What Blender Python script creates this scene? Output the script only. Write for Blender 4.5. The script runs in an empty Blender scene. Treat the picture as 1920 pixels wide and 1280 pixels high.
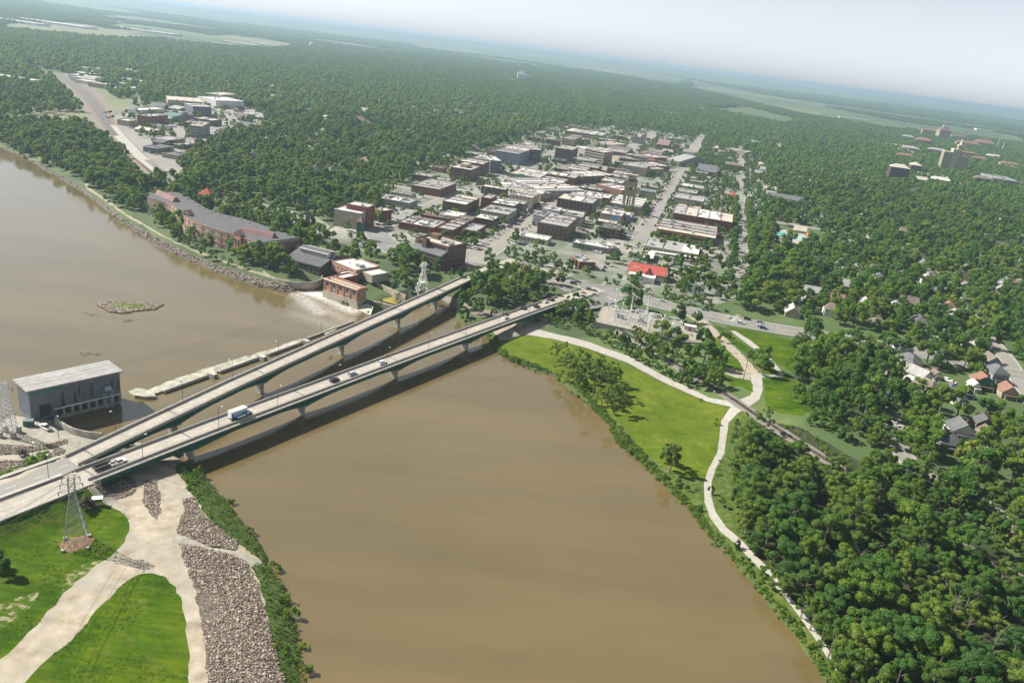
import bpy, bmesh, math, random
import numpy as np
from mathutils import Vector, Matrix
from mathutils.geometry import delaunay_2d_cdt
R = math.radians
random.seed(7); rng = np.random.default_rng(7)
SC = bpy.context.scene
# ---------------------------------------------------------------- camera
CAM_H = 155.0
PITCH = math.atan(551/1493.33); ROLL = R(7.2); FPX = 1493.33
cd = bpy.data.cameras.new('camera'); cam = bpy.data.objects.new('camera', cd)
SC.collection.objects.link(cam); SC.camera = cam
cd.lens = 28; cd.sensor_width = 36; cd.sensor_fit = 'HORIZONTAL'; cd.clip_start = 1; cd.clip_end = 150000
_f = Vector((0, math.cos(PITCH), -math.sin(PITCH))); _r0 = Vector((1, 0, 0)); _u0 = _r0.cross(_f)
_r = math.cos(ROLL)*_r0 + math.sin(ROLL)*_u0; _u = -math.sin(ROLL)*_r0 + math.cos(ROLL)*_u0
cam.matrix_world = Matrix(((_r.x, _u.x, -_f.x, 0), (_r.y, _u.y, -_f.y, 0), (_r.z, _u.z, -_f.z, CAM_H), (0, 0, 0, 1)))
# ---------------------------------------------------------------- sky, sun, exposure
SUN_AZ = R(-75.5); SUN_EL = R(43)          # azimuth clockwise from +Y: the sun stands to the left
w = bpy.data.worlds.new('World'); SC.world = w; w.use_nodes = True
nt = w.node_tree; bg = nt.nodes['Background']
sky = nt.nodes.new('ShaderNodeTexSky'); sky.sky_type = 'NISHITA'; sky.sun_disc = False
sky.sun_elevation = SUN_EL; sky.sun_rotation = SUN_AZ; sky.altitude = 0
sky.air_density = 1.0; sky.dust_density = 0.6; sky.ozone_density = 1.0
_bw = nt.nodes.new('ShaderNodeRGBToBW'); nt.links.new(sky.outputs[0], _bw.inputs[0])
_tn = nt.nodes.new('ShaderNodeMix'); _tn.data_type = 'RGBA'; _tn.blend_type = 'MULTIPLY'; _tn.inputs[0].default_value = 1; nt.links.new(_bw.outputs[0], _tn.inputs[6]); _tn.inputs[7].default_value = (.90, .985, 1.085, 1)
_mx = nt.nodes.new('ShaderNodeMix'); _mx.data_type = 'RGBA'; _mx.inputs[0].default_value = .92; nt.links.new(sky.outputs[0], _mx.inputs[6]); nt.links.new(_tn.outputs[2], _mx.inputs[7])
nt.links.new(_mx.outputs[2], bg.inputs[0]); bg.inputs[1].default_value = 0.082
sd = bpy.data.lights.new('sun', 'SUN'); sun = bpy.data.objects.new('sun', sd); SC.collection.objects.link(sun)
sd.energy = 5.0; sd.angle = R(0.53); sd.color = (1, 0.94, 0.84)
_sv = Vector((math.sin(SUN_AZ)*math.cos(SUN_EL), math.cos(SUN_AZ)*math.cos(SUN_EL), math.sin(SUN_EL)))
sun.rotation_euler = _sv.to_track_quat('Z', 'Y').to_euler(); sun.location = (0, 0, 300)
SC.view_settings.view_transform = 'Standard'; SC.view_settings.look = 'None'
SC.view_settings.exposure = 1.0; SC.view_settings.gamma = 1.0
try: SC.view_settings.use_curve_mapping = False
except Exception: pass
SC.cycles.use_denoising = True
SC.cycles.use_adaptive_sampling = True; SC.cycles.adaptive_threshold = 0.02
SC.cycles.max_bounces = 7; SC.cycles.diffuse_bounces = 3; SC.cycles.glossy_bounces = 3
SC.cycles.transmission_bounces = 3; SC.cycles.volume_bounces = 1; SC.cycles.transparent_max_bounces = 6
SC.cycles.caustics_reflective = False; SC.cycles.caustics_refractive = False
# ---------------------------------------------------------------- helpers
def W(px, py, z=0.0):
    "world point at height z seen at photograph pixel px, py"
    d = _f*FPX + _r*(px-960) - _u*(py-640)
    return Vector((0, 0, CAM_H)) + d*((z-CAM_H)/d.z)
def crop(ox, oy, pts, z=0.0, s=6.0): return [W(ox+x/s, oy+y/s, z) for x, y in pts]
GA = R(12.7)                               # street grid: south-going streets run 12.7 deg right of +Y
SV = Vector((math.sin(GA), math.cos(GA), 0)); EV = Vector((math.cos(GA), -math.sin(GA), 0))
class MB:
    "collects shapes and links them as one mesh object"
    def __init__(s): s.v = []; s.f = []; s.m = []
    def add(s, vs, fs, mi=0):
        n = len(s.v); s.v += [tuple(v) for v in vs]
        for f in fs: s.f.append(tuple(i+n for i in f)); s.m.append(mi)
        return s
    def box(s, c, size, rz=0.0, mi=0, base=False):
        x, y, z = size[0]/2, size[1]/2, size[2]/2
        if base: c = (c[0], c[1], c[2]+z)
        ca, sa = math.cos(rz), math.sin(rz); vs = []
        for dz in (-z, z):
            for dx, dy in ((-x, -y), (x, -y), (x, y), (-x, y)):
                vs.append((c[0]+dx*ca-dy*sa, c[1]+dx*sa+dy*ca, c[2]+dz))
        return s.add(vs, [(0, 3, 2, 1), (4, 5, 6, 7), (0, 1, 5, 4), (1, 2, 6, 5), (2, 3, 7, 6), (3, 0, 4, 7)], mi)
    def prism(s, poly, z0, z1, mi=0, bottom=True):
        n = len(poly); a = sum(poly[i][0]*poly[(i+1) % n][1]-poly[(i+1) % n][0]*poly[i][1] for i in range(n))
        if a < 0: poly = poly[::-1]
        z0f = z0 if callable(z0) else (lambda p: z0); z1f = z1 if callable(z1) else (lambda p: z1)
        vs = [(p[0], p[1], z0f(p)) for p in poly]+[(p[0], p[1], z1f(p)) for p in poly]
        fs = [tuple(range(n, 2*n))]+[(i, (i+1) % n, n+(i+1) % n, n+i) for i in range(n)]
        if bottom: fs.append(tuple(range(n-1, -1, -1)))
        return s.add(vs, fs, mi)
    def bar(s, p0, p1, r, n=4, mi=0, r1=None):
        p0 = Vector(p0); p1 = Vector(p1); d = p1-p0
        if d.length < 1e-6: return s
        d.normalize(); a = d.orthogonal().normalized(); b = d.cross(a); r1 = r if r1 is None else r1; vs = []
        for p, rr in ((p0, r), (p1, r1)):
            for k in range(n):
                t = 2*math.pi*(k+.5)/n; vs.append(p+rr*(math.cos(t)*a+math.sin(t)*b))
        return s.add(vs, [(k, (k+1) % n, n+(k+1) % n, n+k) for k in range(n)]+[tuple(range(n-1, -1, -1)), tuple(range(n, 2*n))], mi)
    def tube(s, pts, r, n=4, mi=0):
        for a, b in zip(pts, pts[1:]): s.bar(a, b, r, n, mi)
        return s
    def quad(s, a, b, c, d, mi=0): return s.add([a, b, c, d], [(0, 1, 2, 3)], mi)
    def mesh(s, name, mats, smooth=False):
        me = bpy.data.meshes.new(name); me.from_pydata(s.v, [], s.f)
        for m in (mats if isinstance(mats, (list, tuple)) else [mats]): me.materials.append(m)
        if any(s.m): me.polygons.foreach_set('material_index', s.m)
        if smooth: me.polygons.foreach_set('use_smooth', [True]*len(s.f))
        me.update(); return me
    def build(s, name, mats, parent=None, smooth=False, **kw):
        return put(name, s.mesh(name, mats, smooth), parent, **kw)
def put(name, data, parent=None, label=None, cat=None, group=None, kind=None, loc=None, rz=None, scale=None):
    o = bpy.data.objects.new(name, data); SC.collection.objects.link(o)
    if parent is not None: o.parent = parent
    if label: o['label'] = label
    if cat: o['category'] = cat
    if group: o['group'] = group
    if kind: o['kind'] = kind
    if loc is not None: o.location = loc
    if rz is not None: o.rotation_euler = (0, 0, rz)
    if scale is not None: o.scale = scale
    return o
def thing(name, label, cat, loc=(0, 0, 0), rz=0.0, group=None): return put(name, None, None, label, cat, group, None, loc, rz)
def clone(src, loc, rz=0.0, label=None, group=None, scale=None):
    c = src.copy(); SC.collection.objects.link(c); c.location = loc; c.rotation_euler = (0, 0, rz)
    if label: c['label'] = label
    if group: c['group'] = group
    if scale: c.scale = scale
    def rec(a, b):
        for ch in KIDS.get(a.name, []):
            d = ch.copy(); SC.collection.objects.link(d); d.parent = b; rec2(ch, d)
    def rec2(ch, d):
        for g in KIDS.get(ch.name, []):
            e = g.copy(); SC.collection.objects.link(e); e.parent = d
    rec(src, c); return c
KIDS = {}
def note_kids(root): 
    for o in (root.children_recursive): KIDS.setdefault(o.parent.name, []).append(o)
# ---------------------------------------------------------------- materials
def _nodes(name):
    m = bpy.data.materials.new(name); m.use_nodes = True; return m, m.node_tree, m.node_tree.nodes['Principled BSDF']
def ramp(nt, fac, stops, interp='LINEAR'):
    r = nt.nodes.new('ShaderNodeValToRGB'); r.color_ramp.interpolation = interp; e = r.color_ramp.elements
    while len(e) < len(stops): e.new(0.5)
    for k, (p, c) in enumerate(stops): e[k].position = p; e[k].color = (*c, 1)
    nt.links.new(fac, r.inputs[0]); return r.outputs[0]
def noise(nt, scale, detail=4, rough=.6, vec=None, dim='3D'):
    n = nt.nodes.new('ShaderNodeTexNoise'); n.inputs['Scale'].default_value = scale; n.inputs['Detail'].default_value = detail
    n.inputs['Roughness'].default_value = rough
    if vec is None:
        g = nt.nodes.new('ShaderNodeNewGeometry'); vec = g.outputs['Position']
    nt.links.new(vec, n.inputs['Vector']); return n.outputs['Fac']
def mix(nt, a, b, fac, mode='MIX'):
    m = nt.nodes.new('ShaderNodeMix'); m.data_type = 'RGBA'; m.blend_type = mode
    for v, s in ((a, m.inputs[6]), (b, m.inputs[7]), (fac, m.inputs[0])):
        if hasattr(v, 'links'): nt.links.new(v, s)
        elif isinstance(v, (tuple, list)): s.default_value = (*v, 1)
        else: s.default_value = v
    return m.outputs[2]
def bump(nt, b, h, strength=.5, dist=.2):
    n = nt.nodes.new('ShaderNodeBump'); n.inputs['Strength'].default_value = strength; n.inputs['Distance'].default_value = dist
    nt.links.new(h, n.inputs['Height']); nt.links.new(n.outputs[0], b.inputs['Normal'])
def mat(name, stops, scale=.3, detail=5, rough=.85, bmp=0, bscale=None, metal=0, scale2=None, c2=None, amt=.5, spec=.3):
    m, t, b = _nodes(name)
    if not isinstance(stops[0], (tuple, list)): stops = [(.3, tuple(c*.85 for c in stops)), (.7, tuple(min(1, c*1.12) for c in stops))]
    col = ramp(t, noise(t, scale, detail), stops)
    if scale2: 
        f = ramp(t, noise(t, scale2, 5, .7), [(.42, (0, 0, 0)), (.62, (amt, amt, amt))]); col = mix(t, col, c2, f)
    t.links.new(col, b.inputs['Base Color']); b.inputs['Roughness'].default_value = rough; b.inputs['Metallic'].default_value = metal
    b.inputs['Specular IOR Level'].default_value = spec
    if bmp: bump(t, b, noise(t, bscale or scale*4, 4), bmp, .3)
    return m
def smooth01(x): x = np.clip(x, 0, 1); return x*x*(3-2*x)
def gn_scatter(name, pts, scl, zsc, var, meshes, label=None):
    "one object whose points carry instances of the given meshes"
    me = bpy.data.meshes.new(name); n = len(pts); me.vertices.add(n); me.vertices.foreach_set('co', np.asarray(pts, np.float32).ravel())
    for nm, val, ty in (('scl', scl, 'FLOAT'), ('zs', zsc, 'FLOAT'), ('rot', rng.uniform(0, 6.28, n), 'FLOAT'), ('var', var, 'INT')):
        a = me.attributes.new(nm, ty, 'POINT'); a.data.foreach_set('value', np.asarray(val, np.int32 if ty == 'INT' else np.float32))
    me.update(); o = put(name, me, kind='stuff')
    ng = bpy.data.node_groups.new(name+'_nodes', 'GeometryNodeTree'); ng.interface.new_socket('Geometry', in_out='INPUT', socket_type='NodeSocketGeometry'); ng.interface.new_socket('Geometry', in_out='OUTPUT', socket_type='NodeSocketGeometry')
    N = ng.nodes.new; L = ng.links.new; gi = N('NodeGroupInput'); go = N('NodeGroupOutput'); g2i = N('GeometryNodeGeometryToInstance')
    for k, m_ in enumerate(meshes[::-1]):
        po = bpy.data.objects.new('foliage_source', m_); oi = N('GeometryNodeObjectInfo'); oi.inputs['Object'].default_value = po; L(oi.outputs['Geometry'], g2i.inputs[0])
    ip = N('GeometryNodeInstanceOnPoints'); ip.inputs['Pick Instance'].default_value = True
    def attr(nm, ty):
        a = N('GeometryNodeInputNamedAttribute'); a.data_type = ty; a.inputs['Name'].default_value = nm; return a.outputs['Attribute']
    L(gi.outputs[0], ip.inputs['Points']); L(g2i.outputs[0], ip.inputs['Instance']); L(attr('var', 'INT'), ip.inputs['Instance Index'])
    cx = N('ShaderNodeCombineXYZ'); L(attr('rot', 'FLOAT'), cx.inputs[2]); L(cx.outputs[0], ip.inputs['Rotation'])
    s = attr('scl', 'FLOAT'); mm = N('ShaderNodeMath'); mm.operation = 'MULTIPLY'; L(s, mm.inputs[0]); L(attr('zs', 'FLOAT'), mm.inputs[1])
    cs = N('ShaderNodeCombineXYZ'); L(s, cs.inputs[0]); L(s, cs.inputs[1]); L(mm.outputs[0], cs.inputs[2]); L(cs.outputs[0], ip.inputs['Scale'])
    L(ip.outputs[0], go.inputs[0]); md = o.modifiers.new('scatter', 'NODES'); md.node_group = ng; return o
# ================================================================ terrain
WATER_Z = -7.0
shoreA_px = [(-420,175),(-260,205),(-120,243),(0,278),(45,297),(100,330),(150,358),(205,400),(250,434),(300,464),(360,493),(420,517),(480,537),(530,548),(572,546),(600,541),(606,552),(640,572),(668,578),(690,590),(702,590),(735,572),(775,560),(822,560),(845,575),(850,590),(868,612),(900,618),(918,640),(925,655),(945,672),(1000,697),(1040,706),(1060,726),(1100,757),(1140,798),(1160,832),(1205,872),(1240,907),(1290,955),(1310,985),(1370,1052),(1420,1110),(1480,1182),(1520,1240),(1545,1285),(1590,1370),(1660,1500),(1760,1700)]
shoreB_px = [(-400,800),(-120,785),(-30,782),(0,782),(28,776),(80,785),(106,786),(122,800),(142,809),(165,814),(186,817),(205,822),(235,826),(268,826),(296,838),(330,852),(352,868),(382,884),(400,912),(440,958),(480,1008),(500,1042),(520,1078),(543,1120),(560,1180),(570,1236),(578,1300),(590,1400),(610,1560),(640,1800)]
def jag(pts, step=5.0, amp=1.0, far=900):
    out = []
    for a, b in zip(pts, pts[1:]):
        d = (b-a).length; n = max(1, int(d/step)) if a.length < far else max(1, int(d/25))
        nrm = Vector((-(b-a).y, (b-a).x, 0)).normalized()
        for k in range(n):
            out.append(a.lerp(b, k/n)+nrm*(random.uniform(-amp, amp)*(1 if a.length < far else 2)))
    out.append(pts[-1]); return out
shA = jag([W(x, y, WATER_Z) for x, y in shoreA_px], 4, .8); shB = jag([W(x, y, WATER_Z) for x, y in shoreB_px], 4, .6)
polyA = [(p.x, p.y) for p in shA]+[(900, -300), (9000, 0), (46000, 5000), (46000, 60000), (-46000, 60000), (-46000, 3000), (-9000, 2200)]
polyB = [(p.x, p.y) for p in shB]+[(-40, -200), (-900, -200), (-2500, 300), (-1200, 500)]
polyA = np.array(polyA); polyB = np.array(polyB)
def _chunks(n, m): 
    k = max(1, int(4e6/max(m, 1))); return [(i, min(n, i+k)) for i in range(0, n, k)]
def pip(P, poly):
    "points in polygon, vectorised"
    P = np.asarray(P, float); A = np.asarray(poly, float); B = np.roll(A, -1, 0); out = np.zeros(len(P), bool)
    ok = A[:, 1] != B[:, 1]; A = A[ok]; B = B[ok]; k = (B[:, 0]-A[:, 0])/(B[:, 1]-A[:, 1])
    lo = np.array(poly).min(0); hi = np.array(poly).max(0)
    idx = np.where((P[:, 0] >= lo[0]) & (P[:, 0] <= hi[0]) & (P[:, 1] >= lo[1]) & (P[:, 1] <= hi[1]))[0]
    for i, j in _chunks(len(idx), len(A)):
        q = P[idx[i:j]]; x = q[:, 0:1]; y = q[:, 1:2]
        c = ((A[:, 1] > y) != (B[:, 1] > y)) & (x < (y-A[:, 1])*k+A[:, 0])
        out[idx[i:j]] = (c.sum(1) % 2) == 1
    return out
def segd(P, line):
    "distance to a polyline and signed side of the nearest segment"
    P = np.asarray(P, float); L = np.asarray(line, float); A = L[:-1]; D = L[1:]-A; L2 = (D**2).sum(1)+1e-12
    dd = np.zeros(len(P)); ss = np.zeros(len(P))
    for i, j in _chunks(len(P), len(A)):
        ex = P[i:j, 0:1]-A[:, 0]; ey = P[i:j, 1:2]-A[:, 1]; t = np.clip((ex*D[:, 0]+ey*D[:, 1])/L2, 0, 1)
        d = (ex-t*D[:, 0])**2+(ey-t*D[:, 1])**2; k = d.argmin(1); r = np.arange(len(k))
        dd[i:j] = np.sqrt(d[r, k]); ss[i:j] = np.sign(D[k, 0]*ey[r, k]-D[k, 1]*ex[r, k])
    return dd, ss
lineA = np.array([(p.x, p.y) for p in shA]); lineB = np.array([(p.x, p.y) for p in shB])
_o = W(0, 950, 1.5); DA = R(31); DV = Vector((math.sin(DA), math.cos(DA), 0)); DN = Vector((math.cos(DA), -math.sin(DA), 0))
def br(a, p, z=0.0):
    "bridge frame: a metres along from the north bank, p metres towards the camera side"
    v = _o+DV*a+DN*p; return Vector((v.x, v.y, z))
def c1(a): return -7.95-.1482*a-4e-5*a*a
def c2(a): return .3+.006*a
rail_px = [(840,560),(900,590),(985,575),(1060,578),(1120,592),(1200,640),(1290,695),(1370,745),(1425,782),(1500,830),(1580,880),(1700,960),(1800,1020),(1920,1085),(2150,1230),(2500,1480)]
railL = [W(x, y, -1.5) for x, y in rail_px]; rail2 = np.array([(p.x, p.y) for p in railL])
def hz(P):
    P = np.asarray(P, float).reshape(-1, 2); z = np.full(len(P), -9.0)
    near = P[:, 1] < 2500
    inA = pip(P, polyA); inB = pip(P, polyB)
    dA, _ = segd(P, lineA); dB, _ = segd(P, lineB)
    dr, sr = segd(P, rail2)
    up = np.interp(dA, [0, 3, 9, 13, 17, 30, 60], [-7.05, -5.4, -3.2, -2.9, -2.8, -.3, 0])
    pk = np.interp(dA, [0, 2, 5, 12, 25], [-7.05, -6.0, -5.3, -4.9, -4.6])
    isp = (sr < 0) & (P[:, 0] > br(300, 0).x-60) & (P[:, 1] < 900)      # river side of the railway: low park
    pz = np.interp(dr*np.where(sr < 0, -1, 1), [-14, 0, 10, 30, 50], [0, 3.1, 3.1, 4.0, 4.6])
    lowz = pk+pz
    rightside = (P[:, 0] > W(905, 600, 0).x)
    za = np.where(rightside, np.minimum(lowz, 0), up)
    z[inA] = za[inA]
    a = (P[:, 0]-_o.x)*DV.x+(P[:, 1]-_o.y)*DV.y; p = (P[:, 0]-_o.x)*DN.x+(P[:, 1]-_o.y)*DN.y
    zb = np.interp(dB, [0, 2, 6, 10, 20], [-7.05, -5.9, -4.6, -3.9, -3.5])
    lift = smooth01((8-np.maximum(p-6.3, -16-p))/8)*smooth01((31-a)/4.5)
    zb = zb+(1.22-zb)*lift
    knob = 0.7*np.exp(-((P[:, 0]-W(143,1016,-3).x)**2+(P[:, 1]-W(143,1016,-3).y)**2)/18)
    z[inB] = (zb+knob)[inB]
    # town end of the two bridges: raised approaches
    for cf, zt, a0 in ((c2, 1.5, 335), (c1, 3.3, 322)):
        pc = cf(a); l2 = smooth01((10-(np.abs(p-pc)-6))/10)*smooth01((a-a0)/5)*smooth01((a0+70-a)/60)
        z = np.where(inA, z+(np.maximum(zt-z, 0))*l2*1.0, z)
    return z
def G(px, py, off=0.0):
    z = -3.0
    for _ in range(7):
        p = W(px, py, z); z = .4*z+.6*float(hz([(p.x, p.y)])[0])
    p.z = float(hz([(p.x, p.y)])[0])+off; return p
def Gl(pts): return [G(*p) for p in pts]
def gz(x, y): return float(hz([(x, y)])[0])
# zones drawn into the terrain sheet: later ones win
zones = [
 ('riprap_slope', 'rip', [(-60,258),(0,275),(45,292),(100,322),(150,350),(205,390),(250,421),(300,449),(360,478),(420,502),(480,520),(520,532),(560,540),(600,538),(600,543),(572,549),(530,551),(480,540),(420,520),(360,496),(300,467),(250,437),(205,403),(150,361),(100,333),(45,300),(0,281),(-60,262)]),
 ('river_path', 'path', [(155,338),(162,338),(168,352),(198,373),(239,403),(289,431),(329,453),(369,469),(420,489),(470,506),(515,520),(560,533),(557,536),(512,523),(467,509),(417,492),(367,472),(327,456),(287,434),(237,406),(196,376),(163,355)]),
 ('left_far_bank', 'weeds', [(-60,690),(60,700),(28,775),(0,800),(-60,810)]),
 ('dirt_ground', 'dirt', [(-300,700),(28,770),(110,780),(190,812),(268,822),(330,850),(385,880),(480,1005),(545,1120),(580,1300),(650,1900),(-900,1900),(-900,800)]),
 ('powerhouse_yard', 'gravel', [(20,776),(105,786),(142,809),(186,816),(200,822),(150,838),(110,850),(60,833),(0,838),(-60,830),(-60,780)]),
 ('stone_berm', 'rip', [(-60,835),(0,832),(60,836),(90,832),(125,822),(128,830),(95,840),(60,846),(0,852),(-60,855)]),
 ('stone_berm', 'rip', [(-60,870),(0,864),(60,860),(100,845),(125,842),(120,850),(95,862),(60,872),(30,876),(0,885),(-60,905)]),
 ('bank_weeds', 'weeds', [(-60,905),(0,886),(40,878),(75,862),(95,860),(88,872),(50,886),(0,900),(-60,930)]),
 ('lawn', 'grass', [(-260,1140),(-60,1012),(0,981),(25,968),(60,950),(120,925),(158,908),(178,932),(205,945),(235,965),(243,990),(235,1015),(212,1040),(170,1063),(140,1090),(112,1120),(70,1170),(40,1200),(0,1235),(-80,1300),(-260,1420)]),
 ('lawn_bare_patch', 'bare', [(-60,1160),(0,1133),(40,1118),(75,1108),(60,1135),(30,1160),(0,1178),(-60,1200)]),
 ('lawn_bare_patch', 'bare', [(125,1075),(150,1060),(175,1052),(190,1048),(160,1078),(130,1098),(112,1112)]),
 ('mulch_ring', 'mulch', [(110,1021),(120,1012),(140,1005),(165,1002),(178,1008),(172,1020),(150,1030),(132,1036),(117,1032)]),
 ('lawn', 'grass', [(-20,1335),(60,1265),(120,1210),(170,1155),(205,1120),(235,1090),(260,1076),(285,1073),(310,1080),(330,1100),(342,1130),(350,1170),(355,1220),(354,1260),(352,1330),(345,1500),(-200,1500)]),
 ('bank_weeds', 'weeds', [(330,868),(352,868),(382,884),(400,912),(440,958),(480,1008),(500,1042),(522,1078),(545,1120),(562,1180),(572,1236),(580,1300),(600,1500),(560,1500),(540,1320),(528,1270),(512,1210),(500,1150),(487,1090),(470,1062),(490,1050),(448,1018),(408,988),(383,962),(362,928),(345,900),(330,882)]),
 ('riprap_field', 'rip', [(332,1018),(360,1022),(420,1035),(460,1050),(482,1090),(494,1130),(505,1170),(518,1220),(534,1280),(550,1400),(400,1500),(388,1320),(386,1240),(377,1160),(362,1090),(345,1050)]),
 ('riprap_field', 'rip', [(343,935),(362,930),(384,965),(414,990),(448,1020),(442,1030),(400,1025),(365,1012),(332,1000),(335,985),(345,960)]),
 ('riprap_field', 'rip', [(270,900),(290,900),(300,930),(302,960),(295,977),(280,962),(266,940),(270,915)]),
 ('riprap_field', 'rip', [(172,905),(200,893),(235,890),(255,903),(254,922),(234,933),(200,928),(178,915)]),
 ('gravel_path', 'gravel', [(322,1000),(345,1004),(400,1025),(450,1032),(490,1050),(497,1062),(455,1050),(400,1037),(350,1023),(322,1018)]),
 ('gravel_path', 'gravel', [(166,910),(176,908),(196,930),(232,946),(242,958),(230,962),(200,945),(180,932)]),
 # park side
 ('park_ground', 'grass2', [(905,622),(940,640),(985,625),(1010,628),(1100,650),(1180,680),(1260,722),(1330,750),(1385,760),(1420,790),(1410,830),(1392,900),(1390,985),(1440,1060),(1545,1225),(1660,1400),(1780,1700),(1660,1500),(1590,1370),(1545,1285),(1480,1182),(1420,1110),(1370,1052),(1310,985),(1240,907),(1160,832),(1100,757),(1040,706),(1000,697),(945,672),(918,640)]),
 ('meadow', 'meadow', [(925,640),(960,630),(1010,630),(1100,654),(1180,687),(1260,728),(1330,757),(1372,764),(1356,780),(1352,830),(1335,870),(1325,900),(1290,900),(1240,870),(1200,840),(1175,805),(1140,770),(1080,725),(1020,690),(960,665)]),
 ('bank_weeds', 'weeds', [(905,618),(930,645),(960,668),(1020,690),(1060,708),(1100,735),(1140,775),(1175,815),(1215,858),(1250,895),(1300,948),(1330,985),(1385,1045),(1440,1110),(1500,1182),(1540,1240),(1570,1285),(1620,1370),(1590,1370),(1545,1285),(1480,1182),(1420,1110),(1370,1052),(1310,985),(1240,907),(1160,832),(1100,757),(1040,706),(1000,697),(945,672),(918,640)]),
 ('sandy_landing', 'dirt', [(925,600),(955,590),(990,590),(1030,588),(1048,600),(1020,612),(985,625),(960,636),(938,638),(925,622)]),
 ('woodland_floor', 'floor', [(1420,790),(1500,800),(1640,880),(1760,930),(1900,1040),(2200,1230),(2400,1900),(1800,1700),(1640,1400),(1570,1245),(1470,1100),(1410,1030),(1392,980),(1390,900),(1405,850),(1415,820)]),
 ('park_path', 'conc', [(985,614),(1000,614),(1045,627),(1105,641),(1180,668),(1260,712),(1330,745),(1378,752),(1372,762),(1325,752),(1255,722),(1175,680),(1100,652),(1040,636),(985,626)]),
 ('park_path', 'conc', [(1378,752),(1408,740),(1412,722),(1402,700),(1428,700),(1430,730),(1424,748),(1404,762),(1382,775),(1366,792),(1362,820),(1358,850),(1341,880),(1334,905),(1334,930),(1342,958),(1362,988),(1392,1014),(1410,1035),(1450,1075),(1480,1115),(1500,1140),(1535,1188),(1575,1250),(1567,1256),(1526,1194),(1488,1140),(1468,1115),(1440,1083),(1402,1045),(1382,1022),(1352,998),(1332,970),(1321,940),(1320,905),(1328,880),(1345,848),(1349,820),(1352,788),(1366,768)]),
 ('railway_bed', 'ballast', [(1150,612),(1200,632),(1290,690),(1370,738),(1428,776),(1500,822),(1580,872),(1700,950),(1800,1012),(1920,1078),(2150,1222),(2140,1240),(1915,1092),(1795,1026),(1695,966),(1575,888),(1495,838),(1420,790),(1362,750),(1284,702),(1195,645),(1150,625)]),
 ('railway_bed', 'ballast', [(830,548),(900,583),(960,588),(955,598),(895,594),(825,560)]),
 ('garden_lawn', 'grass', [(1340,612),(1372,612),(1420,622),(1500,640),(1520,660),(1510,700),(1470,710),(1435,700),(1400,665),(1360,632)]),
 ('garden_lawn', 'grass', [(1300,640),(1350,680),(1400,730),(1412,735),(1405,700),(1360,640),(1330,612),(1318,615)]),
 ('garden_lawn', 'grass', [(1430,705),(1490,710),(1520,735),(1530,765),(1500,780),(1465,775),(1436,762)]),
 ('garden_lawn', 'grass', [(1350,700),(1400,712),(1405,728),(1370,722)]),
 ('access_road', 'dirt', [(1290,582),(1320,596),(1345,620),(1378,650),(1405,678),(1424,700),(1400,702),(1385,676),(1356,648),(1330,622),(1308,604),(1286,592)]),
 ('gravel_path', 'dirt', [(1352,686),(1385,692),(1404,698),(1406,712),(1380,708),(1350,695)]),
 ('garden_path', 'conc', [(1370,620),(1378,620),(1410,640),(1440,665),(1462,692),(1470,702),(1464,704),(1450,688),(1430,666),(1400,644)]),
 ('garden_path', 'conc', [(1424,702),(1468,702),(1468,706),(1425,707)]),
]
ripcol = None
GM = {}
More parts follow.
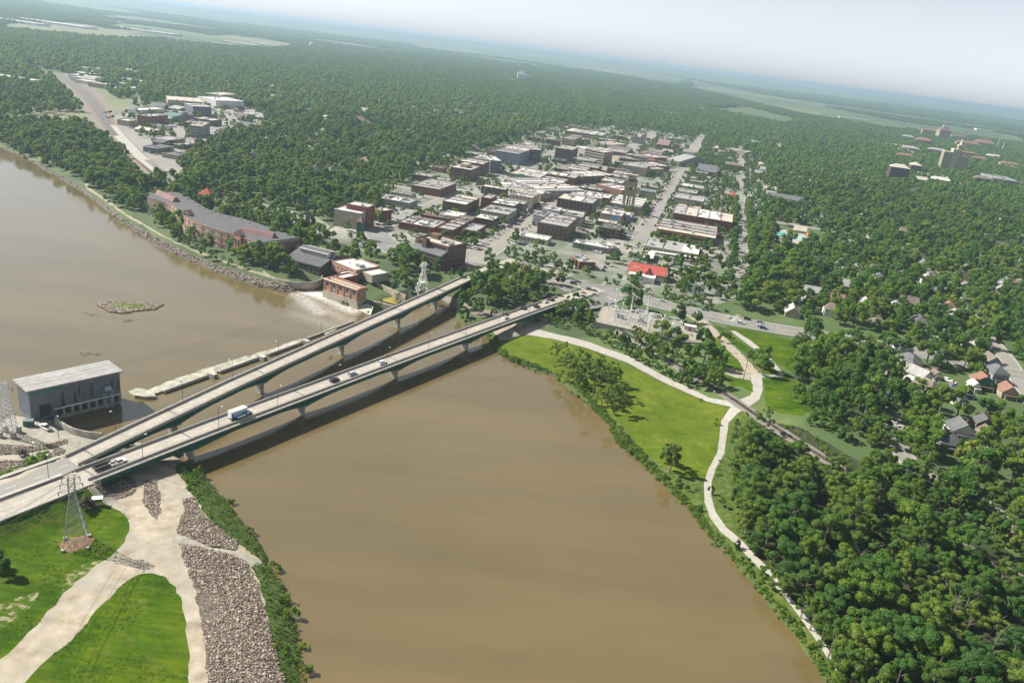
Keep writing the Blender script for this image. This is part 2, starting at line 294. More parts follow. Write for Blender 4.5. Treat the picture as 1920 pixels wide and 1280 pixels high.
def ground_mats():
    GM['ground'] = mat('ground', [(.3, (.020, .045, .012)), (.5, (.035, .07, .02)), (.7, (.07, .09, .035))], .012, 7, scale2=.004, c2=(.13, .14, .07), amt=.35)
    m, t, b = _nodes('fields_and_yards'); g = t.nodes.new('ShaderNodeNewGeometry'); v = t.nodes.new('ShaderNodeTexVoronoi'); v.inputs['Scale'].default_value = .0016; t.links.new(g.outputs['Position'], v.inputs['Vector'])
    sp_ = t.nodes.new('ShaderNodeSeparateColor'); t.links.new(v.outputs['Color'], sp_.inputs[0])
    cell = ramp(t, sp_.outputs[0], [(0, (.03, .06, .015)), (.3, (.05, .095, .022)), (.55, (.09, .135, .035)), (.75, (.16, .17, .07)), (.9, (.22, .20, .12))], 'CONSTANT')
    col = mix(t, cell, ramp(t, noise(t, .02, 8), [(.35, (.03, .055, .014)), (.6, (.08, .115, .03)), (.72, (.19, .18, .12))]), .55)
    t.links.new(col, b.inputs['Base Color']); b.inputs['Roughness'].default_value = .9; GM['ground'] = m
    m, t, b = _nodes('mown_grass')
    c1_ = ramp(t, noise(t, .07, 9, .65), [(.30, (.026, .066, .003)), (.5, (.052, .100, .004)), (.70, (.098, .130, .008))])
    g = t.nodes.new('ShaderNodeNewGeometry'); mp = t.nodes.new('ShaderNodeMapping'); mp.inputs['Rotation'].default_value = (0, 0, .7); mp.inputs['Scale'].default_value = (.12, 1.0, 1); t.links.new(g.outputs['Position'], mp.inputs[0])
    c1_ = mix(t, c1_, ramp(t, noise(t, .55, 5, .6, mp.outputs[0]), [(.40, (.70, .74, .70)), (.60, (1.15, 1.1, 1.0))]), .8, 'MULTIPLY')
    c1_ = mix(t, c1_, (.15, .135, .045), ramp(t, noise(t, .13, 12, .78), [(.54, (0, 0, 0)), (.72, (.85, .85, .85))]))
    t.links.new(c1_, b.inputs['Base Color']); b.inputs['Roughness'].default_value = .95; b.inputs['Specular IOR Level'].default_value = .05; bump(t, b, noise(t, 1.8, 5), .7, .3); GM['grass'] = m
    GM['meadow'] = mat('yellow_green_meadow', [(.28, (.050, .085, .006)), (.5, (.095, .130, .010)), (.70, (.150, .165, .020))], .11, 11, bmp=.6, bscale=1.8, scale2=.4, c2=(.06, .10, .012), amt=.6, rough=.95, spec=.05)  # meadow grass is itself a lighter yellow-green than the lawns
    GM['bare'] = mat('worn_lawn', [(.47, (.046, .092, .005)), (.53, (.10, .115, .03)), (.58, (.22, .20, .135)), (.68, (.29, .265, .19))], .55, 13, bmp=.4, rough=.95, spec=.05)
    GM['grass2'] = mat('rough_grass', [(.32, (.030, .064, .006)), (.5, (.058, .095, .010)), (.66, (.12, .125, .035))], .4, 12, bmp=.5, bscale=2)
    GM['weeds'] = mat('weedy_ground', [(.3, (.03, .055, .012)), (.6, (.07, .11, .02)), (.8, (.14, .13, .06))], .5, 8, bmp=.6, bscale=2)
    GM['mud'] = mat('muddy_bank', [(.35, (.060, .052, .030)), (.5, (.05, .075, .018)), (.7, (.075, .11, .02))], .5, 9, bmp=.7, bscale=2)
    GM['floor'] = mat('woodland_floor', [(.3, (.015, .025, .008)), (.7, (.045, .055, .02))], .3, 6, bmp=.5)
    GM['dirt'] = mat('dusty_track', [(.30, (.20, .165, .118)), (.5, (.31, .265, .195)), (.70, (.41, .365, .29))], .22, 14, bmp=.3, bscale=1.5, scale2=.06, c2=(.27, .255, .22), amt=.8)
    GM['gravel'] = mat('grey_gravel', [(.3, (.22, .20, .165)), (.7, (.33, .31, .265))], .4, 9, bmp=.3, bscale=3)
    GM['path'] = mat('earth_path', [(.3, (.19, .17, .11)), (.7, (.28, .25, .18))], .3, 6, bmp=.2)
    GM['conc'] = mat('pale_concrete', [(.3, (.28, .265, .235)), (.7, (.38, .365, .33))], .5, 8, bmp=.1)
    GM['rip'] = mat('riprap_bed', [(.3, (.06, .052, .045)), (.7, (.14, .12, .10))], 1.0, 8, bmp=.6, bscale=2)
    GM['mulch'] = mat('dry_brush_mulch', [(.3, (.10, .055, .03)), (.7, (.26, .17, .10))], 1.2, 8, bmp=.8)
    GM['ballast'] = mat('railway_ballast', [(.3, (.13, .115, .10)), (.7, (.22, .20, .175))], .8, 8, bmp=.4)
ground_mats()
def build_ground():
    zp = []
    for nm, mk, pts in zones:
        q = Gl(pts); zp.append((nm, mk, np.array([(p.x, p.y) for p in q])))
    verts = []; edges = []
    def addloop(poly, close=True, lim=1e9):
        n0 = len(verts)
        for p in poly: verts.append(Vector((p[0], p[1])))
        n = len(poly)
        for i in range(n if close else n-1): edges.append((n0+i, n0+(i+1) % n))
    addloop(polyA); addloop(polyB)
    def sub(poly, step=5, amp=.35):
        out = []; n = len(poly)
        for i in range(n):
            a = Vector(poly[i]); b = Vector(poly[(i+1) % n]); d = (b-a).length; k = max(1, min(60, int(d/(step if a.length < 700 else 30))))
            nr = Vector((-(b-a).y, (b-a).x)).normalized() if d > 0 else Vector((0, 0))
            for j in range(k): out.append(a.lerp(b, j/k)+(nr*random.uniform(-amp, amp) if j else Vector((0, 0))))
        return [(v.x, v.y) for v in out]
    sp = []
    for nm, mk, poly in zp:
        q = np.array(sub(poly, 2.2 if mk in ('grass', 'dirt', 'weeds', 'rip', 'grass2') else 4, .1 if mk == 'conc' else .55)); sp.append((nm, mk, q)); addloop(q)
    # interior points
    def grid(x0, x1, y0, y1, s, jit=.3):
        xs = np.arange(x0, x1, s); ys = np.arange(y0, y1, s); X, Y = np.meshgrid(xs, ys)
        return np.c_[X.ravel()+rng.uniform(-jit, jit, X.size)*s, Y.ravel()+rng.uniform(-jit, jit, X.size)*s]
    g1 = grid(-420, 460, 60, 620, 6.0); g2 = grid(-1200, 1200, 0, 2500, 60); g3 = grid(-9000, 9000, 2500, 14000, 600); g4 = grid(-45000, 45000, 14000, 59000, 4000)
    g = np.vstack([g1, g2, g3, g4]); g = g[pip(g, polyA) | pip(g, polyB)]
    for p in g: verts.append(Vector(p))
    vo, eo, fo, *_ = delaunay_2d_cdt(verts, edges, [], 0, 1e-4)
    V = np.array([(v.x, v.y) for v in vo]); F = np.array(fo); C = V[F].mean(1)
    keep = pip(C, polyA) | pip(C, polyB); F = F[keep]; C = C[keep]
    a_ = V[F[:, 1]]-V[F[:, 0]]; b_ = V[F[:, 2]]-V[F[:, 0]]; fl = (a_[:, 0]*b_[:, 1]-a_[:, 1]*b_[:, 0]) < 0
    F[fl] = F[fl][:, ::-1]
    Z = hz(V)
    far = np.hypot(V[:, 0], V[:, 1]); hills = np.zeros(len(V))
    for _ in range(40):
        cx, cy = random.uniform(-38000, 38000), random.uniform(14000, 55000); hh = random.uniform(20, 70); s1 = random.uniform(2500, 7000)
        hills += hh*np.exp(-((V[:, 0]-cx)**2+(V[:, 1]-cy)**2)/(2*s1*s1))
    Z += np.minimum(hills, 120)*smooth01((far-9000)/9000)
    und = np.sin(V[:, 0]*.11+1)*np.cos(V[:, 1]*.09)*.25+np.sin(V[:, 0]*.31)*np.sin(V[:, 1]*.27+2)*.12
    Z += und*((Z > -6.3) & (Z < -2) & (far < 600)); Z[Z < -6.9] = -7.6
    zone = np.full(len(F), -1)
    for k, (nm, mk, q) in enumerate(sp): zone[pip(C, q)] = k
    dsh = np.minimum(segd(C, lineA)[0], segd(C, lineB)[0]); cr_ = np.hypot(C[:, 0], C[:, 1])
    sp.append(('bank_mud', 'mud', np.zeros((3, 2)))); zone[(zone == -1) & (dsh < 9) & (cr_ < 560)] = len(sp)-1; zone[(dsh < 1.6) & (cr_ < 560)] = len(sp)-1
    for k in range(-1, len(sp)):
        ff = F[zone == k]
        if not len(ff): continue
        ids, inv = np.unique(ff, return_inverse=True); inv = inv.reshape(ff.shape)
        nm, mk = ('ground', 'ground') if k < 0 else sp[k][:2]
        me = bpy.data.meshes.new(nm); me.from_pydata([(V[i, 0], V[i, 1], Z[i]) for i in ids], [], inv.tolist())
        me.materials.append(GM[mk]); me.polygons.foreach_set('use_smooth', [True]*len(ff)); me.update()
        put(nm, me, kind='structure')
    return {i: (nm, mk, q) for i, (nm, mk, q) in enumerate(sp[:-1])}
ZN = build_ground()
# ---------------------------------------------------------------- river
def water_mat():
    m, t, b = _nodes('muddy_river_water')
    col = ramp(t, noise(t, .006, 5), [(.3, (.112, .083, .033)), (.7, (.138, .105, .047))])
    g2 = t.nodes.new('ShaderNodeNewGeometry'); mp2 = t.nodes.new('ShaderNodeMapping'); mp2.inputs['Rotation'].default_value = (0, 0, R(-35)); mp2.inputs['Scale'].default_value = (.16, 1, 1); t.links.new(g2.outputs['Position'], mp2.inputs[0])
    st = noise(t, .035, 7, .6, mp2.outputs[0]); col = mix(t, col, ramp(t, st, [(.35, (.86, .87, .88)), (.65, (1.12, 1.1, 1.08))]), 1.0, 'MULTIPLY')
    t.links.new(col, b.inputs['Base Color']); t.links.new(ramp(t, st, [(.4, (.04, .04, .04)), (.62, (.16, .16, .16))]), b.inputs['Roughness']); b.inputs['IOR'].default_value = 1.85
    b.inputs['Specular IOR Level'].default_value = .5
    g = t.nodes.new('ShaderNodeNewGeometry'); mp = t.nodes.new('ShaderNodeMapping'); mp.inputs['Scale'].default_value = (.25, .6, 1); mp.inputs['Rotation'].default_value = (0, 0, R(-25))
    t.links.new(g.outputs['Position'], mp.inputs[0])
    n = noise(t, .9, 3, .6, mp.outputs[0]); n2 = noise(t, .012, 3, .5)
    mul = t.nodes.new('ShaderNodeMath'); mul.operation = 'MULTIPLY'; t.links.new(n, mul.inputs[0]); t.links.new(ramp(t, n2, [(.35, (.25, .25, .25)), (.65, (1, 1, 1))]), mul.inputs[1])
    bump(t, b, mul.outputs[0], .16, .35)
    return m
wm = MB(); wm.add([(-9000, -500, WATER_Z), (2500, -500, WATER_Z), (2500, 3200, WATER_Z), (-9000, 3200, WATER_Z)], [(0, 1, 2, 3)])
wm.build('river_water', water_mat(), kind='structure')
# ================================================================ bridges and roads
M = {}
M['deck'] = mat('worn_concrete_deck', [(.3, (.27, .245, .21)), (.5, (.335, .305, .265)), (.7, (.39, .36, .32))], .35, 9, bmp=.05, scale2=.09, c2=(.27, .25, .22), amt=.45)
M['asphalt'] = mat('grey_asphalt', [(.3, (.13, .128, .125)), (.7, (.19, .187, .18))], .15, 8, scale2=.03, c2=(.24, .235, .22), amt=.6)
M['street'] = mat('sun_bleached_street', [(.3, (.20, .19, .175)), (.7, (.28, .265, .24))], .08, 8, scale2=.02, c2=(.17, .165, .155), amt=.6)
M['pave'] = mat('town_pavement', [(.34, (.10, .105, .085)), (.46, (.20, .195, .18)), (.56, (.27, .26, .24)), (.7, (.36, .34, .31))], .028, 10, scale2=.02, c2=(.06, .10, .035), amt=.75)
M['conc'] = GM['conc']; M['walk'] = mat('grey_sidewalk', [(.3, (.24, .23, .21)), (.7, (.34, .325, .30))], .4, 8)
M['oldconc'] = mat('stained_concrete', [(.28, (.20, .185, .155)), (.5, (.36, .34, .29)), (.72, (.50, .47, .41))], .35, 10, bmp=.2, bscale=1)
M['pier'] = mat('pier_concrete', [(.3, (.30, .285, .26)), (.7, (.43, .41, .38))], .6, 8, bmp=.1)
M['green_steel'] = mat('dark_green_girder_paint', [(.3, (.006, .065, .048)), (.7, (.012, .10, .072))], .5, 6, rough=.5)
M['grey_steel'] = mat('galvanised_steel', [(.3, (.30, .31, .32)), (.7, (.42, .43, .44))], 1.0, 4, rough=.45, metal=.5)
M['dark_steel'] = mat('dark_weathered_steel', [(.3, (.05, .05, .05)), (.7, (.10, .10, .095))], 1.0, 4, rough=.6, metal=.3)
M['white'] = mat('white_paint', (.72, .72, .70), .5, 4, rough=.5)
M['yellow'] = mat('yellow_road_paint', (.55, .38, .06), .5, 4)
M['black'] = mat('black_rubber', (.02, .02, .021), 1, 3, rough=.7)
M['glass'] = mat('dark_window_glass', (.03, .036, .045), .5, 2, rough=.12, spec=.6)
M['bark'] = mat('grey_brown_bark', [(.3, (.10, .085, .07)), (.7, (.20, .175, .15))], 2, 5, bmp=.3)
def lerp1(t, xs, ys): return float(np.interp(t, xs, ys))
def zt1(a): return lerp1(a, [15, 30, 60, 110, 180, 330, 350, 390, 420], [1.35, 1.5, 2.4, 3.6, 4.0, 3.8, 3.3, 1.2, .15])
def zt2(a): return lerp1(a, [15, 30, 80, 180, 300, 345, 390, 420], [1.35, 1.5, 2.3, 2.6, 2.3, 1.6, .4, .1])
def make_bridge(label, cf, zt, a0, a1, hw, piers, walk_side, abut):
    t = thing('road_bridge', label, 'bridge', br(a0, cf(a0), -4), 0)
    inv = Matrix.Translation(-t.location)
    def fin(mb, nm, mats, **k):
        o = mb.build(nm, mats, t, **k); o.matrix_parent_inverse = inv; return o
    st = list(np.arange(a0, a1, 6))+[a1]
    def strip(p0, p1, z0, z1):
        mb = MB()
        for i in range(len(st)-1):
            A, B = st[i], st[i+1]; v = []
            for a in (A, B):
                for p, z in ((p0, z0), (p1, z0), (p1, z1), (p0, z1)): v.append(br(a, cf(a)+p, zt(a)+z))
            mb.add(v, [(0, 1, 5, 4), (1, 2, 6, 5), (2, 3, 7, 6), (3, 0, 4, 7)]+([(3, 2, 1, 0)] if i == 0 else [])+([(4, 5, 6, 7)] if i == len(st)-2 else []))
        return mb
    fin(strip(-hw, hw, -.35, 0), 'deck', M['deck'])
    far_w, near_w = (hw-1.7, hw) if walk_side < 0 else (hw, hw-1.8)
    # solid parapets
    fin(strip(-far_w, -far_w+.32, .01, .95), 'parapet', M['pier']); fin(strip(near_w-.32, near_w, .01, .95), 'parapet', M['pier'])
    for p in (-far_w+.16, near_w-.16):            # metal rail on top of the parapets
        mb = MB(); pts = [br(a, cf(a)+p, zt(a)+1.25) for a in st]; mb.tube(pts, .05, 4)
        for a in np.arange(a0+2, a1, 3): mb.bar(br(a, cf(a)+p, zt(a)+.95), br(a, cf(a)+p, zt(a)+1.25), .04)
        fin(mb, 'guard_rail', M['dark_steel'])
    ww = (-hw, -far_w) if walk_side < 0 else (near_w, hw)
    fin(strip(ww[0]+.02, ww[1]-.02, .012, .13), 'sidewalk', M['conc'])
    mb = MB(); pe = ww[0]+.1 if walk_side < 0 else ww[1]-.1
    for zz in (.45, .8, 1.15): mb.tube([br(a, cf(a)+pe, zt(a)+zz) for a in st], .022, 3)
    for a in np.arange(a0+1, a1, 5.5): mb.bar(br(a, cf(a)+pe, zt(a)+.1), br(a, cf(a)+pe, zt(a)+1.25), .05)
    fin(mb, 'railing', M['grey_steel'])
    # haunched girders
    ps = sorted(piers)
    def depth(a):
        d = min([abs(a-p) for p in ps]+[60]); return 1.75+1.5*max(0, 1-d/17)**1.6
    for p in (-hw+.55, -hw/3, hw/3, hw-.55):
        mb = MB(); sg = list(np.arange(max(a0, abut), a1, 3))
        for A, B in zip(sg, sg[1:]):
            v = []
            for a in (A, B):
                for pp, z in ((p-.2, -.35-depth(a)), (p+.2, -.35-depth(a)), (p+.2, -.36), (p-.2, -.36)): v.append(br(a, cf(a)+pp, zt(a)+z))
            mb.add(v, [(0, 1, 5, 4), (1, 2, 6, 5), (3, 0, 4, 7)])
        for a in sg[::1]:
            for sgn in (-1, 1):
                q = br(a, cf(a)+p+sgn*.26, 0); mb.bar((q.x, q.y, zt(a)-.35-depth(a)), (q.x, q.y, zt(a)-.4), .07)
        fin(mb, 'girder', M['green_steel'])
    for a in ps:
        zb = min(-8.0, gz(*br(a, cf(a)).xy)-1.0); top = zt(a)-.35-depth(a)
        pr = put('pier', MB().prism([br(a+dx*1.0, cf(a)+dy*2.1).xy for dx, dy in ((-1, -.8), (-.5, -1), (.5, -1), (1, -.8), (1, .8), (.5, 1), (-.5, 1), (-1, .8))], zb, top-1.15).mesh('pier', M['pier']), t); pr.matrix_parent_inverse = inv
        v = []
        for dx in (-1.15, 1.15):
            for dy, z in ((-hw+.9, top), (hw-.9, top), (hw-.9, top-.75), (hw-2.2, top-1.35), (-hw+2.2, top-1.35), (-hw+.9, top-.75)): v.append(br(a+dx, cf(a)+dy, z))
        c = MB().add(v, [(0, 1, 2, 3, 4, 5), (11, 10, 9, 8, 7, 6)]+[(i, i+6, (i+1) % 6+6, (i+1) % 6) for i in range(6)]).build('pier_cap', M['pier'], pr); 
    ab = MB(); A = abut
    ab.prism([br(A-1.5, cf(A)-hw+.2).xy, br(A-1.5, cf(A)+hw-.2).xy, br(A+.5, cf(A)+hw-.2).xy, br(A+.5, cf(A)-hw+.2).xy], -5.5, zt(A)-.36)
    fin(ab, 'abutment', M['pier'])
    for a in [abut]+[p for p in ps]+[a1-3]:
        mb = MB()
        q = [br(a-.25, cf(a)-far_w+.4, zt(a)+.008), br(a-.25, cf(a)+near_w-.4, zt(a)+.008), br(a+.25, cf(a)+near_w-.4, zt(a)+.008), br(a+.25, cf(a)-far_w+.4, zt(a)+.008)]; mb.quad(*q); fin(mb, 'expansion_joint', M['dark_steel'])
    mb = MB(); q = (-far_w+near_w)/2
    for off, dash in ((q, 1), (-far_w+.9, 0), (near_w-.9, 0)):
        for a in np.arange(a0, a1-4, 12 if dash else 6):
            L = 3 if dash else 6
            mb.quad(br(a, cf(a)+off-.07, zt(a)+.006), br(a, cf(a)+off+.07, zt(a)+.006), br(a+L, cf(a+L)+off+.07, zt(a+L)+.006), br(a+L, cf(a+L)+off-.07, zt(a+L)+.006))
    fin(mb, 'lane_marking', M['white'])
    return t
B2 = make_bridge('nearer of the two long concrete bridges, carrying the blue box truck over the brown river', c2, zt2, 26, 352, 5.25, [67, 123, 184, 243, 299], 1, 29)
B1 = make_bridge('farther long bridge with a dark green haunched girder and empty deck, beside the dam', c1, zt1, 29, 348, 5.0, [74, 124, 185, 240, 284], -1, 36)
# street strips on flat town ground
def strip_road(name, pts, wid, m, zoff=.06, zf=None, kind='structure'):
    mb = MB(); pts = [Vector((p.x, p.y, 0)) for p in pts]; q = []
    for i, p in enumerate(pts):
        d = (pts[min(i+1, len(pts)-1)]-pts[max(i-1, 0)]).normalized(); n = Vector((d.y, -d.x, 0))
        wd = wid[i] if isinstance(wid, (list, tuple)) else wid
        q.append((p-n*wd/2, p+n*wd/2))
    v = []
    for a, b in q:
        for s in (a, b): v.append((s.x, s.y, (zf(s) if zf else 0)+zoff))
    mb.add(v, [(2*i, 2*i+1, 2*i+3, 2*i+2) for i in range(len(q)-1)])
    return mb.build(name, m, kind=kind)
def dens(pts, step=8):
    out = []
    for a, b in zip(pts, pts[1:]):
        n = max(1, int((b-a).length/step)); out += [a.lerp(b, k/n) for k in range(n)]
    return out+[pts[-1]]
def spl(pts, n=8):
    "smooth curve through points"
    P = [pts[0]*2-pts[1]]+list(pts)+[pts[-1]*2-pts[-2]]; out = []
    for i in range(1, len(P)-2):
        for k in range(n):
            t = k/n; a, b, c, d = P[i-1], P[i], P[i+1], P[i+2]
            out.append(.5*((2*b)+(c-a)*t+(2*a-5*b+4*c-d)*t*t+(3*b-a-3*c+d)*t**3))
    out.append(pts[-1]); return out
# north bank carriageways, on the raised approach
def appr(cf, pw, nm, a_end):
    pts = [br(a, cf(max(a, 20))+(0 if a > 10 else pw(a)), 0) for a in np.arange(-60, a_end+1, 4)]
    return pts
strip_road('approach_road', [br(a, 1.6+.02*(26-a) if a < 26 else c2(a), 0) for a in list(np.arange(-70, 27, 4))+[26.2]], [9.6]*26, M['deck'], 0, lambda s: lerp1(((s-_o).x*DV.x+(s-_o).y*DV.y), [0, 26], [1.3, 1.46]))
strip_road('approach_road', [br(a, -9.3-.165*(a-20)+.0*(a) if a > 12 else -8.0+.03*(12-a), 0) for a in list(np.arange(-70, 30, 4))+[29.3]], [9.4]*26, M['street'], 0, lambda s: lerp1(((s-_o).x*DV.x+(s-_o).y*DV.y), [0, 29], [1.32, 1.49]))
mb = MB(); mb.prism([br(-70, -3.3).xy, br(22, -4.2).xy, br(22, -5.6).xy, br(-70, -3.9).xy], 1.0, 2.05); mb.build('median_barrier', M['pier'], label='low concrete barrier between the two carriageways at the lower left', cat='road barrier')
mb = MB(); mb.prism([br(-70, -14.6).xy, br(28, -16.6).xy, br(28, -18.2).xy, br(-70, -16.4).xy], .9, 1.5); mb.build('sidewalk', M['conc'], kind='structure')
mb = MB(); mb.prism([br(-70, 7.2).xy, br(27, 5.0).xy, br(27, 6.4).xy, br(-70, 9.2).xy], .8, 1.45); mb.build('sidewalk', M['conc'], kind='structure')
mb = MB()
for a in np.arange(-66, 26, 9):
    pc = -8.9 if a < 12 else -9.3-.165*(a-20)
    mb.quad(*[br(a+da, pc+dp, 1.53+.004*max(0,a)) for da, dp in ((0, -.08), (0, .08), (3.2, .08), (3.2, -.08))])
    mb.quad(*[br(a+da, 1.7+dp, 1.53+.003*max(0,a)) for da, dp in ((0, -.08), (0, .08), (3.2, .08), (3.2, -.08))])
mb.build('lane_marking', M['white'], kind='structure')
# town streets
def gline(px, py, s0, s1, step=25):
    a = W(px, py, 0); return [a+SV*t for t in np.arange(s0, s1+1, step)]
def town_poly(name, pts, m, off): 
    mb = MB(); q = [W(*p, 0) for p in pts]; n = len(q); ar = sum(q[i].x*q[(i+1) % n].y-q[(i+1) % n].x*q[i].y for i in range(n))
    if ar < 0: q = q[::-1]
    mb.add([(v.x, v.y, off) for v in q], [tuple(range(n))]); return mb.build(name, m, kind='structure')
town_poly('town_pavement', [(735,476),(640,468),(600,440),(640,418),(700,395),(745,352),(830,312),(930,275),(1050,232),(1200,240),(1330,262),(1400,285),(1445,330),(1430,400),(1393,470),(1385,560),(1330,574),(1160,540),(1010,520),(870,492),(790,500)], M['pave'], .04)
town_poly('parking_lot', [(395,372),(440,372),(520,388),(600,410),(620,425),(600,440),(560,425),(480,398)], M['street'], .05)
town_poly('industrial_yard', [(195,228),(240,208),(330,192),(480,205),(500,240),(420,262),(372,285),(330,330),(300,315),(262,282),(225,250)], M['street'], .04)
road_lines = []
def street(name, pts, wid, m=None, walk=True, off=.10):
    road_lines.append((np.array([(p.x, p.y) for p in pts]), wid))
    if walk: strip_road('sidewalk', pts, wid+3.4, M['walk'], off-.03)
    return strip_road(name, pts, wid, m or M['street'], off)
street('street', gline(977, 423, -160, 1300), 21, off=.13)
street('street', gline(800, 388, -90, 1300), 12, off=.13)
street('street', gline(1228, 403, -150, 1250), 16, off=.13)
street('street', gline(1390, 460, -140, 1300), 10, off=.13)
street('street', gline(1563, 455, -160, 1500), 8, off=.13)
street('street', gline(1468, 300, -400, 1500), 8, off=.13)
sixth = spl([W(*p, 0) for p in [(700,428),(722,455),(770,484),(840,492),(900,500),(985,520),(1060,533),(1130,546),(1180,556),(1250,573),(1330,592),(1400,606),(1480,620),(1560,632),(1640,646),(1760,668),(1900,700),(2050,730)]], 6)
street('sixth_street', sixth, 19, M['asphalt'], off=.17)
street('street', spl([W(*p, 0) for p in [(1640,648),(1655,700),(1662,760),(1675,800),(1690,845),(1722,884),(1765,905),(1850,950),(1990,1060)]], 8), 7.5, off=.15)
street('street', spl([W(*p, 0) for p in [(1545,428),(1700,470),(1860,640),(1905,705),(1960,790)]], 8), 9, off=.13)
a7 = W(1010, 395, 0)
for k in (0, 1, 2, 3): street('street', [a7+SV*(k*172)+EV*t for t in np.arange(-420, 520, 30)], 11, off=.11)
town_poly('intersection', [(1010,517),(1060,520),(1100,530),(1160,540),(1175,560),(1120,578),(1075,584),(1040,578),(1046,562),(1060,548)], M['asphalt'], .19)
strip_road('approach_road', [br(a, c2(a)+.0009*(a-345)**2*1.0, 0) for a in np.arange(351.5, 400, 4)], 10.5, M['deck'], .03, lambda s: zt2(((s-_o).x*DV.x+(s-_o).y*DV.y)))
strip_road('approach_road', [br(a, c1(a), 0) for a in np.arange(347.5, 412, 4)], 10, M['deck'], .03, lambda s: zt1(((s-_o).x*DV.x+(s-_o).y*DV.y)))
# ================================================================ buildings
WM = {k: mat(k+'_wall', c, .25, 7, rough=.85) for k, c in dict(
    red=[(.3, (.16, .052, .040)), (.7, (.24, .085, .062))], brown=[(.3, (.115, .070, .052)), (.7, (.17, .105, .08))], dark=[(.3, (.07, .045, .040)), (.7, (.11, .072, .062))],
    tan=[(.3, (.30, .25, .185)), (.7, (.40, .34, .26))], cream=[(.3, (.46, .41, .31)), (.7, (.56, .50, .39))], grey=[(.3, (.21, .20, .19)), (.7, (.30, .29, .28))],
    white=[(.3, (.56, .55, .53)), (.7, (.70, .69, .67))], blue=[(.3, (.20, .235, .28)), (.7, (.27, .31, .36))], stone=[(.25, (.23, .20, .155)), (.5, (.36, .32, .25)), (.75, (.44, .40, .33))],
    pink=[(.3, (.33, .17, .125)), (.7, (.42, .23, .17))], terra=[(.3, (.30, .13, .075)), (.7, (.38, .17, .10))], slate=[(.3, (.12, .13, .15)), (.7, (.17, .18, .20))],
    yellow=[(.3, (.27, .215, .13)), (.7, (.35, .28, .17))], teal=[(.3, (.03, .11, .09)), (.7, (.05, .16, .13))]).items()}
RM = {k: mat(k+'_roof', c, .18, 8, rough=.8, scale2=.5, c2=c2, amt=.5) for k, (c, c2) in dict(
    white=([(.3, (.40, .39, .37)), (.5, (.52, .51, .49)), (.66, (.62, .61, .59))], (.30, .29, .27)), grey=([(.3, (.25, .245, .24)), (.7, (.36, .355, .35))], (.18, .175, .17)),
    dark=([(.3, (.060, .060, .063)), (.7, (.095, .095, .10))], (.13, .13, .13)), brown=([(.3, (.14, .115, .095)), (.7, (.20, .165, .14))], (.10, .085, .07)),
    tan=([(.3, (.40, .36, .30)), (.7, (.50, .46, .39))], (.30, .27, .22)), red=([(.3, (.30, .060, .045)), (.7, (.42, .09, .065))], (.22, .06, .05)),
    green=([(.3, (.07, .15, .12)), (.7, (.11, .21, .17))], (.09, .13, .11)), slate=([(.3, (.085, .09, .10)), (.7, (.14, .145, .155))], (.10, .095, .09)),
    tile=([(.3, (.17, .092, .068)), (.7, (.23, .13, .098))], (.2, .1, .07)), mauve=([(.3, (.19, .115, .115)), (.7, (.26, .165, .16))], (.15, .09, .09))).items()}
M['hvac'] = mat('hvac_metal', (.42, .43, .44), 1, 3, rough=.5, metal=.2)
M['frame'] = mat('window_frame_paint', (.55, .53, .49), 1, 3)
FOOT = []      # footprints (world polygons) kept clear of trees
BLD = []
def hole_box(w, d, z0, h, drop, rim=.35):
    mb = MB(); x, y = w/2, d/2; rim = min(rim, w*.1, d*.1); xi, yi = x-rim, y-rim
    o0 = [(-x, -y, z0), (x, -y, z0), (x, y, z0), (-x, y, z0)]; o1 = [(a, b, h) for a, b, c in o0]
    i1 = [(-xi, -yi, h), (xi, -yi, h), (xi, yi, h), (-xi, yi, h)]; i0 = [(a, b, h-drop) for a, b, c in i1]
    mb.add(o0+o1+i1+i0, [(k, (k+1) % 4, 4+(k+1) % 4, 4+k) for k in range(4)]+[(4+k, 4+(k+1) % 4, 8+(k+1) % 4, 8+k) for k in range(4)]+[(8+k, 8+(k+1) % 4, 12+(k+1) % 4, 12+k) for k in range(4)]); return mb
_acm = MB().box((0, 0, 0), (2.4, 1.8, 1.3), base=True).box((0, 0, 1.3), (1.7, 1.2, .25), mi=0, base=True).mesh('rooftop_unit', M['hvac'])
_acm2 = MB().box((0, 0, 0), (4.5, 2.0, 1.7), base=True).box((2.6, 0, 0), (.8, 1.0, .8), base=True).mesh('rooftop_unit', M['grey_steel'])
_winmesh = {}
def win_mesh(w, h):
    k = (round(w, 1), round(h, 1))
    if k not in _winmesh:
        mb = MB(); mb.box((0, -.03, 0), (w-.24, .06, h-.24), mi=0)
        for sx in (-1, 1): mb.box((sx*(w/2-.06), -.05, 0), (.12, .1, h), mi=1)
        for sz in (-1, 1): mb.box((0, -.06, sz*(h/2-.06)), (w-.24, .12, .12), mi=1)
        mb.box((0, -.045, 0), (w-.24, .05, .07), mi=1)
        _winmesh[k] = mb.mesh('window', [M['glass'], M['frame']])
    return _winmesh[k]
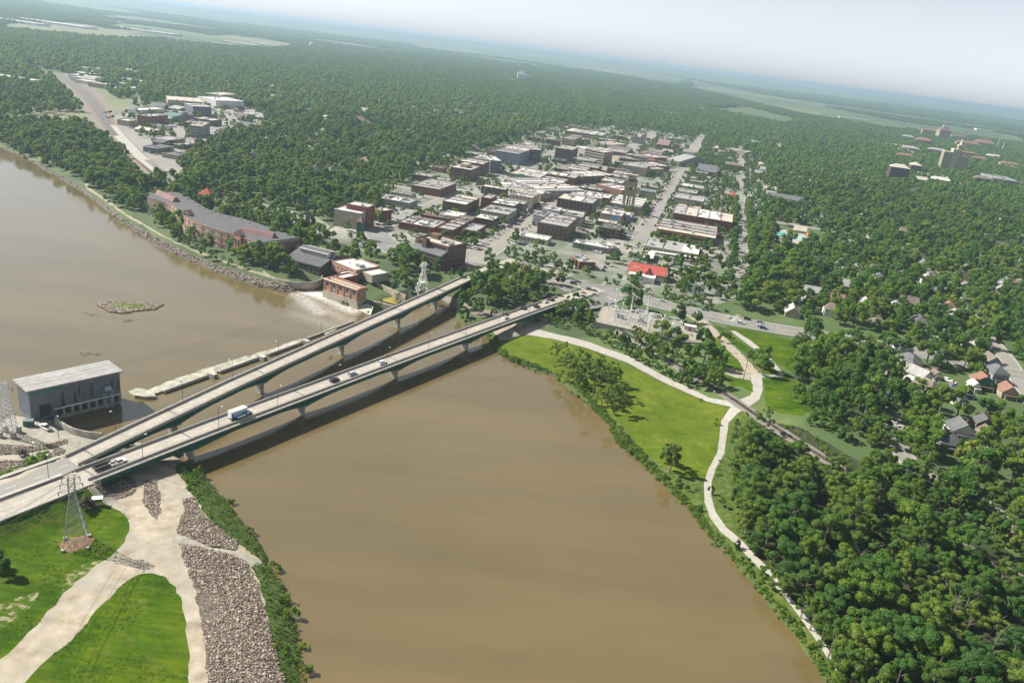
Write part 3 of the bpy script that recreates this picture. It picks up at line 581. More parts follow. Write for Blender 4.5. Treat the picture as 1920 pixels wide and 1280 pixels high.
def facade(root, w, d, z0, h, floors, ww, wh, sp, single=False, sides='flrb', frame=True, band=False, wallm=None):
    "windows on the faces: single objects when they can be told apart, else one joined part"
    fh = (h-z0)/floors; mb = MB()
    faces = {'f': ((0, -d/2), (1, 0), w), 'r': ((w/2, 0), (0, 1), d), 'b': ((0, d/2), (-1, 0), w), 'l': ((-w/2, 0), (0, -1), d)}
    for s in sides:
        (cx, cy), (ux, uy), L = faces[s]; n = max(1, int((L-1.0)/sp)); nx, ny = uy, -ux
        rz = math.atan2(uy, ux)
        for f in range(floors):
            zc = z0+fh*(f+.52)
            if band:
                mb.box((cx+nx*.03, cy+ny*.03, zc), (L-2.0, .12, wh), rz); continue
            for k in range(n):
                t = (k-(n-1)/2)*sp; x, y = cx+ux*t, cy+uy*t
                if single: put('window', win_mesh(ww, wh), root, loc=(x+nx*.01, y+ny*.01, zc), rz=rz)
                else:
                    mb.box((x+nx*.02, y+ny*.02, zc), (ww, .1, wh), rz, 0); mb.box((x+nx*.05, y+ny*.05, zc-wh/2-.1), (ww+.3, .16, .16), rz, 1)
    if mb.v: mb.build('window_panes', [M['glass'], M['frame']], root, kind='stuff')
def frame_of(P1, P2, P3, z, snap=True):
    a, b, c = P1, P2, P3; u = (b-a); u.z = 0
    if snap and u.length > 1:
        ang = math.degrees(math.atan2(u.x*EV.y*-1+u.y*EV.x, u.x*EV.x+u.y*EV.y)); 
        if abs(ang) < 22: u = EV.copy()*u.length
    u.normalize(); v = Vector((-u.y, u.x, 0)); w = abs((b-a).dot(u)); d = (c-b).dot(v)
    if d < 0: d = -d
    d = max(d, 4); w = max(w, 4); o = b-u*w; cen = o+u*w/2+v*d/2; cen.z = 0
    return cen, math.atan2(u.y, u.x), w, d
def foot(cen, rz, w, d, pad=2.5):
    ca, sa = math.cos(rz), math.sin(rz); x, y = w/2+pad, d/2+pad
    FOOT.append(np.array([(cen.x+a*ca-b*sa, cen.y+a*sa+b*ca) for a, b in ((-x, -y), (x, -y), (x, y), (-x, y))]))
def bldg(label, P1, P2, P3, h, wall, roof, floors=2, ac=3, win=(1.1, 1.5, 3.2), single=False, cat='building', base=0.0, name=None, group=None, band=False, snap=True, rim=.35, drop=.55, sides='flrb', gable=None):
    cen, rz, w, d = frame_of(P1, P2, P3, h, snap); cen.z = base; foot(cen, rz, w, d)
    rd = random.Random(int(cen.x*7+cen.y*13))
    t = thing(name or {'red': 'brick_building', 'brown': 'brick_building', 'dark': 'brick_building', 'stone': 'stone_building'}.get(wall, 'flat_roofed_building'), label, cat, cen, rz, group)
    hh = h-base
    if gable:
        x, y = w/2, d/2; rh = gable
        mb = MB(); mb.add([(-x, -y, 0), (x, -y, 0), (x, y, 0), (-x, y, 0), (-x, -y, hh), (x, -y, hh), (x, y, hh), (-x, y, hh), (-x, 0, hh+rh), (x, 0, hh+rh)],
            [(0, 1, 5, 4), (2, 3, 7, 6), (1, 2, 6, 9, 5), (3, 0, 4, 8, 7)]); mb.build('wall', WM[wall], t)
        mb = MB(); e = .5
        for s in (-1, 1):
            q = [(-x-e, s*(y+e), hh-e*rh/y), (x+e, s*(y+e), hh-e*rh/y), (x+e, 0, hh+rh), (-x-e, 0, hh+rh)]
            if s > 0: q = q[::-1]
            mb.add([(a, b, c+.05) for a, b, c in q]+[(a, b, c-.18) for a, b, c in q], [(0, 1, 2, 3), (7, 6, 5, 4), (0, 4, 5, 1), (1, 5, 6, 2), (3, 2, 6, 7), (0, 3, 7, 4)])
        mb.build('roof', RM[roof], t)
    else:
        hole_box(w, d, 0, hh, drop, rim).build('wall', WM[wall], t)
        MB().add([(-w/2+.2, -d/2+.2, hh-drop+.02), (w/2-.2, -d/2+.2, hh-drop+.02), (w/2-.2, d/2-.2, hh-drop+.02), (-w/2+.2, d/2-.2, hh-drop+.02)], [(0, 1, 2, 3)]).build('roof', RM[roof], t)
        if min(w, d) > 8:
            mb = MB(); 
            for k in range(4):
                a = [(-w/2, -d/2), (w/2, -d/2), (w/2, d/2), (-w/2, d/2)][k]; b = [(-w/2, -d/2), (w/2, -d/2), (w/2, d/2), (-w/2, d/2)][(k+1) % 4]
                mb.bar((a[0], a[1], hh+.06), (b[0], b[1], hh+.06), .22)
            mb.build('parapet_coping', WM['tan' if wall in ('red', 'brown', 'tan', 'dark', 'terra', 'pink') else 'white'], t)
        for k in range(ac):
            if w > 7 and d > 7: put('rooftop_unit', _acm if rd.random() < .7 else _acm2, t, loc=(rd.uniform(-.38, .38)*w, rd.uniform(-.38, .38)*d, hh-drop+.02), rz=rd.choice((0, R(90))))
        if w*d > 520 and floors:
            n_ = max(2, int(w/rd.uniform(9, 13))) if w >= d else max(2, int(d/rd.uniform(9, 13)))
            for k in range(n_):
                t0 = -.5+k/n_; t1 = -.5+(k+1)/n_; rm = RM[rd.choice([roof, roof, 'grey', 'tan', 'white', 'grey'])]; dz = rd.uniform(.03, .3)
                if w >= d: put('roof_section', MB().box((w*(t0+t1)/2, 0, hh-drop+dz/2+.02), (w/n_-.5, d-1.0, dz)).mesh('roof_section', rm), t)
                else: put('roof_section', MB().box((0, d*(t0+t1)/2, hh-drop+dz/2+.02), (w-1.0, d/n_-.5, dz)).mesh('roof_section', rm), t)
                if k: put('party_wall', (MB().box((w*t0, 0, hh-drop), (.4, d-.8, rd.uniform(.5, 1.1)), base=True) if w >= d else MB().box((0, d*t0, hh-drop), (w-.8, .4, rd.uniform(.5, 1.1)), base=True)).mesh('party_wall', WM[rd.choice([wall, 'brown', 'red'])]), t)
        if w*d > 250:
            mb = MB()
            for k in range(int(min(14, w*d/90))):
                mb.bar((rd.uniform(-.42, .42)*w, rd.uniform(-.42, .42)*d, hh-drop), (rd.uniform(-.0, .0)+0, 0, 0), 0) if 0 else mb.box((rd.uniform(-.44, .44)*w, rd.uniform(-.44, .44)*d, hh-drop+.02), (rd.uniform(.4, 1.1), rd.uniform(.4, 1.1), rd.uniform(.4, .9)), 0, 0, True)
            mb.build('roof_vents', M['hvac'], t, kind='stuff')
    if floors: facade(t, w, d, .4, hh, floors, win[0], win[1], win[2], single, sides, band=band)
    BLD.append((t, cen, rz, w, d, h)); return t
C = dict(a=(900, 240), b=(1200, 220), c=(600, 250), d=(580, 360), e=(860, 390), f=(1120, 370), g=(180, 130), h=(1600, 220), i=(1380, 380), j=(240, 330), k=(1600, 560))
TABLE = '''
a|1180,230|1395,275|1450,262|20|tan|grey|5|3|B|tall tan office block with dark ribbon windows beside the main street
a|835,225|1045,248|1075,215|19|brown|white|6|4|N|brown brick apartment block with white window grid, left of the tan office tower
a|170,248|440,290|590,218|16|blue|white|5|6|N|long blue grey apartment block at the edge of the wood, with brick end
a|592,240|690,250|835,195|17|brown|white|5|5|N|brick apartment wing between the blue grey block and the window gridded block
a|120,362|240,372|315,335|16|slate|white|5|4|N|dark apartment block with pale balconies at the left of downtown
c|1435,385|1700,412|1800,372|14|brown|white|4|4|N|four storey brown brick block with pale penthouse, leftmost of the big downtown blocks
c|1550,312|1830,348|1930,322|15|brown|white|4|4|N|four storey brick block with white roof behind the block with a penthouse
c|1715,268|1900,300|1990,270|15|tan|white|4|4|N|apartment block with cluttered white roof behind the two brown brick blocks
a|930,108|1062,132|1115,88|12|tan|white|3|2|N|square pale stepped building near the county offices
a|972,22|1372,88|1425,58|9|tan|grey|2|3|B|long low tan county office building at the far edge of downtown
a|350,500|680,558|770,498|8|grey|white|2|8|N|low block with a bright green netted corner
a|290,556|730,706|925,622|9|grey|white|2|9|N|longest white roofed shop block on the left side of the main street
a|200,602|350,692|520,645|6|tan|grey|1|8|N|low grey roofed tan building behind the longest shop block
a|680,572|940,616|1000,580|9|brown|white|2|5|N|white roofed shop block just beyond the longest one left of the main street
a|770,502|1072,565|1110,532|9|red|white|2|5|N|shop block with a long plain red brick side wall
a|920,490|1152,548|1270,472|9|brown|white|2|6|N|bright white roofed shop block halfway along the left side of the main street
a|980,440|1190,482|1250,452|7|tan|white|2|4|N|low white roofed shop block behind the halfway block
a|1110,408|1330,452|1362,418|7|red|white|1|3|N|low red brick corner building in front of the tan office tower
a|490,690|682,742|722,712|8|tan|white|2|3|N|narrow white roofed shop block next to the cream fronted corner block
a|320,747|592,783|662,742|12|cream|white|3|5|W|three storey cream fronted corner block with rows of large dark openings
a|20,772|122,793|192,757|13|red|grey|3|1|N|tall plain red brick stair block rising from lower roofs
a|130,832|382,878|452,832|11|brown|white|3|7|N|brown brick shop block directly left of the cream fronted corner block
a|0,922|322,972|372,908|9|stone|grey|2|9|N|stone fronted shop block with a cluttered grey roof by the junction
a|-60,992|150,1038|242,1002|8|brown|white|2|3|N|narrow white roofed shop block beside the big brown gravel roof
a|1085,200|1180,232|1240,182|12|grey|white|3|3|N|pale grey block behind the tan office tower
a|1400,237|1640,283|1702,225|8|brown|white|2|6|N|farthest large white roofed block on the left side of the main street
a|1260,152|1462,192|1532,162|7|tan|white|2|5|N|white roofed block at the far left end of downtown
a|1450,302|1560,342|1572,292|7|tan|white|2|3|N|small white roofed shop beyond the tan office tower
a|880,780|1268,850|1345,802|14|dark|white|4|5|W|four storey dark brown brick hotel with rows of pale windows
a|1090,712|1452,792|1502,752|8|brown|white|2|8|N|white roofed shop block just behind the dark brick hotel
a|1210,667|1392,702|1412,682|7|brown|brown|2|2|N|small brown roofed shop on the right side of the main street
a|1305,626|1602,702|1652,662|9|red|white|2|5|W|red brick shop block with a long side wall of arched windows
a|1370,577|1602,622|1642,587|8|tan|white|2|6|N|white roofed shops halfway along the right side of the main street
a|1450,532|1692,572|1722,547|8|tan|white|2|6|N|white roofed shops a little farther along the right side of the main street
a|1500,490|1692,530|1742,507|8|brown|white|2|5|N|white roofed shops next to the ribbed windowless block
a|1600,402|1872,452|1902,418|13|tan|grey|0|3|N|large windowless tan block with ribbed walls
a|1690,382|1902,432|1932,382|8|brown|white|2|7|N|white roofed block behind the ribbed windowless one
a|1800,292|1960,332|2000,300|8|red|white|2|4|N|red brick walled block toward the far right of downtown
a|1355,952|1596,992|1672,942|8|tan|white|2|4|M|tan building with a blue painted mural on its wall
a|1600,985|1702,1003|1772,962|5|tan|white|1|3|N|low white roofed annex beside the mural building
a|1470,832|1812,892|1887,802|9|stone|white|1|4|N|broad pale drive-in bank with a white roof at the foot of the bell tower
a|1350,1107|1576,1147|1622,1102|9|dark|dark|2|4|W|small dark brick building with a dark flat roof on the corner of the car park
a|660,1052|982,1112|1102,1012|13|brown|dark|3|9|W|brown brick block with a cluttered dark roof nearest the junction
a|700,902|892,932|942,905|13|white|white|2|4|N|white walled block behind the dark cluttered roof
a|940,952|1152,1002|1182,982|10|stone|grey|2|5|N|pale stone block to the right of the white walled one
a|600,962|742,1000|790,950|11|slate|slate|3|1|N|small slate roofed corner building beside the white walled block
a|390,1192|762,1262|802,1222|5|cream|white|1|2|N|low cream shed roofed building behind the small plaza trees
b|0,397|230,432|252,402|8|red|white|1|4|N|low red brick building before the gabled stone church
b|80,367|250,397|332,382|7|tan|white|1|3|N|low white roofed building near the far red roofed house
b|480,380|610,397|622,377|8|white|white|2|1|N|small white block beside the stone church
b|960,347|1202,392|1217,377|9|tan|tan|3|0|N|long tan three storey apartment building among the trees at the far right of downtown
b|960,522|1152,552|1192,532|8|red|white|2|3|N|small red brick building behind the dark roofed church
b|385,892|712,947|782,912|9|stone|white|2|1|N|narrow stone building with tall windows behind the long red brick hall
b|380,1052|1042,1182|1062,1092|11|red|white|3|14|N|very long dark red brick hall with an ornate jagged parapet
b|1400,792|1572,822|1602,792|6|tan|white|1|2|N|low white roofed building behind the long school
b|0,812|172,842|192,822|9|stone|green|2|0|N|pale building with a green metal roof beside the bell tower street
b|0,562|80,582|100,540|10|tan|tan|3|2|N|tan block with small windows in front of the low red brick building
f|670,347|1332,462|1417,345|8|terra|grey|1|12|B|broad library of orange terracotta panels with a light grey roof
f|525,547|1137,642|1160,552|6|cream|white|1|3|N|long low building with a plain white roof nearest the library
f|-10,512|130,572|160,530|5|grey|white|1|3|N|low grey building with a pale roof by the corner car park
e|1265,402|1692,452|1722,422|5|grey|white|1|4|N|long low grey building in front of the car park with the small dark brick block
e|1360,602|1542,612|1592,542|6|red|grey|1|9|N|low red brick shop with rows of roof vents at the street corner
d|1440,397|1622,427|1922,300|8|red|brown|1|2|N|big low red brick building with a broad brown gravel roof
d|1680,412|1882,442|1962,372|6|red|grey|1|2|N|low red brick wing in front of the brown gravel roof
d|960,352|1402,402|1522,332|6|red|white|1|14|N|low building with a pale cluttered roof of many vents
d|1225,257|1572,302|1602,287|7|red|brown|0|2|N|low building with a plain dark red brick parapet
d|1480,242|1692,282|1742,237|7|white|white|0|1|N|low plain white roofed shed next to the red parapet
c|1370,762|1642,802|1792,727|10|brown|white|2|4|N|square brown brick building with a white roof and low front wing
c|1000,587|1352,632|1527,557|8|red|dark|1|6|N|red brick building with a broad dark roof at the left edge of downtown
c|640,717|1012,782|1092,747|6|grey|white|1|8|N|low grey walled building with a white roof beside the row of parked cars
c|145,852|465,902|550,862|14|stone|white|0|0|W|old stone walled mill with a white roof and patchy wall
c|260,802|540,832|612,802|18|red|white|2|1|N|red brick upper mill block rising behind the stone mill
c|615,842|692,872|747,842|10|red|white|2|2|N|small red brick annex right of the stone mill
g|425,512|600,532|800,515|13|red|grey|3|2|N|old three storey red brick warehouse beside the rail yard
g|355,442|500,462|612,420|6|white|white|0|1|N|white metal shed near the rail yard
g|810,342|1200,372|1240,330|10|tan|tan|0|3|N|long tan industrial building behind the grey roofed sheds
g|1140,302|1350,352|1530,330|12|white|white|0|3|N|large white industrial building with a rounded roof
g|1270,262|1400,290|1510,270|14|cream|tan|0|1|N|cream industrial block behind the large white one
g|1090,415|1300,425|1420,400|15|slate|white|4|3|N|grey apartment block with white balconies near the industrial sheds
g|1070,547|1302,577|1385,562|8|brown|white|2|3|N|low brown brick building with a white roof near the grey apartments
g|1050,627|1200,642|1332,602|15|grey|white|4|4|N|four storey grey and pink brick apartment building at the edge of the trees
g|990,592|1140,607|1212,590|9|brown|tan|2|2|N|tan roofed brown block just behind the grey and pink apartments
g|1520,492|1700,512|1790,485|6|white|white|1|3|N|low white roofed building at the far side of the industrial quarter
g|640,765|810,800|960,770|4|tan|grey|0|1|N|low flat concrete roofed shed beside the yard
g|845,840|975,855|1030,820|5|slate|grey|0|1|N|small dark walled shed at the edge of the yard
h|1450,640|1570,690|1640,660|14|red|white|4|3|N|pink and white end block of the long hillside apartments
h|1570,685|1840,720|1860,690|16|blue|white|4|6|N|long blue grey hillside apartment row at the far right
h|1850,720|1960,740|1990,715|16|dark|white|4|4|N|dark lower apartment block at the right edge
h|1555,500|1640,540|1785,545|8|cream|white|1|1|N|pale low building with stepped roof among trees at the far right
h|1080,690|1140,700|1150,680|9|red|white|3|1|N|tall narrow red brick block beside the hillside street
h|1120,720|1180,745|1255,735|8|pink|white|2|1|N|small pink brick building beside the hillside street
h|530,320|640,330|830,330|10|tan|grey|3|3|N|long tan campus hall below the red roofs
h|650,350|780,370|860,350|10|grey|grey|2|3|N|grey roofed campus building in front of the red roofed hall
h|650,420|780,440|810,390|6|white|white|1|0|N|small building with a bright white curved roof on the campus slope
h|780,640|1060,680|1080,660|8|tan|tan|2|2|N|long tan building between the brick tower and the tan hotel
f|1015,975|1215,1000|1240,975|7|white|grey|2|2|N|pale grey box shaped house behind the hedge along the avenue
'''
for ln in TABLE.strip().split('\n'):
    c, p1, p2, p3, h, wl, rf, fl, ac, st, lab = ln.split('|'); ox, oy = C[c]; h = float(h)
    P = [W(ox+float(q.split(',')[0])/6, oy+float(q.split(',')[1])/6, h) for q in (p1, p2, p3)]
    kw = {}
    if st == 'B': kw = dict(band=True, win=(1, 1.9, 3))
    if st == 'W': kw = dict(single=True, win=(1.5, 2.0, 4.0))
    t = bldg(lab, P[0], P[1], P[2], h, wl, rf, int(fl), int(ac), **kw)
    if 'mural' in lab:
        _, cen, rz, w_, d_, _h = BLD[-1]
        mm, tt, bb = _nodes('blue_mural_paint'); tt.links.new(ramp(tt, noise(tt, .9, 3), [(.40, (.02, .16, .42)), (.5, (.06, .30, .55)), (.6, (.55, .62, .65))]), bb.inputs['Base Color'])
        put('mural', MB().box((w_*.22, -d_/2-.05, 4.2), (w_*.42, .08, 5.2)).mesh('mural', mm), t)
    if 'green netted' in lab:
        _, cen, rz, w_, d_, _h = BLD[-1]
        gm = mat('bright_green_netting', (.04, .40, .24), 1, 3); put('netting', MB().box((-w_*.12, -d_/2-.3, 5.5), (w_*.16, .3, 6.5)).mesh('netting', gm), t)
    if 'pale penthouse' in lab:
        _, cen, rz, w_, d_, _h = BLD[-1]
        put('penthouse', MB().box((0, 0, h-.5), (w_*.35, d_*.4, 4.0), base=True).mesh('penthouse', WM['tan']), t)
    if 'bank ribbon' in lab: pass
    if 'stone walled mill' in lab:
        _, cen, rz, w_, d_, _h = BLD[-1]; facade(t, w_, d_, .4, h, 3, 1.3, 1.9, 5.0, True, 'r')
        put('doorway', MB().box((w_*.1, -d_/2-.03, 2.0), (2.6, .12, 3.4)).mesh('doorway', M['glass']), t)
# gabled ones
def gab(label, crp, p1, p2, p3, h, rh, wl, rf, floors=2, **k):
    ox, oy = C[crp]; P = [W(ox+p[0]/6, oy+p[1]/6, h) for p in (p1, p2, p3)]; return bldg(label, P[0], P[1], P[2], h, wl, rf, floors, 0, gable=rh, **k)
gab('church with a long dark slate roof and brick gables among downtown trees', 'b', (640, 600), (860, 625), (890, 560), 7, 6, 'red', 'slate', 1, name='church', cat='church')
gab('grey stone gabled church beside the dark roofed church', 'b', (300, 470), (440, 500), (470, 420), 8, 8, 'grey', 'grey', 1, name='church', cat='church')
gab('long brick school with a grey metal roof and central cross gable', 'b', (1455, 900), (1870, 955), (1895, 925), 8, 4, 'brown', 'slate', 2, name='school', cat='school')
gab('low grey roofed picnic pavilion above the swimming pool', 'i', (590, 130), (785, 165), (800, 130), 3.5, 2.5, 'tan', 'slate', 0, name='pavilion', cat='pavilion')
gab('large grey gabled warehouse beside the rail yard', 'g', (600, 410), (760, 425), (880, 390), 7, 3, 'white', 'slate', 0, name='warehouse', cat='warehouse')
gab('warehouse with a green gabled roof', 'g', (690, 520), (850, 545), (960, 500), 6, 4, 'grey', 'green', 0, name='warehouse', cat='warehouse')
gab('smaller grey gabled shed beside the green roofed warehouse', 'g', (820, 430), (930, 450), (1010, 430), 6, 3, 'grey', 'grey', 0, name='warehouse', cat='warehouse')
gab('long low gabled shed in front of the red brick warehouse', 'g', (460, 665), (660, 705), (730, 690), 4, 2.5, 'tan', 'tan', 0, name='warehouse', cat='warehouse')
gab('dark gabled shed with an arched end beside the yard', 'g', (640, 810), (750, 830), (805, 800), 4, 2.5, 'dark', 'dark', 0, name='warehouse', cat='warehouse')
gab('old brick church with a red steep roof at the far end of downtown', 'b', (190, 300), (320, 320), (360, 280), 10, 7, 'red', 'mauve', 2, name='museum', cat='museum')
gab('church hall with a pale green roof among far trees', 'b', (1140, 260), (1240, 285), (1250, 250), 8, 4, 'brown', 'green', 1, name='church', cat='church')
rr = gab('building with a bright red metal gable roof at the avenue corner', 'f', (360, 790), (765, 890), (800, 830), 5, 4.5, 'red', 'red', 0, name='red_roofed_building', cat='building', snap=True)
_, cen, rz, w_, d_, _h = BLD[-1]
put('front_gable', MB().add([(-w_*.05, -d_/2-2, 4.8), (w_*.12, -d_/2-2, 4.8), (w_*.035, -d_/2-2, 8.6), (w_*.035, 0, 8.6), (-w_*.05, 0, 5), (w_*.12, 0, 5)], [(0, 1, 2), (0, 2, 3, 4), (1, 5, 3, 2)]).mesh('front_gable', RM['red']), rr)
put('front_wing', hole_box(w_*.72, 11, 0, 4.6, .5).mesh('front_wing', WM['white']), rr, loc=(-w_*.1, -d_/2-5.6, 0))
put('wing_roof', MB().box((-w_*.1, -d_/2-5.6, 4.15), (w_*.70, 10.5, .1)).mesh('wing_roof', RM['white']), rr)
put('garage_door', MB().box((w_*.38, -d_/2-.15, 1.9), (6.0, .2, 3.4)).mesh('garage_door', WM['white']), rr)
put('garage_wall', MB().box((w_*.38, -d_/2-.05, 2.3), (9.0, .2, 4.6)).mesh('garage_wall', RM['red']), rr)
for k in range(2): put('skylight', MB().box((-w_*.36+k*3, -d_*.28, 7.2), (2, .8, .3)).mesh('skylight', M['white']), rr)
# library corner glass and canopy beside the white roofed building
lw = [b for b in BLD if 'library' in b[0]['label']][0]
put('glass_corner', MB().box((lw[3]/2-4, -lw[4]/2-.3, 3.6), (8, .6, 6.5)).mesh('glass_corner', M['glass']), lw[0])
put('entrance_canopy', MB().box((0, lw[4]/2+5, 6.2), (lw[3]*.98, 5, .5)).mesh('entrance_canopy', RM['grey']), lw[0])
def canopy():
    ox, oy = C['f']; z = 4.2
    q = [W(ox+x/6, oy+y/6, z) for x, y in ((600, 595), (1160, 690), (1165, 675), (640, 600))]
    t = thing('carport', 'white L shaped carport roof in front of the long white roofed building', 'carport', W(1220, 480, 0))
    a = W(ox+1160/6, oy+683/6, z); b = W(ox+600/6, oy+600/6, z); c = W(ox+565/6, oy+680/6, z); inv = Matrix.Translation(-t.location)
    def slab(p, q_, wd, nm):
        d = (q_-p).normalized(); n = Vector((-d.y, d.x, 0)); o = MB().prism([(p-n*wd/2).xy, (q_-n*wd/2).xy, (q_+n*wd/2).xy, (p+n*wd/2).xy], z-.5, z).build(nm, RM['white'], t); o.matrix_parent_inverse = inv
    slab(b-EV*0+SV*0, a, 6, 'canopy_roof'); slab(b-SV*3.2, c, 9, 'canopy_roof')
    for k in range(9):
        p = b.lerp(a, k/8)-SV*2.2; o = MB().bar((p.x, p.y, 0), (p.x, p.y, z-.5), .15).build('post', M['grey_steel'], t); o.matrix_parent_inverse = inv
    FOOT.append(np.array([(p.x, p.y) for p in (a, b, c)]))
canopy()
# ================================================================ special buildings
def wlocal(t):
    return Matrix.Translation(-Vector(t.location))
def part(mb, nm, mats, t, **k):
    o = mb.build(nm, mats, t, **k); o.matrix_parent_inverse = wlocal(t); return o
# ---- long brick hotel on the river bank (curved plan)
def hotel():
    z0 = -3.2; h = 13.5
    front = [W(x, y, h-1.5) for x, y in ((276, 369), (300, 376), (345, 401), (366, 417), (412, 431), (450, 441), (488, 457), (520, 450))]
    fr = [W(240+x/6, 330+y/6, 11.6) for x, y in ((215, 240), (300, 262), (470, 310), (600, 420), (740, 510), (1040, 610), (1240, 665), (1480, 750))]
    bk = [W(240+x/6, 330+y/6, 11.6) for x, y in ((250, 200), (350, 190), (560, 185), (760, 290), (960, 400), (1300, 480), (1600, 580), (1925, 690))]
    fr = spl(fr, 3); bk = spl(bk, 3)
    poly = fr+bk[::-1]; c = sum(poly, Vector())/len(poly)
    FOOT.append(np.array([(p.x, p.y) for p in poly])); FOOT.append(np.array([(p.x, p.y) for p in poly[::3]]))
    t = thing('riverside_hotel', 'very long curved tan and brick hotel with a dark roof on the river bank', 'hotel', (c.x, c.y, z0))
    H = 11.6
    part(MB().prism([p.xy for p in poly], z0, H-.35), 'wall', WM['tan'], t)
    part(MB().prism([p.xy for p in poly], H-.34, H), 'roof', RM['dark'], t)
    # pink brick string courses and corner piers on the river face
    mbp = MB(); 
    for a, b in zip(fr[4:], fr[5:]):
        d = (b-a).normalized(); n = Vector((d.y, -d.x, 0)); n = n if n.y < 0 else -n; rz = math.atan2(d.y, d.x); L = (b-a).length; m_ = a.lerp(b, .5)
        for z in (H-.45, H-4.9, H-9.3): mbp.box((m_.x+n.x*.12, m_.y+n.y*.12, z), (L, .3, .7), rz)
        mbp.box((a.x+n.x*.15, a.y+n.y*.15, (H+z0)/2), (1.1, .4, H-z0-.4), rz)
        k = max(1, int(L/3.6))
        for f, z in enumerate((H-2.7, H-7.1, H-11.4)):
            for j in range(k):
                p = a.lerp(b, (j+.5)/k)+n*.06
                o = put('window', win_mesh(1.3, 1.9), t, loc=(p.x, p.y, z), rz=rz if n.dot(Vector((math.sin(rz), -math.cos(rz), 0))) > 0 else rz+math.pi); o.matrix_parent_inverse = wlocal(t)
    part(mbp, 'brick_banding', WM['pink'], t)
    # mauve mansard monitors on the roof
    for (p, q, wd, nm) in (((1240, 625), (1620, 700), 6, 'roof_monitor'), ((300, 205), (500, 290), 6, 'roof_monitor')):
        a = W(240+p[0]/6, 330+p[1]/6, H); b = W(240+q[0]/6, 330+q[1]/6, H); d = (b-a).normalized(); n = Vector((-d.y, d.x, 0)); n = n if n.y > 0 else -n; v = []
        for e in (a, b):
            for off, z in ((0, H+.02), (wd*.33, H+3.2), (wd*.62, H+3.2), (wd, H+.02)): q_ = e+n*off; v.append((q_.x, q_.y, z))
        part(MB().add(v, [(0, 1, 5, 4), (1, 2, 6, 5), (2, 3, 7, 6), (0, 3, 2, 1), (4, 5, 6, 7)]), nm, RM['mauve'], t)
        part(MB().add([(x+n.x*.25, y+n.y*.25, z+.04) for x, y, z in (v[2], v[3], v[7], v[6])], [(0, 1, 2, 3)]), 'roof_glazing', M['glass'], t)
    for px, py, wd in ((700, 470, 6), (1265, 700, 7)):         # projecting gabled bays
        a = W(240+px/6, 330+py/6, H-2); d = (fr[-4]-fr[12]).normalized(); n = Vector((d.y, -d.x, 0)); n = n if n.y < 0 else -n; rz = math.atan2(d.y, d.x)
        part(MB().box((a.x+n.x*1.2, a.y+n.y*1.2, (H+z0)/2+.6), (wd, 3.4, H-z0+1.2), rz), 'entrance_bay', WM['pink'], t)
        ca, sa = math.cos(rz), math.sin(rz); pts = [(-wd/2-.3, -2), (wd/2+.3, -2), (wd/2+.3, 2.2), (-wd/2-.3, 2.2)]
        v = [(a.x+n.x*1.2+x*ca-y*sa, a.y+n.y*1.2+x*sa+y*ca, H+1.2) for x, y in pts]+[(a.x+n.x*1.2+x*ca-y*sa, a.y+n.y*1.2+x*sa+y*ca, H+4.0) for x, y in ((0, -2), (0, 2.2))]
        part(MB().add(v, [(0, 1, 4), (2, 3, 5), (0, 4, 5, 3), (1, 2, 5, 4)]), 'bay_roof', RM['mauve'], t)
        for s in (-1.5, 1.5):
            o = put('window', win_mesh(1.6, 4.5), t, loc=(a.x+n.x*2.95+ca*s, a.y+n.y*2.95+sa*s, H-4.5), rz=rz); o.matrix_parent_inverse = wlocal(t)
    rd = random.Random(4)
    for k in range(9):
        q = bk[8+k].lerp(fr[8+k], .12); o = put('roof_vent', _acm, t, loc=(q.x, q.y, H), scale=(.45, .6, .6)); o.matrix_parent_inverse = wlocal(t)
    part(MB().prism([(fr[-1]+Vector((1, -1, 0))).xy, (fr[-1]+Vector((7, 5, 0))).xy, (bk[-1]+Vector((2, 4, 0))).xy, (bk[-1]+Vector((-3, 0, 0))).xy], z0, H-2), 'link_block', RM['mauve'], t)
    # low pavilion with a pyramid roof on the land side
    p = W(388, 372, 3); t2 = thing('gatehouse', 'small stone pavilion with a red pyramid roof behind the long hotel', 'pavilion', (p.x, p.y, 0))
    MB().box((0, 0, 0), (9, 9, 7), GA*-1, base=True).build('wall', WM['tan'], t2); v = [(-6, -6, 7), (6, -6, 7), (6, 6, 7), (-6, 6, 7), (0, 0, 12)]
    MB().add(v, [(0, 1, 4), (1, 2, 4), (2, 3, 4), (3, 0, 4), (3, 2, 1, 0)]).build('roof', RM['red'], t2)
    FOOT.append(np.array([(p.x-8, p.y-8), (p.x+8, p.y-8), (p.x+8, p.y+8), (p.x-8, p.y+8)]))
hotel()
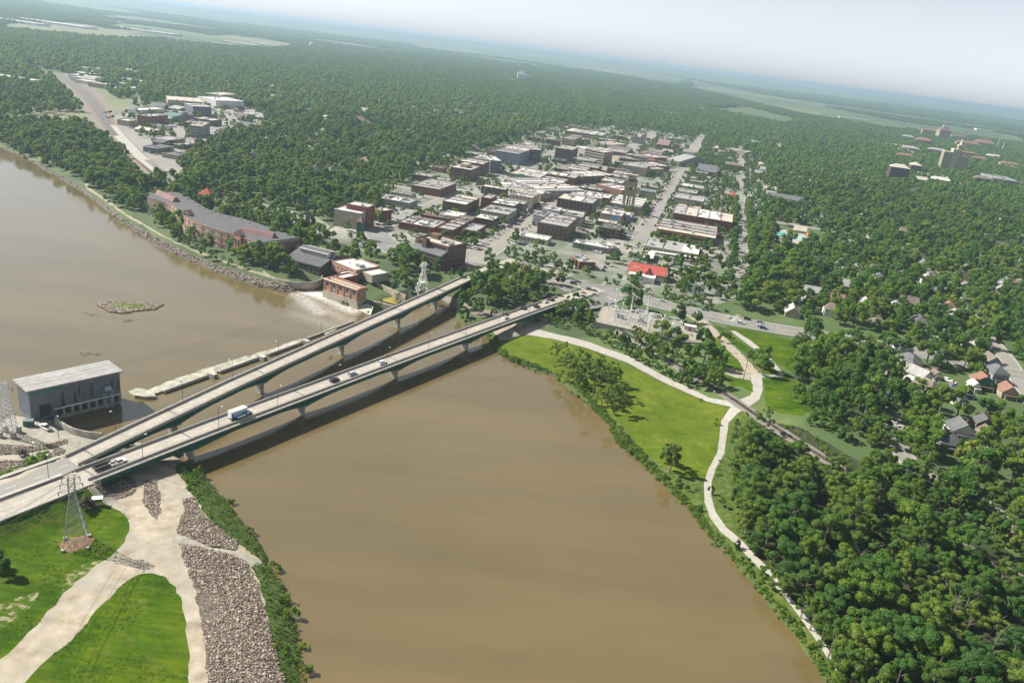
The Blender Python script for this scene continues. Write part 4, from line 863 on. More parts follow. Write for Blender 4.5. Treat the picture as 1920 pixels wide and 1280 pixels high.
# ---- old power plant group below the far bridge
def frame3(p1, p2, p3, z): return frame_of(p1, p2, p3, z, False)
def oldplant():
    # brick turbine house on its stone base
    a, b = W(607, 524, 5.5), W(675, 541, 5.5); c = W(687, 538, 5.5)
    cen, rz, w, d = frame3(W(609, 521, 5.5), W(671, 542, 5.5), W(686, 538, 5.5), 5.5); d = max(d, 8); foot(cen, rz, w, d, 1)
    t = thing('turbine_house', 'ruined brick turbine house on a stone base in the river', 'power house', (cen.x, cen.y, WATER_Z), rz)
    H = 12.5
    mb = MB(); x, y = w/2, d/2
    mb.box((0, 0, -1.5), (w+.8, d+.8, 6.5), base=True); mb.build('stone_base', WM['stone'], t)
    hole_box(w, d, 5.0, H, 1.6, .8).build('wall', WM['pink'], t)
    MB().add([(-x+.3, -y+.3, H-1.55), (x-.3, -y+.3, H-1.55), (x-.3, y-.3, H-1.55), (-x+.3, y-.3, H-1.55)], [(0, 1, 2, 3)]).build('roof', RM['tan'], t)
    MB().box((0, -y-.1, H-.3), (w+1.2, 1.6, .5)).box((0, y*.1, H-1.5), (w*.9, 1.2, 1.4), base=True).build('cornice', WM['cream'], t)
    n = max(5, int(w/5))
    for k in range(n):
        xx = (k-(n-1)/2)*w/n
        put('window', win_mesh(2.3, 3.0), t, loc=(xx, -y-.02, H-3.0)); 
        if k % 2: put('window', win_mesh(2.6, 1.2), t, loc=(xx, -y-.02, 6.3))
    for k in range(n+1): put('pilaster', MB().box((0, 0, 0), (.8, .5, H-5.4)).mesh('pilaster', WM['pink']), t, loc=((k-n/2)*w/n*.97, -y-.1, (H+5)/2-.3))
    for k in (0, 1): put('culvert_mouth', MB().bar((0, 0, 0), (0, .4, 0), 1.2, 12).mesh('culvert_mouth', M['glass']), t, loc=(w*.12+k*3.2, -y-.45-.15, 1.2))
    for k in range(3): put('window', win_mesh(1.4, 2.2), t, loc=(x+.02, (k-1)*d*.28, H-3.4), rz=R(90))
    # return wing with flat roof behind the left end
    cen2 = cen-Vector((math.cos(rz), math.sin(rz), 0))*(w/2-3)+Vector((-math.sin(rz), math.cos(rz), 0))*(d/2+6)
    t2 = put('rear_wing', hole_box(8, 13, 0, 13, .8, .5).mesh('rear_wing', WM['red']), t, loc=(-w/2+4.2, d/2+6.6, 0))
    MB().box((0, 0, 12.2), (7.2, 12.2, .1)).build('roof', RM['white'], t2)
oldplant()
bldg('white roofed brick plant building between turbine house and dark roofed mill', W(622, 490, 6), W(668, 508, 6), W(697, 495, 6), 6.5, 'pink', 'white', 1, 3, win=(1.6, 1.6, 4), single=True, snap=False)
_, cen, rz, w_, d_, _h = BLD[-1]; tt = BLD[-1][0]
put('side_wing', hole_box(11, 9, 0, 4.5, .4).mesh('side_wing', WM['dark']), tt, loc=(w_/2-2, -d_/2-4.6, 0)); put('wing_roof', MB().box((w_/2-2, -d_/2-4.6, 4.12), (10, 8.2, .1)).mesh('wing_roof', RM['white']), tt)
put('rear_wing', hole_box(11, 14, 0, 5.5, .4).mesh('rear_wing', WM['stone']), tt, loc=(w_/2+5.6, d_*.05, 0)); put('wing_roof', MB().box((w_/2+5.6, d_*.05, 5.12), (10, 13.2, .1)).mesh('wing_roof', RM['white']), tt)
# dark roofed mill with a glazed roof monitor
def mill():
    cen, rz, w, d = frame3(W(534, 483, 4.0), W(601, 500, 4.0), W(627, 476, 4.0), 4.0); foot(cen, rz, w, d, 1); z0 = -3
    t = thing('mill_building', 'old brick mill with a dark roof and a long glazed roof monitor beside the hotel', 'mill', (cen.x, cen.y, z0), rz)
    x, y, e, r = w/2, d/2, 7.0, 11.5
    MB().add([(-x, -y, 0), (x, -y, 0), (x, y, 0), (-x, y, 0), (-x, -y, e), (x, -y, e), (x, y, e), (-x, y, e), (-x, 0, r), (x, 0, r)], [(0, 1, 5, 4), (2, 3, 7, 6), (1, 2, 6, 9, 5), (3, 0, 4, 8, 7)]).build('wall', WM['dark'], t)
    mb = MB()
    for s in (-1, 1):
        q = [(-x-.4, s*(y+.5), e-.3), (x+.4, s*(y+.5), e-.3), (x+.4, 0, r+.1), (-x-.4, 0, r+.1)]; q = q if s < 0 else q[::-1]; mb.add(q+[(a, b, c-.2) for a, b, c in q], [(0, 1, 2, 3), (7, 6, 5, 4), (0, 4, 5, 1), (1, 5, 6, 2), (3, 2, 6, 7), (0, 3, 7, 4)])
    mb.build('roof', RM['dark'], t)
    m = put('roof_monitor', MB().box((0, 0, r-1.6), (w*.82, d*.30, 2.8), base=True).mesh('roof_monitor', WM['white']), t)
    q = [(-w*.42, -d*.18, r+.7), (w*.42, -d*.18, r+.7), (w*.42, 0, r+2.4), (-w*.42, 0, r+2.4), (-w*.42, d*.18, r+.7), (w*.42, d*.18, r+.7)]
    MB().add(q, [(0, 1, 2, 3), (3, 2, 5, 4), (0, 3, 4), (1, 5, 2)]).build('monitor_roof', RM['dark'], m)
    n = int(w*.8/2.6)
    for k in range(n): put('monitor_window', MB().box((0, 0, 0), (1.7, .1, 1.1)).mesh('monitor_window', M['glass']), m, loc=((k-(n-1)/2)*2.6, -d*.15-.03, r+.2))
    n = int(w/3.6)
    for k in range(n): put('window', win_mesh(1.6, 3.6), t, loc=((k-(n-1)/2)*3.6, -y-.02, 3.6))
    for k in range(3): put('window', win_mesh(1.6, 3.0), t, loc=(x+.02, (k-1)*4.2, 3.6), rz=R(90))
mill()
def wallrun(name, pts, z0, z1, th, m, label=None, cat='retaining wall', kind=None):
    mb = MB()
    for a, b in zip(pts, pts[1:]):
        d = (b-a).normalized(); n = Vector((-d.y, d.x, 0))*th/2; a2, b2 = a-d*th*.3, b+d*th*.3
        mb.prism([(a2-n).xy, (b2-n).xy, (b2+n).xy, (a2+n).xy], z0, z1)
    return mb.build(name, m, label=label, cat=cat if label else None, kind=kind)
wallrun('retaining_wall', spl([W(x, y, -3) for x, y in ((494, 512), (510, 522), (535, 530), (560, 533), (585, 532), (601, 527), (604, 520))], 4), -9, -1.6, .6, M['oldconc'], 'curved pale concrete retaining wall at the water edge below the dark roofed mill')
wallrun('retaining_wall', [W(x, y, -1) for x, y in ((681, 522), (705, 532), (735, 545), (760, 556))], -8, .2, .7, WM['stone'], 'old stone wall along the tailrace canal behind the turbine house')
wallrun('retaining_wall', [W(x, y, -3) for x, y in ((686, 560), (715, 566), (742, 573), (760, 566))], -9, -3.4, 1.2, WM['stone'], 'broken stone wall between canal and river beside the turbine house')
mb = MB(); q = [W(x, y, -4.5) for x, y in ((688, 545), (700, 545), (755, 560), (742, 571), (690, 557))]; mb.add([(p.x, p.y, -4.5) for p in q], [(0, 1, 2, 3, 4)]); mb.build('tailrace_water', mat('algae_green_canal_water', [(.3, (.20, .17, .03)), (.7, (.28, .24, .05))], .3, 5, rough=.15), kind='structure')
mb = MB(); q = [(W(x, y, z)) for x, y, z in ((667, 574, -6.4), (690, 569, -3.6), (700, 575, -3.6), (695, 590, -6.6), (680, 586, -7.3))]; mb.add(q, [(0, 4, 3, 2, 1)]).add([(p.x, p.y, -9) for p in q]+q, [(k, (k+1) % 5, 5+(k+1) % 5, 5+k) for k in range(5)]); mb.build('spillway_apron', M['oldconc'], label='sloping pale concrete spillway apron at the end of the dam', cat='dam')
t = thing('trash_rack', 'blue grey comb of steel rack bars above the canal beside the far bridge', 'rack', W(752, 560, -2))
a, b = W(742, 560, -2.5), W(766, 549, -2.5)
for k in range(18):
    p = a.lerp(b, k/17); o = MB().box((p.x, p.y, -4.5), (.35, .35, 5.5), base=True).build('bar', M['grey_steel'], t); o.matrix_parent_inverse = wlocal(t)
# ---- brown office building
def office():
    cen, rz, w, d = frame3(W(769, 455-6, 17), W(835, 463, 17), W(860, 462, 17), 17)
    cen, rz, w, d = frame3(W(771, 446, 17), W(833, 464, 17), W(858, 446, 17), 17); w = max(w, 26); d = min(max(d, 16), 22); foot(cen, rz, w, d+8, 1)
    t = thing('office_building', 'brown brick office building with dark ribbon windows and a stepped grey roof', 'building', (cen.x, cen.y, -2), rz); H = 19
    hole_box(w, d, 0, H, 1.2, .4).build('wall', WM['brown'], t); MB().box((0, 0, H-1.25), (w-.6, d-.6, .1)).build('roof', RM['tan'], t)
    fw = 6.5
    v = [(-w*.48, -d/2-fw, 0), (w*.47, -d/2-fw, 0), (w*.47, -d/2, 0), (-w*.48, -d/2, 0), (-w*.48, -d/2-fw, 12.4), (w*.47, -d/2-fw, 12.4), (w*.47, -d/2, 15.0), (-w*.48, -d/2, 15.0)]
    MB().add(v, [(0, 1, 5, 4), (1, 2, 6, 5), (3, 0, 4, 7)]).build('front_block', WM['brown'], t)
    MB().add([(x, y, z+.05) for x, y, z in v[4:]]+[(x, y, z-.3) for x, y, z in v[4:]], [(0, 1, 2, 3), (0, 4, 5, 1), (3, 7, 4, 0), (1, 5, 6, 2)]).build('lower_roof', RM['slate'], t)
    for f in range(4):
        for s in (-.24, .24): put('ribbon_window', MB().box((0, 0, 0), (w*.43, .3, 1.0)).mesh('ribbon_window', M['glass']), t, loc=(w*s, -d/2-fw-.0, 2.2+f*3.0))
        put('ribbon_window', MB().box((0, 0, 0), (.3, d*.8, 1.0)).mesh('ribbon_window', M['glass']), t, loc=(w/2, 0, 3+f*4.0))
        put('ribbon_window', MB().box((0, 0, 0), (.3, d*.8, 1.0)).mesh('ribbon_window', M['glass']), t, loc=(-w/2, 0, 3+f*4.0))
    put('ribbon_window', MB().box((0, 0, 0), (w*.8, .3, 1.0)).mesh('ribbon_window', M['glass']), t, loc=(0, -d/2, 16.9))
    put('stair_tower', hole_box(4, 4, 0, H+1.5, .3).mesh('stair_tower', WM['brown']), t, loc=(-w*.16, -d/2-.6, 0))
    put('roof_house', MB().box((0, 0, 0), (7, 5, 3.6), base=True).mesh('roof_house', WM['brown']), t, loc=(-w*.25, d*.15, H-1.2))
    for k in range(4): put('rooftop_unit', _acm2, t, loc=(w*(.02+.11*k), (-1)**k*d*.1, H-1.2), rz=R(90)*k)
office()
# clock-like corner kiosk tower
p = W(675, 447, 0); t = thing('corner_tower', 'dark green netted tower with a small red brown pyramid top beside the curving street', 'tower', (p.x, p.y, 0), -GA)
MB().box((0, 0, 2.5), (4.6, 4.6, 11), base=True).build('shaft', WM['teal'], t); MB().add([(-2.6, -2.6, 13.5), (2.6, -2.6, 13.5), (2.6, 2.6, 13.5), (-2.6, 2.6, 13.5), (0, 0, 18)], [(0, 1, 4), (1, 2, 4), (2, 3, 4), (3, 0, 4), (3, 2, 1, 0)]).build('roof', RM['mauve'], t)
for sx in (-1, 1):
    for sy in (-1, 1): put('leg', MB().box((0, 0, 0), (.5, .5, 2.5), base=True).mesh('leg', WM['tan']), t, loc=(sx*2, sy*2, 0))
# ---- bell tower over the drive-in bank
def belltower():
    p = W(1175, 398, 0); t = thing('bell_tower', 'tall tan concrete tower with an open arched belfry above the broad pale bank', 'tower', (p.x, p.y, 0), -GA); foot(p, -GA, 16, 12); H = 40; w = 12.5; d = 7
    for sx in (-1, 1): put('pier', MB().box((0, 0, 0), (2.4, d, H-5), base=True).mesh('pier', WM['yellow']), t, loc=(sx*(w/2-1.2), 0, 0))
    put('stair_core', MB().box((0, 0, 0), (1.6, 3, 24), base=True).mesh('stair_core', WM['dark']), t, loc=(-1.0, 0, 0))
    put('stair_core', MB().box((0, 0, 0), (1.2, 2.6, 24), base=True).mesh('stair_core', WM['tan']), t, loc=(1.4, 0, 0))
    for z, hh in ((18, 7.2), (28.5, 5.2)): put('wall_panel', MB().box((0, 0, 0), (w-4.8, d-.3, hh), base=True).mesh('wall_panel', WM['yellow']), t, loc=(0, 0, z))
    put('louvre', MB().box((0, 0, 0), (5, d+.2, 1.6)).mesh('louvre', M['glass']), t, loc=(0, 0, 27.0))
    mb = MB(); n = 8; ro = w/2-2.4     # arch
    for y0, y1 in ((-d/2, d/2),):
        for k in range(n):
            a0, a1 = math.pi*k/n, math.pi*(k+1)/n; q = [(ro*math.cos(a0), 34+ro*.8*math.sin(a0)), (ro*math.cos(a1), 34+ro*.8*math.sin(a1)), (ro*math.cos(a1)*1.0, H-.6), (ro*math.cos(a0)*1.0, H-.6)]
            mb.add([(x, y0, z) for x, z in q]+[(x, y1, z) for x, z in q], [(0, 3, 2, 1), (4, 5, 6, 7), (0, 1, 5, 4)])
    mb.build('arch', WM['yellow'], t)
    put('cap', MB().box((0, 0, H-.6), (w+.2, d+.2, 1.6), base=True).mesh('cap', WM['tan']), t)
    for k in range(4): put('bell', MB().bar((0, 0, 0), (0, 0, 1.3), .9, 8, r1=.3).mesh('bell', M['dark_steel']), t, loc=(-2.6+k*1.7, 0, 34.5))
    MB().box((0, 0, 34.1), (w-5, .4, .4)).build('bell_beam', M['dark_steel'], t)
belltower()
# ---- stone courthouse with a clock tower
def courthouse():
    p = W(1197, 269, 0); t = thing('courthouse', 'pale stone courthouse with a pointed clock tower at the far end of downtown', 'courthouse', (p.x, p.y, 0), -GA); foot(p, -GA, 34, 26)
    w, d, e = 26, 20, 13
    MB().box((0, 0, 0), (w, d, e), base=True).build('wall', WM['stone'], t)
    for px, pw in ((-7, 9), (6, 9)):
        MB().add([(px-pw/2, -d/2-1, e-1), (px+pw/2, -d/2-1, e-1), (px, -d/2-1, e+6), (px, 0, e+6)], [(0, 1, 2), (0, 2, 3), (1, 3, 2)]).build('gable', WM['stone'], t)
    MB().add([(-w/2, -d/2, e), (w/2, -d/2, e), (w/2, d/2, e), (-w/2, d/2, e), (-w/4, 0, e+6), (w/4, 0, e+6)], [(0, 1, 5, 4), (1, 2, 5), (2, 3, 4, 5), (3, 0, 4)]).build('roof', RM['grey'], t)
    tw = put('clock_tower', MB().box((0, 0, 0), (5.5, 5.5, 24), base=True).mesh('clock_tower', WM['stone']), t, loc=(w/2-2, -2, 0))
    MB().add([(-3, -3, 24), (3, -3, 24), (3, 3, 24), (-3, 3, 24), (0, 0, 33)], [(0, 1, 4), (1, 2, 4), (2, 3, 4), (3, 0, 4)]).build('spire', RM['grey'], tw)
    MB().bar((0, -2.8, 21.5), (0, -3.0, 21.5), 1.6, 12).build('clock_face', M['white'], tw)
    facade(t, w, d, .5, e, 3, 1.6, 2.4, 3.6)
courthouse()
# ---- campus on the ridge at the right
def campus():
    def hip(label, cx, cy, w, d, e, r, wl, rf, rot=0, floors=3, name='campus_hall', base=0):
        p = W(cx, cy, base); t = thing(name, label, 'building', (p.x, p.y, base), -GA+rot); foot(p, -GA+rot, w, d, 6); foot(p-Vector((p.x, p.y, 0)).normalized()*(d/2+22), -GA+rot, w*.8, 34, 0)
        MB().box((0, 0, 0), (w, d, e), base=True).build('wall', WM[wl], t); i = min(w, d)*.42
        MB().add([(-w/2-.6, -d/2-.6, e), (w/2+.6, -d/2-.6, e), (w/2+.6, d/2+.6, e), (-w/2-.6, d/2+.6, e), (-w/2+i, 0, e+r), (w/2-i, 0, e+r)] if w >= d else [(-w/2-.6, -d/2-.6, e), (w/2+.6, -d/2-.6, e), (w/2+.6, d/2+.6, e), (-w/2-.6, d/2+.6, e), (0, -d/2+i, e+r), (0, d/2-i, e+r)],
            [(0, 1, 5, 4), (1, 2, 5), (2, 3, 4, 5), (3, 0, 4), (3, 2, 1, 0)] if w >= d else [(0, 1, 4), (1, 2, 5, 4), (2, 3, 5), (3, 0, 4, 5), (3, 2, 1, 0)]).build('roof', RM[rf], t)
        facade(t, w, d, .5, e, floors, 1.8, 2.2, 4.5); return t
    hip('six storey dark brick residence hall with a hipped tan roof', 1680, 338, 34, 24, 25, 6, 'dark', 'tan', 0, 6, name='residence_hall')
    hip('rear wing with a tan hipped roof behind the six storey dark brick hall', 1712, 326, 22, 26, 19, 6, 'brown', 'tan', 0, 5, name='residence_hall')
    t = hip('tall tan campus hall with a red hipped roof and two small turrets', 1765, 262, 46, 30, 38, 12, 'tan', 'tile', .25, 6)
    for s in (-5, 5): put('turret', MB().box((0, 0, 0), (5, 5, 13), base=True).mesh('turret', WM['cream']), t, loc=(s, 0, 46)); put('turret_cap', MB().bar((0, 0, 0), (0, 0, 5), 4, 4, r1=.2).mesh('turret_cap', RM['tile']), t, loc=(s, 0, 59))
    hip('lower tan campus hall with a red roof left of the turreted one', 1742, 257, 70, 26, 28, 4, 'tan', 'tile', 0, 5)
    hip('red roofed hall in front of the turreted campus hall', 1728, 272, 50, 30, 16, 10, 'brown', 'tile', 0, 3)
    hip('long red roofed hall right of the tall hotel', 1812, 277, 80, 26, 16, 8, 'tan', 'tile', 0, 3)
    hip('isolated campus hall with a broad red roof near the right edge', 1843, 275, 70, 34, 15, 12, 'slate', 'tile', 0, 2)
    hip('pink brick hall right of the tall hotel below the long red roof', 1812, 295, 52, 26, 14, 3, 'pink', 'pink' if 0 else 'tile', 0, 3)
    for k, (x, y, w_, d_, e_, wl_, rf_, la_) in enumerate(((1695, 300, 40, 20, 12, 'tan', 'tile', 'small red roofed hall left of the long tan campus hall'), (1705, 285, 46, 20, 12, 'cream', 'grey', 'pale hall at the left end of the campus'), (1755, 290, 50, 22, 14, 'tan', 'grey', 'grey roofed hall just left of the hilltop hotel'), (1835, 305, 40, 20, 12, 'brown', 'tile', 'red roofed hall right of the pink brick hall'), (1860, 300, 44, 20, 12, 'cream', 'tan', 'pale hall near the obelisk masts'),
       (1795, 262, 56, 22, 16, 'cream', 'tile', 'pale red roofed hall behind the hilltop hotel'), (1700, 262, 40, 18, 12, 'white', 'grey', 'white hall far left of the turreted one'), (1840, 345, 36, 20, 12, 'red', 'brown', 'brick hall above the blue grey apartments'), (1760, 345, 40, 18, 9, 'tan', 'white', 'low white roofed hall below the hilltop hotel'), (1890, 315, 50, 22, 12, 'tan', 'tile', 'red roofed hall at the right edge above the apartments'), (1725, 345, 30, 16, 9, 'pink', 'tan', 'small pink hall right of the dark brick residence hall'))):
        hip(la_, x, y, w_, d_, e_, 5, wl_, rf_, 0, 3)
    # tall stepped hotel
    p = W(1784, 322, 0); t = thing('hilltop_hotel', 'tall stepped tan hotel tower with a pointed top on the ridge', 'hotel', (p.x, p.y, 0), -GA); foot(p, -GA, 60, 40); foot(p-Vector((p.x, p.y, 0)).normalized()*40, -GA, 50, 40)
    for x, w, d, h, c in ((-20, 20, 26, 44, 'tan'), (-4, 16, 24, 52, 'cream'), (12, 22, 26, 38, 'stone'), (3, 10, 12, 62, 'tan')):
        s = put('wing', MB().box((0, 0, 0), (w, d, h), base=True).mesh('wing', WM[c]), t, loc=(x, 0, 0)); facade(s, w, d, 1, h-2, int(h/4), 1.6, 2, 4)
    put('spire', MB().bar((3, 0, 62), (3, 0, 76), 5, 4, r1=.4).mesh('spire', RM['tan']), t); put('spire_base', MB().box((3, 0, 60), (12, 13, 3)).mesh('spire_base', WM['cream']), t)
    for cx, cy in ((1869, 277), (1878, 284)):
        p = W(cx, cy, 0); put('monument', MB().bar((0, 0, 0), (0, 0, 34), 2.2, 4, r1=.6).box((0, 0, 0), (9, 9, 2), base=True).mesh('monument', WM['white']), None, 'slender white obelisk mast among trees, '+('left one' if cx == 1869 else 'right one with a wide base'), 'monument', None, None, (p.x, p.y, 0), 0)
campus()
# ---- water tower and grain silos on the plain
p = W(584, 91, 0); t = thing('water_tower', 'pale round water tower standing out of the far trees', 'water tower', (p.x, p.y, 0))
MB().bar((0, 0, 0), (0, 0, 30), 13, 18).build('tank', WM['cream'], t); MB().bar((0, 0, 30), (0, 0, 33), 13, 18, r1=2).build('cap', WM['white'], t)
p = W(978, 151, 0); t = thing('grain_elevator', 'white cluster of grain silos with a head house on the far plain', 'grain elevator', (p.x, p.y, 0), -GA)
for k in range(5): put('silo', MB().bar((0, 0, 0), (0, 0, 34), 5.4, 12).mesh('silo', WM['white']), t, loc=(-20+k*10, 0, 0)); 
for k in range(4): put('silo', MB().bar((0, 0, 0), (0, 0, 34), 5.4, 12).mesh('silo', WM['white']), t, loc=(-15+k*10, 9, 0))
MB().box((-6, 4, 34), (22, 8, 8), base=True).build('head_house', WM['white'], t)
# ---- new powerhouse at the left
def powerhouse():
    zb = -6.5; zt = 8.6
    A = W(12, 719, zt); B = W(49, 734, zt); Cc = W(231, 695, zt)     # roof corners: left, near-left, near-right
    u = (Cc-B); u.z = 0; w = u.length; u.normalize(); v = Vector((-u.y, u.x, 0)); d = abs((A-B).dot(v)); d = max(d, 14); rz = math.atan2(u.y, u.x)
    cen = B+u*w/2+v*d/2; t = thing('powerhouse', 'long slate grey metal clad powerhouse with a flat overhanging roof at the river edge', 'power house', (cen.x, cen.y, WATER_Z), rz); foot(cen, rz, w, d, 1)
    W_, D_ = w-2.2, d-2.0; z1 = zt-WATER_Z-.9
    ribm = mat('ribbed_slate_cladding', [(.3, (.115, .13, .155)), (.7, (.15, .168, .195))], .4, 4, rough=.5)
    MB().box((0, 0, 0), (w, d, .55), base=True).build('roof', WM['white'], t, loc=(0, 0, z1+.35)) if 0 else put('roof', MB().box((0, 0, z1+.62), (w, d, .55)).mesh('roof', RM['grey']), t)
    sk = 5.2
    put('wall', MB().box((0, 0, sk), (W_, D_, z1-sk+.34), base=True).mesh('wall', ribm), t)
    put('left_wall', MB().box((-W_/2+W_*.13, 0, 1.8), (W_*.26, D_-.05, 3.38), base=True).mesh('left_wall', ribm), t)
    put('green_frieze', MB().box((-W_/2+W_*.20, -D_/2-.06, z1-.7), (W_*.40, .2, 1.7)).box((-W_/2-.06, 0, z1-.7), (.2, D_+.2, 1.7)).mesh('green_frieze', mat('green_glass_frieze', (.05, .16, .12), 2, 3, rough=.2)), t)
    ribs = MB()
    for k in range(int(W_/1.2)): ribs.box((-W_/2+.6+k*1.2, -D_/2-.03, (sk+z1)/2), (.12, .08, z1-sk))
    for k in range(int(D_/1.2)): ribs.box((-W_/2-.03, -D_/2+.6+k*1.2, (sk+z1)/2-1.0), (.08, .12, z1-sk+2))
    ribs.build('cladding_ribs', ribm, t, kind='stuff')
    for x, z, ww, hh in ((-.155, 8.0, 1.1, 7.2), (-.02, 8.0, 1.1, 4.2), (.03, 10.5, .5, 4.5), (.085, 8.6, .5, 1.2), (.17, 9.6, .9, 6.4), (.31, 8.3, .9, 3.4), (.40, 9.8, .9, 4.6), (.475, 9.2, .5, 3.0)):
        put('slot_window', MB().box((0, 0, 0), (ww, .3, hh)).mesh('slot_window', M['glass']), t, loc=(W_*x+0, -D_/2-.0, z))
        for k in range(int(hh/.7)): pass
    put('garage_door', MB().box((0, 0, 0), (4.2, .3, 5.0)).mesh('garage_door', M['glass']), t, loc=(-W_/2+5.4, -D_/2-.02, 5.6))
    put('door', MB().box((0, 0, 0), (1.1, .3, 2.1)).mesh('door', M['glass']), t, loc=(-W_/2+10.5, -D_/2-.02, 4.6))
    # intake bays over the water
    put('plinth', MB().box((W_*.13, .4, -1.5), (W_*.74, D_-1.0, 2.6), base=True).mesh('plinth', M['oldconc']), t)
    put('rear_wall', MB().box((W_*.13, D_/2-.5, 1), (W_*.74, .6, 4.3), base=True).mesh('rear_wall', M['oldconc']), t)
    n = 9
    for k in range(n): put('pier', MB().box((0, 0, 0), (.9, D_-.6, 4.3), base=True).mesh('pier', M['pier']), t, loc=(-W_*.235+k*W_*.735/(n-1)-.0, .3, 1.0))
    put('sill', MB().box((W_*.13, -D_/2-.15, sk-.1), (W_*.76, .7, .4)).mesh('sill', M['white']), t)
    # gate hoist crane hanging on the front
    ck = put('gate_crane', MB().box((0, 0, 0), (.01, .01, .01)).mesh('gate_crane', M['grey_steel']), t, loc=(W_*.335, -D_/2-1.6, 0))
    mb = MB()
    for sx in (-1.6, 1.6):
        for sy in (-1.1, 1.1): mb.bar((sx, sy, 1.2), (sx, sy, 9), .14)
        for z in (2.5, 4.5, 6.5, 8.8): mb.bar((sx, -1.1, z), (sx, 1.1, z), .1)
    for sy in (-1.1, 1.1):
        for z in (1.5, 4, 6.5, 9): mb.bar((-1.6, sy, z), (1.6, sy, z), .12)
        mb.bar((-1.6, sy, 1.5), (1.6, sy, 6.5), .1)
    mb.box((0, 0, 9), (2.4, 1.6, 1.3), base=True); mb.build('lattice_frame', mat('pale_blue_steel', (.34, .42, .52), 1, 3, rough=.5), ck)
powerhouse()
wallrun('tailrace_wall', spl([W(x, y, -3) for x, y in ((104, 785), (122, 798), (142, 807), (165, 812), (190, 815))], 4), -9, -2.2, .7, M['oldconc'], 'curved concrete wall round the dark tailrace pool in front of the powerhouse')
# ---- low dam with inflated rubber crest
def dam():
    seg = [[(243, 736), (262, 731), (292, 731), (292, 743), (272, 742), (255, 740)], [(281, 725), (330, 690), (383, 693), (388, 697), (340, 720), (290, 739)], [(325, 700), (400, 668), (485, 659), (487, 665), (400, 697), (345, 715)], [(400, 690), (470, 662), (545, 632), (573, 632), (573, 640), (500, 666), (405, 697)]]
    a0, a1 = W(290, 737, -6), W(572, 638, -6); axis = (a1-a0); L = axis.length; ax = axis.normalized(); n = Vector((-ax.y, ax.x, 0))
    t = thing('low_dam', 'low river dam of pale worn concrete slabs with a rubber crest, parallel to the bridges', 'dam', a0)
    am = mat('worn_dam_concrete', [(.30, (.10, .11, .07)), (.40, (.24, .23, .18)), (.5, (.38, .355, .30)), (.7, (.47, .44, .38))], .35, 10, bmp=.3, bscale=1.2, scale2=.12, c2=(.22, .25, .18), amt=.6)
    rd = random.Random(3); k = 0; s = 0
    while s < L-2:
        l = min(rd.uniform(7, 13), L-s); wd = 4.6+1.6*math.sin(s*.05+.5)+rd.uniform(-.25, .25)
        p0, p1 = a0+ax*(s+.12), a0+ax*(s+l-.12); z = -6.1+rd.uniform(-.12, .12); jj = [rd.uniform(-.7, .7) for _ in range(3)]
        poly = [p0.xy, p1.xy, (p1+n*(wd+jj[0])).xy, (p0.lerp(p1, .5)+n*(wd+jj[1])).xy, (p0+n*(wd+jj[2])).xy]
        o = MB().prism(poly, -8.5, z).build('apron_slab', am, t); o.matrix_parent_inverse = wlocal(t); s += l; k += 1
    for c in range(3):
        q0, q1 = a0+ax*(L*c/3+4)-n*.9, a0+ax*(L*(c+1)/3-3)-n*.9
        o = MB().tube([Vector((p.x, p.y, -6.2)) for p in (q0, q1)], .85, 8).build('rubber_crest', M['pier'], t, smooth=True); o.matrix_parent_inverse = wlocal(t)
        pz = a0+ax*(L*(c+1)/3-1.0)-n*1.6; o = MB().box((pz.x, pz.y, -8), (2.6, 4.6, 2.9), math.atan2(ax.y, ax.x), base=True).build('dam_pier', M['oldconc'], t); o.matrix_parent_inverse = wlocal(t)
    b0, b1 = W(575, 634, -6), W(662, 602, -6); o = MB().tube([Vector((b0.x, b0.y, -6.4)), Vector((b1.x, b1.y, -6.4))], .75, 8).build('rubber_crest', M['pier'], t); o.matrix_parent_inverse = wlocal(t)
    o = MB().prism([W(x, y, -6).xy for x, y in ((240, 735), (258, 728), (285, 733), (293, 744), (272, 745), (252, 742))], -8.5, -5.6).build('abutment_slab', am, t); o.matrix_parent_inverse = wlocal(t)
    o = MB().prism([W(x, y, -6).xy for x, y in ((604, 622), (625, 612), (632, 616), (612, 626))], -8.5, -6.3).build('apron_slab', am, t); o.matrix_parent_inverse = wlocal(t)
dam()
# ================================================================ remaining downtown blocks
def overlaps(q, pad=None):
    c = q.mean(0); rad = np.hypot(*(q-c).T).max(); pts = np.vstack([q, c[None], (q+np.roll(q, 1, 0))/2])
    for F_ in FOOT:
        c2_ = F_.mean(0); r2 = np.hypot(*(F_-c2_).T).max()
        if np.hypot(*(c-c2_)) > rad+r2: continue
        if pip(pts, F_).any() or pip(np.vstack([F_, c2_[None], (F_+np.roll(F_, 1, 0))/2]), q).any(): return True
    return False
def near_road(q, clear=2.0):
    pts = np.vstack([q, (q+np.roll(q, 1, 0))/2])
    return any((segd(pts, L_)[0] < wd_/2+clear).any() for L_, wd_ in road_lines)
fr_ = random.Random(5)
def try_block(c, w, d, h, wl, rf, label, group, fl=2, ac=3, clear=2.0):
    P1 = c-EV*w/2-SV*d/2; P2 = c+EV*w/2-SV*d/2; P3 = c+EV*w/2+SV*d/2; P4 = c-EV*w/2+SV*d/2
    q = np.array([(p.x, p.y) for p in (P1, P2, P3, P4)])
    if overlaps(q) or near_road(q, clear): return False
    bldg(label, P1, P2, P3, h, wl, rf, fl, ac, group=group); return True
m0 = W(977, 423, 0); walls_ = ['brown', 'red', 'tan', 'brown', 'stone', 'grey', 'cream', 'dark', 'pink']; cname = {'brown': 'brown brick', 'red': 'red brick', 'tan': 'tan', 'stone': 'stone', 'grey': 'grey', 'cream': 'cream', 'dark': 'dark brick', 'pink': 'pink brick'}
